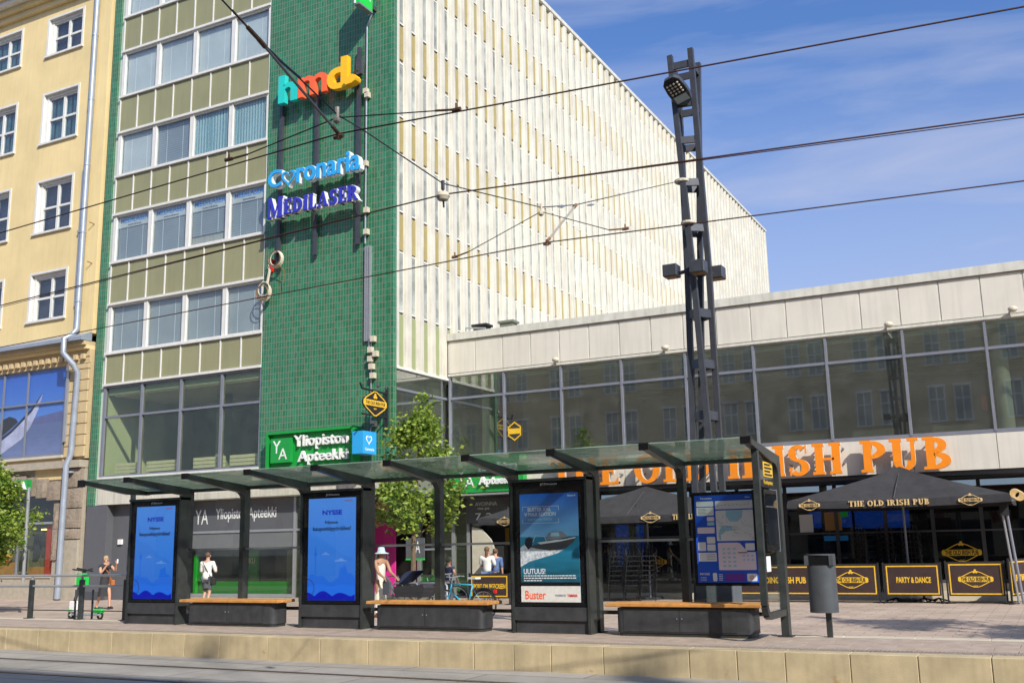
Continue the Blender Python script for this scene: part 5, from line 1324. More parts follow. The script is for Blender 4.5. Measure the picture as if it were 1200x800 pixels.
shape([PU(.52, .40), PU(.54, .365), PU(.66, .365), PU(.68, .40)], 'mapcyan', s, y0-.0104, y0-.004, 'windscreen_print')
shape([PU(.08, .475), PU(.09, .42), PU(.16, .40), PU(.22, .42), PU(.20, .49), PU(.14, .52)], 'window_dark', s, y0-.0100, y0-.004, 'engine_print')
q1, q2 = PU(.22, .45), PU(.42, .40); g = M().tube([(q1[0], y0-.009, q1[1]), (q1[0]+.05, y0-.009, q2[1]+.02), (q2[0], y0-.009, q2[1]+.0), (q2[0]+.04, y0-.009, q1[1])], .004, 4); g.build('rail_print', MT['mapwhite'], s)
shape([PU(0, .82), PU(1, .82), PU(1, .852), PU(0, .852)], 'black', s, y0-.0105, y0-.004, 'strip_print')
wb = shape([PU(0, .855), PU(1, .855), PU(1, 1), PU(0, 1)], 'cloth_white', s, y0-.0075, y0-.004, 'white_strip')
lettering('Buster', 'coral', wb, a+W*.07, a+W*.42, PU(0, .975)[1], PU(0, .895)[1], y0-.0075, bold=.012)
lettering('POWERED BY', 'greyink', wb, a+W*.58, a+W*.76, PU(0, .948)[1], PU(0, .930)[1], y0-.0075); lettering('YAMAHA', 'redplastic', wb, a+W*.78, a+W*.95, PU(0, .952)[1], PU(0, .926)[1], y0-.0075, bold=.03)
for s_, u0, u1, v in (('BUSTER XXL', .14, .54, .165), ('V MAX EDITION', .08, .62, .21)): lettering(s_, 'mapwhite', s, a+W*u0, a+W*u1, PU(0, v)[1], PU(0, v-.035)[1], y0-.004, bold=.02)
lettering('RANTAVAA TEHOA', 'mapcyan', s, a+W*.14, a+W*.56, PU(0, .252)[1], PU(0, .23)[1], y0-.004)
lettering('Buster.fi', 'mapwhite', s, a+W*.83, a+W*.96, PU(0, .035)[1], PU(0, .018)[1], y0-.004)
lettering('UUTUUS!', 'mapwhite', s, a+W*.05, a+W*.42, PU(0, .745)[1], PU(0, .695)[1], y0-.0065, bold=.01)
g = M(); random.seed(4)
for k in range(3):
    x = a+W*.05
    while x < a+W*(.93 if k < 2 else .35):
        l = random.uniform(.02, .06); zz = PU(0, .765+.022*k)[1]; g.box(x, min(x+l, b-.03), y0-.0085, y0-.0065, zz, zz+.016); x += l+.012
g.build('small_print', MT['mapwhite'], s)
g = M()
for u0, u1, sg_ in ((.05, .12, 1), (.60, .67, -1)):
    for v0 in (.12, .275):
        p = PU(u0 if sg_ > 0 else u1, v0); 
        g.box(p[0]-.003, p[0]+.003, y0-.006, y0-.004, p[1] if v0 > .2 else p[1]-.07, p[1]+.07 if v0 > .2 else p[1])
for v0 in (.12, .275): p, q = PU(.05, v0), PU(.67, v0); g.box(p[0], q[0], y0-.0062, y0-.004, p[1]-.003, p[1]+.003)
g.build('bracket_print', MT['mapwhite'], s)
bx('cover_glass', MT['glass_cover'], t, -8.12, -6.92, y0-.022, y0-.018, .45, 2.36)

# ================================================================ BENCHES
def bench():
    t = thing('bench', 'x', 'bench', (0, 15.93, 0), 'benches under the tram shelter'); W = 2.20
    def foot(x0, x1, y0, y1, r, n=5):
        out = []
        for cx, cy_, a0 in ((x1-r, y1-r, 0), (x0+r, y1-r, 1), (x0+r, y0+r, 2), (x1-r, y0+r, 3)):
            for k in range(n+1):
                a_ = (a0+k/n)*PI/2; out.append((cx+r*math.cos(a_), cy_+r*math.sin(a_)))
        return out
    M().prism(foot(0, W, 15.66, 16.1, .10), 'z', .055, .425).build('body', MT['bench_metal'], t, auto=True)
    M().prism(foot(.02, W-.02, 15.68, 16.1, .10), 'z', 0, .053).build('plinth', MT['shelter'], t)
    M().box(.13, 1.045, 15.652, 15.66, .075, .415).build('door', MT['bench_metal'], t); M().box(1.053, 1.95, 15.652, 15.66, .075, .415).build('door', MT['bench_metal'], t)
    g = M()
    for x in (1.01, 1.09): g.tube([(x, 15.645, .27), (x, 15.655, .27)], .010, 8)
    g.build('lock', MT['alu_light'], t)
    for k in range(4): M().box(-.16, W+.14, 15.60+.13*k, 15.725+.13*k, .445, .50).build('seat_board', MT['wood'], t, bevel=.008)
    M().box(.1, W-.1, 15.7, 16.05, .425, .445).build('seat_bearer', MT['shelter'], t)
    return t
bn = bench()
bn.location = (-6.36, 15.93, 0); 
M_fix = bn
# bench meshes were built round x=0: shift the empties, not the meshes
bn['label'] = 'low dark bench with a wooden seat, right of the boat poster'
dup(bn, (-10.98, 15.93, 0), label='low dark bench with a wooden seat, between the middle screen and the boat poster')
dup(bn, (-15.50, 15.93, 0), label='low dark bench with a wooden seat, between the two blue screens')

# ================================================================ LITTER BIN
lb = thing('litter_bin', 'grey half round litter bin on a slim post beside the shelter end', 'litter bin', (-3.17, 16.2, 0))
g = M().box(-3.21, -3.13, 16.17, 16.23, 0, .5); g.build('post', MT['shelter'], lb)
pts = []
for k in range(13):
    a = PI+PI*k/12; pts.append((-3.22+.205*math.cos(a), 16.14+.16*math.sin(a)))
pts += [(-3.015, 16.2), (-3.425, 16.2)]
g = M().prism(pts, 'z', .36, 1.045)
g.build('body', MT['alu'], lb, auto=True).data.materials[0] = mat('bingrey', (.085, .095, .105), .42, metal=.2, var=.15, scale=6, streak=.15)
g = M().prism([(q[0]*1+0, q[1]) for q in pts], 'z', 1.19, 1.21)
g.build('lid', MT['bingrey'], lb)
g = M().box(-3.43, -3.37, 15.99, 16.2, 1.047, 1.19).box(-3.07, -3.01, 15.99, 16.2, 1.047, 1.19).box(-3.37, -3.07, 16.12, 16.2, 1.047, 1.19); g.build('hood', MT['bingrey'], lb)
bx('opening', MT['black'], lb, -3.37, -3.07, 16.0, 16.11, 1.05, 1.187)

# ================================================================ RAILING
rl = thing('guard_railing', 'steel guard railing with two tubes and dark posts at the left end of the platform', 'railing', (-21, 16.4, 0))
for z, r in ((.95, .028), (.72, .028)): M().tube([(-27, 16.4, z), (-17.85, 16.4, z)], r, 10).build('tube', MT['alu_light'], rl, auto=True)
M().tube([(-27, 16.42, .19), (-17.9, 16.42, .19)], .012, 6).build('tube', MT['shelter'], rl)
for x in (-26.2, -24.5, -22.8, -21.05, -19.4, -18.02):
    q_ = M().box(x-.05, x+.05, 16.36, 16.44, 0, .86).build('post', MT['shelter'], rl); M().box(x-.1, x+.1, 16.30, 16.46, 0, .02).build('foot_plate', MT['shelter'], q_); M().lathe([(.03, 0), (.03, .06)], (x, 16.4, .86), 8).build('saddle', MT['alu_light'], q_)
for i, (x, h) in enumerate(((-20.18, .62), (-19.62, .62), (-18.48, .60))):
    b_ = thing('slim_bollard', ['slim dark post beside the rails left of the scooter', 'slim dark post behind the scooter stem', 'slim dark post right of the scooter deck'][i], 'post', (x, 16.9, PZ), 'slim posts behind the railing'); M().tube([(x, 16.9, PZ), (x, 16.9, h)], .025, 8).build('shaft', MT['steel'], b_)

# ================================================================ CATENARY MAST WITH STREET LIGHT
ms = thing('catenary_mast', 'tall dark lattice mast of four twisted square legs standing behind the shelter', 'mast', (-5.25, 17.3, PZ))
MZ = lambda px, py, y: P(px, py, y=y)
yF, yM, yB = 17.05, 17.30, 17.55
def pt(px, z, y):
    """point on plane y above photo column px at height z (px given for the leg's own plane)"""
    lo, hi = 0, 800
    for _ in range(40):
        m_ = (lo+hi)/2
        if P(px, m_, y=y).z > z: lo = m_
        else: hi = m_
    return P(px, m_, y=y)
legs = {
 1: [pt(816, 0.4, yF)+Vector((-.0, 0, -.65)), pt(815, 2.2, yF), pt(806, 6.1, yM), pt(794.5, 10.0, yB)],
 2: [pt(846, 0.4, yF)+Vector((0, 0, -.65)), pt(837.5, 2.2, yF), pt(812, 6.1, yF), pt(785, 10.22, yF)],
 3: [pt(855, 0.4, yB)+Vector((0, 0, -.65)), pt(847, 2.2, yB), pt(831, 6.1, yM), pt(809, 10.27, yF)],
 4: [pt(824, 0.4, yB)+Vector((0, 0, -.65)), pt(823.5, 2.2, yB), pt(821, 6.1, yB), pt(818, 10.2, yB)]}
for k, q in legs.items():
    g = M()
    for p_, r_ in zip(q, q[1:]): g.beam(p_, r_, .095, .095, up=(0, 1, 0))
    g.build('leg', MT['steel'], ms)
def at(k, z):
    q = legs[k]
    for a_, b_ in zip(q, q[1:]):
        if a_.z <= z <= b_.z: return a_+(b_-a_)*((z-a_.z)/(b_.z-a_.z))
    return q[-1]
for z in (2.9, 3.55, 4.45, 5.35):
    for p_, r_ in ((1, 2), (2, 3), (3, 4), (4, 1)): M().beam(at(p_, z), at(r_, z), .05, .15).build('cross_bar', MT['steel'], ms)
for z in (6.15, 6.9, 7.75, 8.55, 9.25, 10.0):
    for p_, r_ in ((2, 3), (3, 4), (1, 4), (2, 1)): M().beam(at(p_, z), at(r_, z), .05, .13).build('cross_bar', MT['steel'], ms)
# footing box
f0 = P(815, 690, y=17.0).x; f1 = P(849, 690, y=17.0).x; f2 = P(858, 690, y=17.5).x
M().box(f0, f1+.12, 17.0, 17.62, PZ, 1.0).build('foot_casing', MT['alu'], ms, bevel=.01).data.materials[0] = mat('casing', (.12, .135, .15), .5, var=.12, streak=.15)
for i, (px, py, y) in enumerate(((787, 318, 17.2), (818.5, 313, 16.85), (840, 320, 17.5))):
    c = P(px, py, y=y); h = M().box(c.x-.13, c.x+.13, y-.13, y+.13, c.z-.11, c.z+.11)
    fl = thing('flood_light_box', ['dark square flood light on the left side of the mast', 'dark square flood light on the front of the mast', 'dark square flood light on the right side of the mast'][i], 'lamp', (c.x, y, c.z-.1), 'square flood lights half way up the mast')
    h.build('housing', MT['steel'], fl, bevel=.01); bx('lens', MT['rusty'], fl, c.x-.11, c.x+.11, y-.11, y+.11, c.z-.118, c.z-.112)
    M().tube([(c.x, y, c.z-.08), tuple(at(1 if i == 0 else 2 if i == 1 else 3, c.z))], .035, 6).build('arm', MT['steel'], fl)
lh = P(793, 105, y=16.75)
sl_ = thing('street_lamp', 'flat oval street lamp head with rows of small lenses near the mast top', 'lamp', (lh.x, lh.y, lh.z-.1))
tilt = Matrix.Translation(lh) @ Matrix.Rotation(math.radians(-36), 4, 'X') @ Matrix.Rotation(math.radians(-16), 4, 'Z')
def tm(g):
    g.v = [tuple(tilt @ Vector(v)) for v in g.v]; return g
prof = [(.0, -.27), (.10, -.26), (.17, -.18), (.19, 0), (.185, .15), (.15, .27), (.06, .33), (-.06, .33), (-.15, .27), (-.185, .15), (-.19, 0), (-.17, -.18), (-.10, -.26)]
g = M().prism([(x*.98, y) for x, y in prof], 'z', -.03, .06); g2 = tm(g).build('housing', MT['steel'], sl_)
g = M().prism([(x*.85, y*.86) for x, y in prof], 'z', .062, .09); tm(g).build('top_cover', MT['steel'], sl_)
g = M().prism([(x*.86, y*.86-.03) for x, y in prof if y < .2], 'z', -.036, -.031); tm(g).build('lens_plate', MT['matte_black'], sl_)
g = M()
for i in range(4):
    for j in range(4): g.ball((-.105+.07*i, -.14+.062*j, -.045), (.024, .022, .02), 8, 5)
tm(g).build('lens', MT['porcelain'], sl_)
bx_ = M().box(-.13, .13, .11, .25, -.042, -.037); tm(bx_).build('gear_plate', MT['alu_light'], sl_)
M().tube([tuple(tilt @ Vector((0, .3, .03))), tuple(at(2, lh.z+.25)), tuple(at(2, lh.z+.45))], .045, 8).build('arm', MT['steel'], sl_)

# ================================================================ OVERHEAD WIRES
def wire(name, label, pts, r=.012, m='wire', cat='wire', sag=0, n=24, **k):
    q = []
    for a_, b_ in zip(pts, pts[1:]):
        a_, b_ = Vector(a_), Vector(b_)
        for i in range(n): u = i/n; p_ = a_+(b_-a_)*u; p_.z -= sag*4*u*(1-u); q.append(tuple(p_))
    q.append(tuple(pts[-1])); return M().tube(q, r, 6).build(name, MT[m], None, label=label, cat=cat, **k)
def clampg(c, s=1.0, m='rusty'):
    return M().tube([(c[0]-.05*s, c[1], c[2]), (c[0]+.05*s, c[1], c[2])], .03*s, 6).tube([(c[0], c[1], c[2]-.06*s), (c[0], c[1], c[2]+.06*s)], .018*s, 6)
Z5 = 5.12
def W_(px, py): return P(px, py, z=Z5)
def ext(a, b, k): return a+(b-a)*k
a, m_, b = W_(0, 407), W_(641, 284), W_(1200, 212)
wire('contact_wire', 'lowest overhead wire, crossing the panes of the pavilion and passing the mast', [ext(m_, a, 2.5), a, m_, b, ext(m_, b, 3)], .008)
a, m_, b = W_(0, 358), W_(519, 228), W_(1200, 134)
wire('feeder_wire', 'middle overhead wire that carries the round insulator', [ext(m_, a, 2.5), a, m_, b, ext(m_, b, 3)], .0085)
wire('feeder_wire', 'thin second strand running close under the middle overhead wire', [ext(m_, a, 2.5)+Vector((0, 0, -.05)), a+Vector((0, 0, -.028)), m_+Vector((0, 0, .0)), b+Vector((0, 0, -.028)), ext(m_, b, 3)+Vector((0, 0, -.05))], .005)
a, c, m_, b = W_(0, 273), W_(265, 190), W_(396, 157), W_(1200, 8)
wire('contact_wire', 'highest overhead wire, crossing the green tower and the open sky', [ext(m_, a, 2.5), a, m_, b, ext(m_, b, 3)], .0075)
# cross span from the mast towards the camera side of the street
SX = -5.35
def S_(px, py): return P(px, py, x=SX)
mp_ = P(797, 212, y=17.05)
tie = [S_(232, -32), S_(260, 0), S_(303, 46), S_(396, 135), S_(425, 152), S_(519, 215), S_(634, 243), S_(675, 240), mp_]
far_ = tie[0]+(tie[0]-tie[1])*1.0
wire('span_wire', 'thin cable slung from the mast across the tracks over all the wires', [far_]+tie, .007, 'cable', 'cable', n=4)
ins = thing('disc_insulator', 'round pale insulator hanging on the middle overhead wire', 'insulator', tuple(S_(519, 232)))
c = S_(519, 228)
M().lathe([(.02, 0), (.055, .01), (.075, .05), (.06, .09), (.02, .10)], (c.x, c.y, c.z-.07), 14).build('disc', MT['porcelain'], ins, auto=True)
M().tube([tuple(S_(519, 212)), tuple(S_(519, 222))], .022, 6).tube([tuple(S_(519, 222)), tuple(S_(520, 243))], .012, 6).build('hanger', MT['steel'], ins)
def arm(name, label, p, q, r=.022):
    t = thing(name, label, 'support arm', tuple(q)); M().tube([p, q], r, 8).build('rod', MT['armgrey'], t)
    d = (q-p).normalized()
    M().tube([q-d*.10, q], r*1.5, 6).tube([q, q+Vector((0, 0, -.05))], .025, 6).tube([q+Vector((-.05, 0, -.03)), q+Vector((.05, 0, -.03))], .018, 6).build('clamp', MT['rusty'], t)
    M().tube([p, p+d*.09], r*1.7, 6).build('end_fitting', MT['rusty'], t)
    return t
t = arm('registration_arm', 'long slanting grey rod in front of the coloured letters holding the highest wire', S_(303, 46), S_(397, 157), .0125)
g = M(); p0, p1 = S_(290, 32), S_(303, 46); g.tube([p0, p1], .019, 6); g.tube([S_(272, 12), S_(290, 32)], .009, 6); g.build('turnbuckle', MT['rusty'], t)
g = M(); g.tube([S_(322, 66), S_(352, 92)], .012, 6); g.build('wire_grip', MT['steel'], t)
t = arm('registration_arm', 'short slanting grey rod before the white wing holding the lowest wire', S_(675, 240), S_(641, 283), .015)
g = M()
for x, k in ((658, .02), (692, .014)):
    p0, p1 = S_(x-4, 241.5-.05*(x-675)), S_(x+4, 240.5-.05*(x-675)); g.tube([p0, (p0+p1)/2, p1], [.008, k*1.2, .008], 6)
g.build('turnbuckle', MT['alu'], t)
def delta(label, l, apex, r, l2, r2):
    t = thing('bridle_wire', label, 'wire', tuple(apex))
    M().tube([l, l2, apex, r2, r], .006, 5).build('strand', MT['cable'], t)
    g = M()
    for c, c2 in ((l, l2), (r, r2)): M().tube([c+Vector((-.04, 0, 0)), c+Vector((.04, 0, 0))], .02, 6).tube([c, c+Vector((0, 0, .06))], .012, 5).tube([c, c2], .011, 5).build('clamp', MT['rusty'], t)
    M().tube([apex+Vector((0, 0, -.03)), apex+Vector((0, 0, .10))], .02, 6).lathe([(.01, 0), (.035, .02), (.035, .05), (.01, .07)], (apex.x, apex.y, apex.z-.06), 8).build('suspension', MT['porcelain'], t)
delta('V shaped thin wire tied to the highest overhead wire over the green tower', W_(268, 187), S_(395, 138), W_(535, 128.5), W_(290, 181), W_(510, 130))
delta('V shaped thin wire tied to the lowest overhead wire before the white wing', W_(533, 301), S_(634, 248), W_(733, 268), W_(549, 295), W_(714, 269.5))
g = thing('mast_clamp', 'pale strap around the mast where the span cable ends', 'clamp', tuple(mp_)); M().torus((mp_.x+.02, 17.1, mp_.z), .11, .035, 'z', 12, 6).build('strap', MT['porcelain'], g)
c = at(2, P(808, 262, y=17.1).z); M().torus((c.x+.0, c.y, c.z), .10, .03, 'z', 12, 6).build('strap', MT['porcelain'], g)

# ================================================================ PUB TERRACE: PARASOLS, BANNERS, CHAIRS
def parasol(label, cx, cy, w_, d_, ztop, zedge, valance=.20, pole=True, **k):
    t = thing('parasol', label, 'parasol', (cx, cy, PZ), 'black pub parasols')
    g = M(); b = 0; n = 8; ring = []
    for s_ in range(n+1):
        u = s_/n
        for i in range(4*6):
            sd, v = divmod(i, 6); v = v/6*2-1
            x, y = ((v, -1), (1, v), (-v, 1), (-1, -v))[sd]
            ridge = max(abs(x*1.0) if sd in (0, 2) else 1, 0)
            zz = ztop-(ztop-zedge)*(u**.86)-.06*math.sin(u*PI)*(1-abs(v))-.05*u*(1-v*v)*1.0
            g.v.append((cx+x*u*w_/2, cy+y*u*d_/2, zz))
    for s_ in range(n):
        for i in range(24): g.f.append((s_*24+i, (s_+1)*24+i, (s_+1)*24+(i+1) % 24, s_*24+(i+1) % 24))
    g.build('canopy', MT['canvas'], t, auto=True)
    g = M(); N = 48
    for i in range(N):
        sd, v = divmod(i, 12); v = v/12*2-1; x, y = ((v, -1), (1, v), (-v, 1), (-1, -v))[sd]
        off = .012*math.sin(i*2.1)
        for z in (0, -valance*.5, -valance):
            kf = 1+(.01 if z else 0)+off*(abs(z)/valance); g.v.append((cx+x*w_/2*kf, cy+y*d_/2*kf, zedge-.05*(1-v*v)+z))
    for i in range(N):
        j = (i+1) % N
        for q in (0, 1): g.f.append((i*3+q, j*3+q, j*3+q+1, i*3+q+1))
    va = g.build('valance', MT['canvas'], t, auto=True)
    if pole:
        M().tube([(cx, cy, PZ), (cx, cy, ztop-.05)], .03, 10).build('pole', MT['alu'], t)
        g = M()
        for sx, sy in ((-1, -1), (1, -1), (1, 1), (-1, 1), (0, -1), (0, 1)): g.tube([(cx, cy, ztop-.55), (cx+sx*w_*.30, cy+sy*d_*.3, ztop-(ztop-zedge)*.62-.05)], .013, 5); g.tube([(cx, cy, ztop-.08), (cx+sx*w_*.49, cy+sy*d_*.49, zedge-.02)], .012, 5)
        g.build('ribs', MT['steel'], t)
        M().box(cx-.3, cx+.3, cy-.3, cy+.3, PZ+.0, PZ+.08).build('base', MT['steel'], t)
    f = cy-d_/2*1.016
    return t, f, va
t, f, va = parasol('wide black parasol with the pub name in front of the last orange word', -3.65, 29.75, 5.35, 3.5, 3.30, 2.42)
serif_sign('THE OLD IRISH PUB', 'palegold', va, -4.75, -2.8, 2.22, 2.36, f-.03, f-.02, letters=False)
for cx in (-5.75, -1.85): pub_logo(va, cx, 2.29, .55, f-.03, m='palegold')
t, f, va = parasol('long black parasol half hidden behind the shelter posts', -10.95, 29.75, 6.6, 3.4, 3.08, 2.22)
serif_sign('THE OLD IRISH PUB', 'palegold', va, -9.55, -8.1, 2.03, 2.17, f-.03, f-.02, letters=False)
for cx in (-12.55, -10.2, -14.0): pub_logo(va, cx, 2.10, .58, f-.03, m='palegold')
t, f, va = parasol('black parasol beside the pharmacy entrance, seen between shelter posts', P(560, 605, y=28).x+1.75, 29.3, 3.5, 2.5, 2.95, 2.25)
pub_logo(va, P(591, 605, y=28).x, 2.12, .52, f-.03, m='palegold')
t = thing('awning_end_bundle', 'pale rolled cord and hook at the right corner of the wide parasol', 'cord', (-.9, 28.6, 2.2)); g = M()
for i in range(4): g.torus((-.86+.03*i, 28.5, 2.42-.02*i), .11, .018, 'y', 12, 5)
g.build('coil', MT['palegold'], t); M().tube([(-1.1, 28.5, 2.25), (-.3, 28.6, 2.33)], .02, 6).build('bar', MT['alu_light'], t)
t = thing('folded_parasol_stand', 'slanting pale metal pole beside the right hand banner', 'pole', (-1.1, 29, PZ)); M().tube([(-.95, 28.9, PZ), (-1.12, 28.7, 2.3)], .035, 8).build('pole', MT['alu'], t); M().tube([(-1.05, 28.9, PZ), (-1.22, 28.7, 2.3)], .03, 8).build('pole', MT['alu_light'], t); bx('socket', MT['matte_black'], t, -1.25, -1.05, 28.6, 28.8, 1.9, 2.25)

BY = 28.9
def banner(label, x0, x1, z0, z1, y=BY, y2=None, content=None):
    y2 = y if y2 is None else y2
    L_ = math.hypot(x1-x0, y2-y); ang = math.atan2(y2-y, x1-x0)
    t = thing('terrace_banner', label, 'banner', (x0, y, PZ), 'pub terrace banners', rz=ang)
    o = Vector((x0, y, PZ))
    # built in its own frame (x along the banner) and turned by the empty
    def b(n, m, *q):
        me = M().box(*q).mesh(n, MT[m], Vector((0, 0, PZ))); return link(n, me, t)
    cl = b('cloth', 'banner', .03, L_-.03, -.012, .012, z0, z1)
    for q in ((.07, L_-.07, z1-.065, z1-.035), (.07, L_-.07, z0+.035, z0+.065)): link('border', M().box(q[0], q[1], -.015, -.012, q[2], q[3]).mesh('border', MT['pubgold'], Vector((0, 0, PZ))), t)
    for q in (.07, L_-.10): link('border', M().box(q, q+.03, -.0152, -.012, z0+.066, z1-.066).mesh('border', MT['pubgold'], Vector((0, 0, PZ))), t)
    for x in (0.0, L_): link('post', M().box(x-.02, x+.02, -.02, .02, PZ, z1+.05).box(x-.17, x+.17, -.02, .02, PZ, PZ+.02).box(x-.02, x+.02, -.18, .18, PZ+.021, PZ+.035).mesh('post', MT['matte_black'], Vector((0, 0, PZ))), t)
    link('rail', M().tube([(0, 0, z1+.01), (L_, 0, z1+.01)], .014, 6).mesh('rail', MT['matte_black'], Vector((0, 0, PZ))), t)
    # printing is laid out in world axes for straight banners, in the banner's frame for turned ones
    if content:
        proxy = thing('p', None, None, (0, 0, 0)); n0 = set(bpy.data.objects)
        kind, *a_ = content
        if kind == 't': lettering(a_[0], 'pubgold', proxy, L_*a_[1], L_*a_[2], (z0+z1)/2-a_[3]/2-PZ, (z0+z1)/2+a_[3]/2-PZ, -.012, bold=.03)
        else: pub_logo(proxy, L_*a_[0], (z0+z1)/2-PZ, L_*a_[1], -.012)
        for o_ in [q for q in bpy.data.objects if q not in n0]:
            o_.parent = t; o_.location = (0, 0, 0)
        bpy.data.objects.remove(proxy)
    return t
zt_ = .73; zb_ = -.06
BX = lambda px: P(px, 680, y=BY).x
banner('leftmost terrace banner, lettered in yellow, half hidden behind the shelter end', BX(838), BX(957), zb_, zt_, content=('t', 'THE LEADING IRISH PUB', .30, .90, .17))
banner('banner with the lozenge badge just behind the litter bin', BX(963), BX(1030), zb_, zt_, content=('l', .52, .60))
banner('dark banner lettered PARTY & DANCE in yellow', -4.18, -2.78, zb_, zt_, content=('t', 'PARTY & DANCE', .22, .82, .15))
banner('banner with the lozenge badge at the right end of the terrace front', -2.66, -1.30, zb_+.0, zt_+.03, content=('l', .5, .60))
banner('narrow banner turned back towards the wall at the far right', -1.20, -.80, zb_, zt_+.08, y=28.75, y2=29.9, content=('t', 'SPORT BAR', .3, .75, .16))
t = banner('banner lettered SPORT ON BIGSCREEN beside the pharmacy entrance', P(550, 672, y=26.8).x, P(597, 672, y=26.8).x, P(550, 700, y=26.8).z, P(550, 673, y=26.8).z, y=26.8, content=('t', 'SPORT ON BIGSCREEN', .08, .90, .14))
banner('banner edge seen side on left of the stacked chairs', -12.2, -12.05, -.15, .65, y=27.6, y2=28.6)

# chairs stacked on the terrace
CX = lambda px: P(px, 680, y=28.6).x
def chair(label, x, y, z, rz, group):
    t = thing('stacked_chair', label, 'chair', (x, y, z), group, rz)
    def L2(n, g, m, par=t): return link(n, g.mesh(n, MT[m]), par)
    L2('seat', M().box(-.22, .22, -.22, .22, .44, .465), 'chair_black')
    g = M().tube([(-.2, .2, .45), (-.22, .27, .70), (-.19, .29, .88), (0, .30, .93), (.19, .29, .88), (.22, .27, .70), (.2, .2, .45)], .014, 6)
    for xx in (-.1, 0, .1): g.tube([(xx, .22, .46), (xx, .295, .91)], .009, 5)
    L2('backrest', g, 'chair_black')
    for sx, sy in ((-1, -1), (1, -1), (1, 1), (-1, 1)): L2('leg', M().tube([(.2*sx, .2*sy, .45), (.24*sx, .25*sy, 0)], .013, 5), 'chair_black')
    for sx in (-1, 1): L2('armrest', M().tube([(.21*sx, .2, .66), (.25*sx, 0, .68), (.25*sx, -.2, .64), (.22*sx, -.22, .45)], .012, 5), 'chair_black')
    return t
c0 = chair('black metal chair, one of a leaning stack left of the pub window badge', CX(722), 28.6, PZ+.02, .3, 'left stack of black metal chairs')
SN = ['leftmost', 'middle', 'rightmost']
c0['label'] = 'black metal chair in the leftmost of three leaning stacks beside the pub badge'; c0['group'] = 'leftmost leaning chair stack'
for s_, (sx, sy, ln) in enumerate(((CX(722), 28.6, .05), (CX(739), 28.65, .06), (CX(752), 28.9, .05))):
    for k in range(7):
        if s_ == 0 and k == 0: continue
        dup(c0, (sx+ln*k*.5, sy-.03*k, PZ+.02+.135*k), .3+.1*s_, label='black metal chair in the %s of three leaning stacks beside the pub badge' % SN[s_], group='%s leaning chair stack' % SN[s_])
c1 = None
for s_, (sx, sy) in enumerate(((-4.9, 31.2), (-4.3, 31.3), (-3.7, 31.2))):
    for k in range(7):
        o = dup(c0, (sx, sy, PZ+.18+.15*k), 2.6+.3*s_, label='black chair in the %s dark stack under the wide parasol' % SN[s_], group='%s dark chair stack under the wide parasol' % SN[s_])
t = thing('terrace_table', 'small black folded table foot under the party banner', 'table', (-3.5, 29.6, PZ))
g = M()
for cx in (-4.0, -3.3, -2.95): 
    for a in range(4): g.tube([(cx, 29.5, PZ+.1), (cx+.28*math.cos(a*PI/2+.4), 29.5+.28*math.sin(a*PI/2+.4), PZ+.02)], .02, 5)
g.build('foot', MT['matte_black'], t); M().tube([(-3.3, 29.5, PZ+.1), (-3.3, 29.5, .6)], .03, 6).build('column', MT['matte_black'], t); M().lathe([(.3, 0), (.3, .03)], (-3.3, 29.5, .6), 16).build('top', MT['matte_black'], t)

# ================================================================ TREES
def tree(name, label, x, y, h, clear, rad, n_leaf, seed, leaf=.075, shapef=None, group=None, lean=0):
    random.seed(seed); t = thing(name, label, 'tree', (x, y, PZ), group)
    top = Vector((x+lean, y, PZ+h))
    g = M(); pts = [Vector((x, y, PZ)), Vector((x+.02, y, PZ+clear)), Vector((x+lean*.4-.04, y+.05, PZ+clear+(h-clear)*.4)), Vector((x+lean*.8, y, PZ+h*.93))]
    g.tube(pts, [.085, .065, .045, .012], 8)
    limbs = []
    for i in range(22):
        u = random.random()**.9; z = clear*.95+(h*.92-clear)*u; a = random.uniform(0, 2*PI)
        r = rad*(shapef(u) if shapef else (math.sin(PI*min(1, u*.9+.18))))*random.uniform(.6, 1.05)
        c = Vector((x+lean*u, y, PZ+z)); e = c+Vector((math.cos(a)*r, math.sin(a)*r, random.uniform(.1, .5)*r+.1)); m_ = (c+e)/2+Vector((0, 0, .08))
        g.tube([c, m_, e], [.03*(1-u*.6), .018, .006], 5); limbs.append((c, m_, e, r))
    g.build('trunk', MT['bark'], t, auto=True)
    l = M(); clumps = []
    for c, m_, e, r in limbs:
        for k in range(5): clumps.append((m_+(e-m_)*random.uniform(0, 1.05)+Vector([random.gauss(0, .1) for _ in range(3)]), random.uniform(.14, .30)*(.6+.4*rad)))
    clumps.append((top, .16)); clumps.append((top-Vector((0, 0, .3)), .2))
    for i in range(n_leaf):
        c, s_ = random.choice(clumps); p = c+Vector([random.gauss(0, s_*.62) for _ in range(3)])
        d = Vector([random.gauss(0, 1) for _ in range(3)]); d.z = d.z*.4-.25; d.normalize(); sd = d.cross(Vector([random.gauss(0, 1) for _ in range(3)])).normalized(); k = leaf*random.uniform(.6, 1.25)
        b_ = len(l.v); up = sd.cross(d)*k*.12
        l.v += [tuple(p), tuple(p+d*k*.45+sd*k*.36+up), tuple(p+d*k), tuple(p+d*k*.45-sd*k*.36+up)]; l.f.append((b_, b_+1, b_+2, b_+3))
    l.build('crown', MT['leaf'], t)
    return t
tree('street_tree', 'young leafy tree behind the bus shelter with its tip rising over the roof', P(484, 690, y=24.8).x, 24.8, P(494, 466, y=24.8).z-PZ, 1.85, 1.36, 8500, 21, .14, shapef=lambda u: (.8+.5*u if u < .3 else .97*(1-((u-.3)/.7))**1.25+.14), lean=.35)
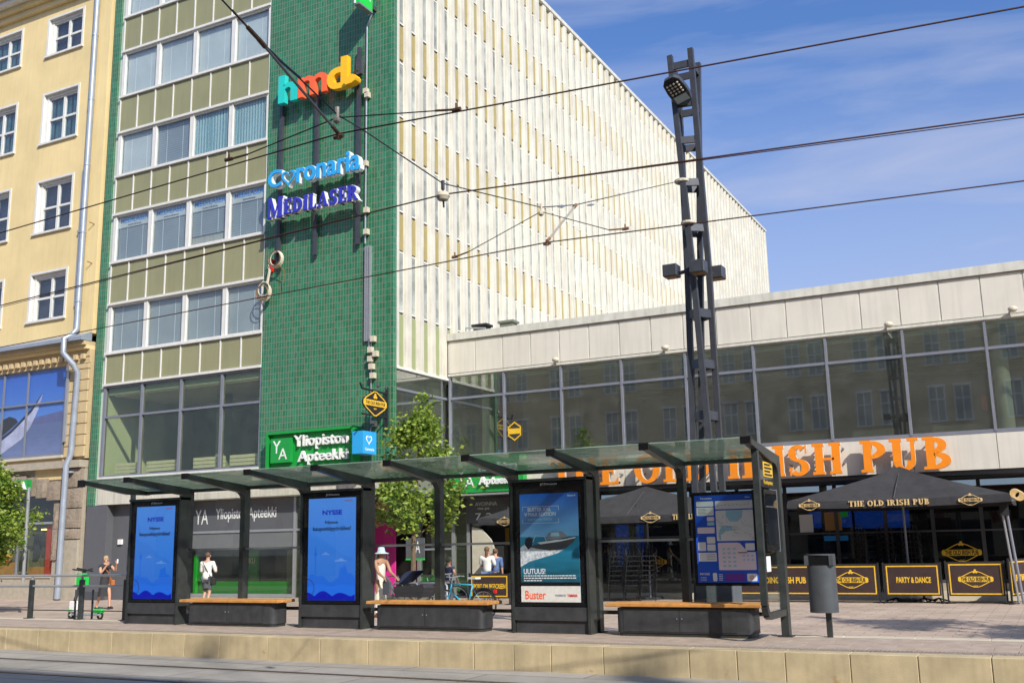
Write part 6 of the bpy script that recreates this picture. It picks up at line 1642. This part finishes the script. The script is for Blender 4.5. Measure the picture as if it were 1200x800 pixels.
tree('street_tree', 'leafy tree cut by the left edge of the picture before the stone shopfront', P(-16, 600, y=19.6).x, 19.6, 4.5, 1.35, 1.3, 12500, 5, .115, group=None)
tree('street_tree', 'street tree outside the picture on the right that shades the pavement', 3.2, 17.6, 7.5, 2.4, 1.9, 5200, 9, .16)
st = thing('tree_stake', 'slanting grey pole standing in front of the shop window on the left', 'pole', (-24.6, 19.9, PZ)); a_, b_ = P(27, 681, y=20.4), P(33, 585, y=20.4); M().tube([a_, b_, b_+(b_-a_)*.15], .05, 8).build('shaft', MT['alu_light'], st)

# ================================================================ PEOPLE
def skin_mesh(name, pts, edges, m, parent, root=0, sub=1):
    """pts: dict name -> (x,y,z,radius or (rx,ry)); one continuous surface grown over the joints"""
    ks = list(pts); me = bpy.data.meshes.new(name)
    me.from_pydata([pts[k][:3] for k in ks], [(ks.index(a), ks.index(b)) for a, b in edges], [])
    ob_ = bpy.data.objects.new(name, me); COL.objects.link(ob_)
    sk = ob_.modifiers.new('s', 'SKIN'); sk.use_smooth_shade = True
    for i, k in enumerate(ks):
        r = pts[k][3]; me.skin_vertices[0].data[i].radius = r if isinstance(r, tuple) else (r, r)
        me.skin_vertices[0].data[i].use_root = (i == root)
    su = ob_.modifiers.new('u', 'SUBSURF'); su.levels = sub; su.render_levels = sub
    dg = bpy.context.evaluated_depsgraph_get(); dg.update()
    out = bpy.data.meshes.new_from_object(ob_.evaluated_get(dg)); bpy.data.objects.remove(ob_)
    out.materials.clear(); out.materials.append(MT[m])
    for p in out.polygons: p.use_smooth = True
    return link(name, out, parent)

def person(label, loc, rz, H=1.65, pose=None, skin='skin', hair='hair_brown', hair_len=.1, clothes=(), group=None, extra=None):
    """faces -y in its own frame; pose overrides joints in units of height"""
    t = thing('person', label, 'person', loc, group, rz); s = H
    J = dict(pel=(0, 0, .52), wai=(0, 0, .60), che=(0, -.005, .72), sho=(0, 0, .80), nek=(0, -.004, .845), hea=(0, -.012, .88), top=(0, -.01, .955),
             sl=(.105, 0, .795), sr=(-.105, 0, .795), el=(.125, .01, .62), er=(-.125, .01, .62), wl=(.13, -.03, .475), wr=(-.13, -.03, .475),
             hl=(.052, 0, .50), hr=(-.052, 0, .50), kl=(.055, -.01, .28), kr=(-.055, -.01, .28), al=(.055, .01, .045), ar=(-.055, .01, .045), tl=(.06, -.085, .012), tr=(-.06, -.085, .012))
    J.update(pose or {})
    R = dict(pel=(.072, .052), wai=(.062, .046), che=(.075, .052), sho=(.055, .042), nek=.030, hea=(.040, .046), top=(.034, .040), sl=.036, sr=.036, el=.024, er=.024, wl=.015, wr=.015,
             hl=.052, hr=.052, kl=.034, kr=.034, al=.020, ar=.020, tl=(.022, .010), tr=(.022, .010))
    E = [('pel', 'wai'), ('wai', 'che'), ('che', 'sho'), ('sho', 'nek'), ('nek', 'hea'), ('hea', 'top'), ('sho', 'sl'), ('sho', 'sr'), ('sl', 'el'), ('sr', 'er'), ('el', 'wl'), ('er', 'wr'),
         ('pel', 'hl'), ('pel', 'hr'), ('hl', 'kl'), ('hr', 'kr'), ('kl', 'al'), ('kr', 'ar'), ('al', 'tl'), ('ar', 'tr')]
    pts = {k: (J[k][0]*s, J[k][1]*s, J[k][2]*s, tuple(q*s for q in R[k]) if isinstance(R[k], tuple) else R[k]*s) for k in J}
    # palm and five unequal, bent fingers on each hand
    for sd, e_, w_ in (('l', 'el', 'wl'), ('r', 'er', 'wr')):
        a_, b_ = Vector(J[e_])*s, Vector(J[w_])*s; d = (b_-a_).normalized(); sx = Vector((0, 1, 0)).cross(d)
        if sx.length < .1: sx = Vector((1, 0, 0))
        sx.normalize(); nn = d.cross(sx).normalized()
        pm_ = b_+d*.035*s; pts['pm'+sd] = (*pm_, (.018*s, .011*s)); E.append((w_, 'pm'+sd))
        for f_, (o_, l_) in enumerate(((-.017, .040), (-.006, .046), (.006, .043), (.016, .034), (.024, .026))):
            th = f_ == 4
            p1 = pm_+d*(.012 if not th else -.006)*s+sx*o_*s; p2 = p1+(d*.9+(sx*.8 if th else nn*.35)).normalized()*l_*.55*s; p3 = p2+(d*.6+nn*.7).normalized()*l_*.45*s
            for q_, pp in enumerate((p1, p2, p3)): pts['f%s%d%d' % (sd, f_, q_)] = (*pp, .0055*s*(1-.12*q_))
            E += [('pm'+sd, 'f%s%d0' % (sd, f_)), ('f%s%d0' % (sd, f_), 'f%s%d1' % (sd, f_)), ('f%s%d1' % (sd, f_), 'f%s%d2' % (sd, f_))]
    body = skin_mesh('body', pts, E, skin, t)
    hc = Vector(J['hea'])*s*.45+Vector(J['top'])*s*.55
    # face: nose, mouth, ears, eyes
    g = M().ball((hc.x, hc.y-.048*s, hc.z-.008*s), (.010*s, .016*s, .014*s), 8, 5).ball((hc.x+.042*s, hc.y, hc.z-.005*s), (.008*s, .014*s, .020*s), 8, 5).ball((hc.x-.042*s, hc.y, hc.z-.005*s), (.008*s, .014*s, .020*s), 8, 5)
    g2 = g.mesh('face', MT[skin]); link('face', g2, t)
    link('eyes', M().ball((hc.x+.016*s, hc.y-.042*s, hc.z+.008*s), .006*s, 6, 4).ball((hc.x-.016*s, hc.y-.042*s, hc.z+.008*s), .006*s, 6, 4).mesh('eyes', MT['matte_black']), t)
    link('mouth', M().ball((hc.x, hc.y-.044*s, hc.z-.028*s), (.013*s, .006*s, .004*s), 6, 4).mesh('mouth', MT['redplastic' if False else 'shopred']), t)
    g = M().ball((hc.x, hc.y+.014*s, hc.z+.018*s), (.049*s, .050*s, .047*s), 12, 8)
    if hair_len > .05: g.ball((hc.x, hc.y+.034*s, hc.z-hair_len*.5*s), (.035*s, .026*s, (hair_len*.6+.03)*s), 10, 7)
    me = g.mesh('hair', MT[hair], smooth=True)
    for v in me.vertices: v.co += Vector([noise.noise(v.co*60+Vector((i*7, 0, 0)))*.012*s for i in range(3)])
    link('hair', me, t)
    # clothing follows the same joints, a little wider
    for nm, m_, joints, k, over in clothes:
        pp = {}
        for j in joints:
            base = pts[j] if j in pts else None
            r = base[3]; r = r if isinstance(r, tuple) else (r, r); pp[j] = (*base[:3], (r[0]*k+.006, r[1]*k+.006))
        for j, v_ in (over or {}).items():
            if v_ is None: continue
            pp[j] = (v_[0]*s, v_[1]*s, v_[2]*s, (v_[3]*s, v_[4]*s))
        ee = [(a_, b_) for a_, b_ in E if a_ in pp and b_ in pp]
        if over and '_e' in over: pass
        ks = set(pp); ee += [e for e in (('el', 'cuffl'), ('er', 'cuffr'), ('sl', 'slvl'), ('sr', 'slvr'), ('pel', 'hem1'), ('hem1', 'hem2'), ('pel', 'hemtop')) if e[0] in ks and e[1] in ks]
        skin_mesh(nm, pp, ee, m_, t)
    if extra: extra(t, J, s, hc)
    return t
def shoes(m_):
    def f(t, J, s):
        for a_, b_ in (('al', 'tl'), ('ar', 'tr')):
            p, q = Vector(J[a_])*s, Vector(J[b_])*s
            link('shoe', M().tube([(p.x, p.y+.03*s, q.z+.008*s), ((p.x+q.x)/2, (p.y+q.y)/2, q.z+.012*s), (q.x, q.y-.012*s, q.z+.006*s)], [.022*s, .025*s, .018*s], 8).mesh('shoe', MT[m_], smooth=True), t)
    return f
UP = ['pel', 'wai', 'che', 'sho', 'sl', 'sr']
def skirt(t, s, m_, z0, z1, r0, r1, cx=0, cy=0, split=0):
    g = M(); n = 20
    for i in range(7):
        u = i/6; z = z0+(z1-z0)*u; rx = r0+(r1-r0)*u
        for k in range(n):
            a = 2*PI*k/n; w_ = 1+.07*math.sin(a*5+u*2)*u; g.v.append(((cx*u+rx*math.cos(a)*w_)*s, (cy*u+rx*.72*math.sin(a)*w_)*s, z*s))
    for i in range(6):
        for k in range(n): g.f.append((i*n+k, i*n+(k+1) % n, (i+1)*n+(k+1) % n, (i+1)*n+k))
    link('skirt', g.mesh('skirt', MT[m_], smooth=True), t)
# walking woman in black, arms raised, walks towards +x
def ex1(t, J, s, hc):
    skirt(t, s, 'cloth_black', .60, .245, .078, .125, cy=-.01); shoes('matte_black')(t, J, s)
    link('bag', M().box(.06*s, .13*s, -.14*s, -.02*s, .44*s, .54*s).mesh('bag', MT['leather'], bevel=.015), t)
    link('strap', M().tube([(.10*s, -.06*s, .54*s), (.0, -.075*s, .70*s), (-.09*s, -.0, .82*s)], .011*s, 6).mesh('strap', MT['leather']), t)
    p = Vector(J['wl'])*s; link('phone', M().box(p.x-.02, p.x+.02, p.y-.06, p.y-.045, p.z+.04, p.z+.16).mesh('phone', MT['mapwhite']), t)
person('woman in a black dress walking with raised phone and tan shoulder bag', (P(121, 714, z=PZ).x, P(121, 714, z=PZ).y, PZ), math.radians(78), 1.62,
       dict(kl=(.05, -.10, .29), al=(.045, -.13, .06), tl=(.05, -.22, .03), kr=(-.05, .05, .27), ar=(-.05, .17, .07), tr=(-.05, .11, .012), er=(-.13, -.07, .66), wr=(-.075, -.16, .80), el=(.13, -.14, .70), wl=(.08, -.24, .82), hea=(0, -.02, .88)),
       hair='hair_blond', hair_len=.06, clothes=[('dress', 'cloth_black', UP, 1.12, dict(slvl=(.12, -.045, .735, .036, .036), slvr=(-.12, -.02, .735, .036, .036)))], extra=ex1)
# woman in white blouse looking into the pharmacy window (back towards the camera)
def ex2(t, J, s, hc):
    skirt(t, s, 'cloth_grey', .56, .34, .072, .078); shoes('matte_black')(t, J, s)
    link('bag', M().box(-.17*s, -.08*s, -.02*s, .06*s, .40*s, .52*s).mesh('bag', MT['matte_black'], bevel=.02), t)
    link('strap', M().tube([(-.10*s, .05*s, .52*s), (.0, .062*s, .68*s), (.085*s, .03*s, .82*s)], .008*s, 6).mesh('strap', MT['matte_black']), t)
    link('blouse_hem', M().lathe([(.094*s, .50*s), (.088*s, .56*s), (.078*s, .62*s)], (0, 0, 0), 16).mesh('blouse_hem', MT['cloth_white'], smooth=True), t)
q2 = P(242, 700, y=24.2)
person('woman in a white blouse and dark shorts standing at the pharmacy window', (q2.x, 24.2, PZ), math.radians(200), 1.66,
       dict(kl=(.055, -.06, .28), al=(.05, .06, .06), tl=(.05, -.02, .012), kr=(-.055, .0, .28), ar=(-.055, .10, .06), er=(-.15, -.04, .62), wr=(-.10, -.16, .68), el=(.13, -.03, .62), wl=(.08, -.15, .60)),
       hair='hair_brown', hair_len=.03, clothes=[('blouse', 'cloth_white', UP+['el', 'er'], 1.18, None), ('shorts', 'cloth_grey', ['pel', 'hl', 'hr', 'kl', 'kr'], 1.12, None)], extra=ex2)
# woman in cream dress and sun hat with a pram
def ex3(t, J, s, hc):
    skirt(t, s, 'cloth_cream', .62, .07, .068, .115); shoes('leather')(t, J, s)
    link('sun_hat', M().lathe([(.02*s, .085*s), (.045*s, .08*s), (.056*s, .04*s), (.060*s, .012*s), (.115*s, -.008*s), (.112*s, -.014*s), (.05*s, .002*s)], (hc.x, hc.y, hc.z+.0), 18).mesh('sun_hat', MT['hat'], smooth=True), t)
    link('strap', M().tube([(.05*s, .05*s, .70*s), (.05*s, .045*s, .80*s), (.04*s, -.04*s, .79*s)], .008*s, 5).tube([(-.05*s, .05*s, .70*s), (-.05*s, .045*s, .80*s), (-.04*s, -.04*s, .79*s)], .008*s, 5).mesh('strap', MT['cloth_cream']), t)
q3 = P(446, 690, y=21.6)
person('woman in a long cream dress and pale sun hat pushing a pram', (q3.x, 21.6, PZ), math.radians(72), 1.68,
       dict(el=(.12, -.08, .64), wl=(.11, -.22, .57), er=(-.12, -.10, .64), wr=(-.11, -.22, .57)), skin='skin_tan', hair='hair_brown', hair_len=.12,
       clothes=[('bodice', 'cloth_cream', ['pel', 'wai', 'che', 'sho'], 1.16, None)], extra=ex3)
pr = thing('pram', 'black pram with folded hood and a grey bag hanging from its handle', 'pram', (q3.x+1.05, 21.5, PZ), rz=math.radians(-8))
def PL(n, g, m, par=pr): return link(n, g.mesh(n, MT[m], smooth=False), par)
PL('basket', M().prism([(-.42, .50), (.42, .50), (.50, .72), (.45, .80), (-.48, .74)], 'y', -.22, .22), 'cloth_black')
hd = M()
for k in range(7):
    a = PI*.05+PI*.5*k/6; hd.v += [(.1-.40*math.cos(a)*1.0, -.23, .74+.38*math.sin(a)), (.1-.40*math.cos(a), .23, .74+.38*math.sin(a))]
for k in range(6): hd.f.append((2*k, 2*k+1, 2*k+3, 2*k+2))
hd.f.append(tuple(2*k for k in range(7))); hd.f.append(tuple(2*k+1 for k in reversed(range(7))))
PL('hood', hd, 'cloth_navy')
PL('handle', M().tube([(-.46, -.2, .60), (-.72, -.2, .98), (-.72, .2, .98), (-.46, .2, .60)], .015, 6), 'steel')
PL('chassis', M().tube([(-.4, -.2, .5), (.35, -.22, .18)], .014, 5).tube([(-.4, .2, .5), (.35, .22, .18)], .014, 5).tube([(.4, -.2, .5), (-.38, -.22, .16)], .014, 5).tube([(.4, .2, .5), (-.38, .22, .16)], .014, 5), 'steel')
for x in (-.38, .38):
    for y in (-.24, .24):
        w_ = PL('wheel', M().torus((x, y, .16), .145, .016, 'y', 18, 6), 'rubber'); g = M()
        for k in range(6): g.tube([(x, y, .16), (x+.14*math.cos(k*PI/3), y, .16+.14*math.sin(k*PI/3))], .005, 4)
        PL('spoke', g, 'alu_light', w_)
PL('shopping_bag', M().prism([(-.74, .55), (-.56, .55), (-.54, .85), (-.65, .96), (-.76, .85)], 'y', -.3, -.22), 'cloth_grey')
# child with cap
def ex4(t, J, s, hc):
    shoes('cloth_white')(t, J, s)
    link('cap', M().lathe([(.01*s, .078*s), (.045*s, .066*s), (.06*s, .03*s), (.064*s, .0)], (hc.x, hc.y+.005*s, hc.z+.012*s), 14).box(-.04*s+hc.x, .04*s+hc.x, hc.y+.04*s, hc.y+.13*s, hc.z+.02*s, hc.z+.03*s).mesh('cap', MT['cloth_olive'], smooth=True), t)
    link('bag', M().box(-.10*s, .14*s, -.10*s, .10*s, .50*s, .55*s).mesh('bag', MT['cloth_cream'], bevel=.02), t)
    link('strap', M().tube([(-.1*s, .05*s, .6*s), (.0, .075*s, .72*s), (.09*s, .02*s, .81*s)], .008*s, 5).mesh('strap', MT['matte_black']), t)
q4 = P(526, 690, y=24.5)
person('child in a green cap, navy shirt and grey trousers behind the blue bicycle', (q4.x, 24.5, PZ), math.radians(170), 1.38,
       dict(er=(-.17, .0, .66), wr=(-.22, -.04, .52), wl=(.17, -.04, .52)), hair='hair_brown', hair_len=.03,
       clothes=[('shirt', 'cloth_navy', UP, 1.22, dict(slvl=(.125, .0, .72, .042, .042), slvr=(-.125, .0, .72, .042, .042))), ('trousers', 'cloth_grey', ['pel', 'hl', 'hr', 'kl', 'kr', 'al', 'ar'], 1.2, None)], extra=ex4)
def ex5(t, J, s, hc): shoes('matte_black')(t, J, s)
q5 = P(571, 668, y=27.6)
person('person with a ponytail in a loose white shirt seen from behind in the doorway', (q5.x, 27.6, PZ), math.radians(185), 1.66,
       dict(er=(-.14, -.04, .64), wr=(-.08, -.15, .66), el=(.14, -.04, .64), wl=(.08, -.15, .66)), hair='hair_brown', hair_len=.16,
       clothes=[('shirt', 'cloth_white', UP+['el', 'er'], 1.25, None), ('trousers', 'cloth_denim', ['pel', 'hl', 'hr', 'kl', 'kr', 'al', 'ar'], 1.15, None)], extra=ex5)
q6 = P(579, 668, y=28.0)
person('person in a blue shirt standing close beside the white shirt in the doorway', (q6.x+.05, 28.0, PZ), math.radians(200), 1.60, None, hair='hair_brown', hair_len=.02,
       clothes=[('shirt', 'cloth_denim', UP+['el', 'er'], 1.2, None), ('trousers', 'cloth_black', ['pel', 'hl', 'hr', 'kl', 'kr', 'al', 'ar'], 1.15, None)], extra=ex5)

# ================================================================ SCOOTER, BICYCLE, RACKS
sc = thing('electric_scooter', 'white and green rental scooter parked behind the railing', 'scooter', (P(83, 722, z=PZ).x, 19.3, PZ))
sx = P(84, 722, y=19.3).x; sy = 19.3
hx = sx+.42
g = M().beam((sx+.02, sy, PZ+.30), (sx+.38, sy, PZ+1.22), .06, .06); g.build('stem', MT['steel'], sc)
M().tube([(hx-.10-.06, sy-.28, PZ+1.28), (hx-.05, sy-.08, PZ+1.24), (hx-.05, sy+.08, PZ+1.24), (hx-.10, sy+.30, PZ+1.28)], .022, 8).build('handlebar', MT['rubber'], sc)
M().tube([(hx-.30, sy-.02, PZ+1.30), (hx+.30, sy-.02, PZ+1.22)], .022, 8).build('handlebar', MT['rubber'], sc)
M().box(hx-.24, hx+.06, sy-.10, sy+.10, PZ+.84, PZ+1.17).build('front_basket', MT['limegreen'], sc, bevel=.03)
M().box(sx-.06, sx+.16, sy-.06, sy+.06, PZ+.18, PZ+.46).build('fork_cover', MT['signwhite'], sc, bevel=.02)
M().box(sx+.05, sx+1.10, sy-.08, sy+.08, PZ+.10, PZ+.15).build('deck', MT['alu_light'], sc, bevel=.012)
M().box(sx+.82, sx+1.16, sy-.07, sy+.07, PZ+.17, PZ+.27).build('rear_mudguard', MT['limegreen'], sc, bevel=.03)
M().box(sx-.14, sx+.08, sy-.075, sy+.075, PZ+.20, PZ+.26).build('front_mudguard', MT['limegreen'], sc, bevel=.02)
for x in (sx-.03, sx+1.05):
    w_ = M().torus((x, sy, PZ+.11), .085, .028, 'y', 18, 8).build('wheel', MT['rubber'], sc, auto=True); M().lathe([(.06, -.0), (.06, .01)], (x, sy, PZ+.105), 10).build('rim', MT['signwhite'], w_)
def bike(name, label, x, y, z, rz, col, k=1.0):
    t = thing(name, label, 'bicycle', (x, y, z), None, rz)
    def B_(n, g, m, par=t, sm=False): return link(n, g.mesh(n, MT[m], smooth=sm), par)
    R = .33
    for wx in (-.52, .52):
        w_ = B_('wheel', M().torus((wx, 0, R+.02), R, .018, 'y', 32, 6), 'rubber', sm=True); B_('rim', M().torus((wx, 0, R+.02), R-.026, .009, 'y', 28, 5), 'alu_light', w_)
        g = M()
        for i in range(16): g.tube([(wx, (-1)**i*.02, R+.02), (wx+(R-.03)*math.cos(i*PI/8), 0, R+.02+(R-.03)*math.sin(i*PI/8))], .0025, 3)
        B_('spokes', g, 'alu_light', w_)
    bb, st_, hd_, hb, rx = (-.08, 0, .30), (-.22, 0, .80), (.36, 0, .82), (.40, 0, .66), (-.52, 0, R+.02)
    g = M().tube([bb, st_], .018, 8).tube([st_, hd_], .016, 8).tube([bb, hb], .019, 8).tube([hd_, hb], .02, 8).tube([rx, (-.20, 0, .74)], .010, 6).tube([rx, bb], .012, 6)
    B_('frame', g, col, sm=True); B_('fork', M().tube([hb, (.52, 0, R+.02)], .014, 6), col)
    B_('seat_post', M().tube([st_, (-.26, 0, .93)], .012, 6), 'alu_light'); B_('saddle', M().prism([(-.40, -.07), (-.36, -.09), (-.1, -.02), (-.1, .02), (-.36, .09), (-.40, .07)], 'z', .93, .97), 'signwhite' if col == 'bikeblue' else 'matte_black')
    B_('handlebar', M().tube([(hd_[0]-.0, 0, .82), (.34, 0, .96), (.32, -.26, .99), (.20, -.29, .98)], .013, 6).tube([(.34, 0, .96), (.32, .26, .99), (.20, .29, .98)], .013, 6), 'alu_light')
    B_('rear_rack', M().box(-.82, -.28, -.06, .06, .725, .74).tube([(-.8, 0, .73), (-.53, 0, R+.02)], .007, 5), 'matte_black'); B_('rear_light', M().box(-.86, -.80, -.03, .03, .62, .70), 'redplastic')
    B_('mudguard', M().torus((-.52, 0, R+.02), R+.035, .014, 'y', 14, 5, .3, 2.8), 'matte_black')
    B_('crank', M().torus(bb, .08, .008, 'y', 16, 4).tube([(bb[0], -.06, bb[2]), (bb[0]+.10, -.06, bb[2]-.13)], .010, 5).tube([(bb[0], .06, bb[2]), (bb[0]-.10, .06, bb[2]+.13)], .010, 5), 'alu_light')
    return t
qb = P(548, 690, y=21.0)
bike('bicycle', 'blue bicycle with a white saddle and red rear light behind the middle bench', qb.x-.08, 21.0, PZ, math.radians(176), 'bikeblue')
qb = P(500, 690, y=22.2)
bike('bicycle', 'black bicycle partly hidden by the tree trunk beside the pram', qb.x-.15, 22.9, PZ, math.radians(14), 'matte_black')
for i, (px, w_) in enumerate(((475, .75), (507, .8))):
    q_ = P(px, 690, y=21.6); t = thing('bike_rack', ['grey steel bicycle stand left of the tree trunk', 'grey steel bicycle stand right of the tree trunk'][i], 'bicycle stand', (q_.x, 21.6, PZ), 'steel bicycle stands')
    M().tube([(q_.x-w_/2, 21.6, PZ), (q_.x-w_/2, 21.6, .50), (q_.x-w_/2+.06, 21.6, .56), (q_.x+w_/2-.06, 21.6, .56), (q_.x+w_/2, 21.6, .50), (q_.x+w_/2, 21.6, PZ)], .03, 8).build('hoop', MT['alu'], t, auto=True)
    M().tube([(q_.x-w_/2, 21.6, .25), (q_.x+w_/2, 21.6, .25)], .015, 6).build('cross_bar', MT['alu'], t)
t = thing('pharmacy_blade_sign', 'small grey square sign with white letters above a green strip', 'sign', (-18.6, 29.2, 1.3))
bl_ = bx('plate', MT['grey_panel'], t, -18.95, -18.25, 28.75, 28.80, 1.05, 1.70); lettering('YA', 'signwhite', bl_, -18.75, -18.4, 1.22, 1.60, 28.75, bold=0); bx('strip', MT['limegreen'], t, -18.95, -18.25, 28.74, 28.80, 1.0, 1.05)
M().box(-18.63, -18.57, 28.8, 31.0, 1.3, 1.36).build('bracket', MT['alu'], t)
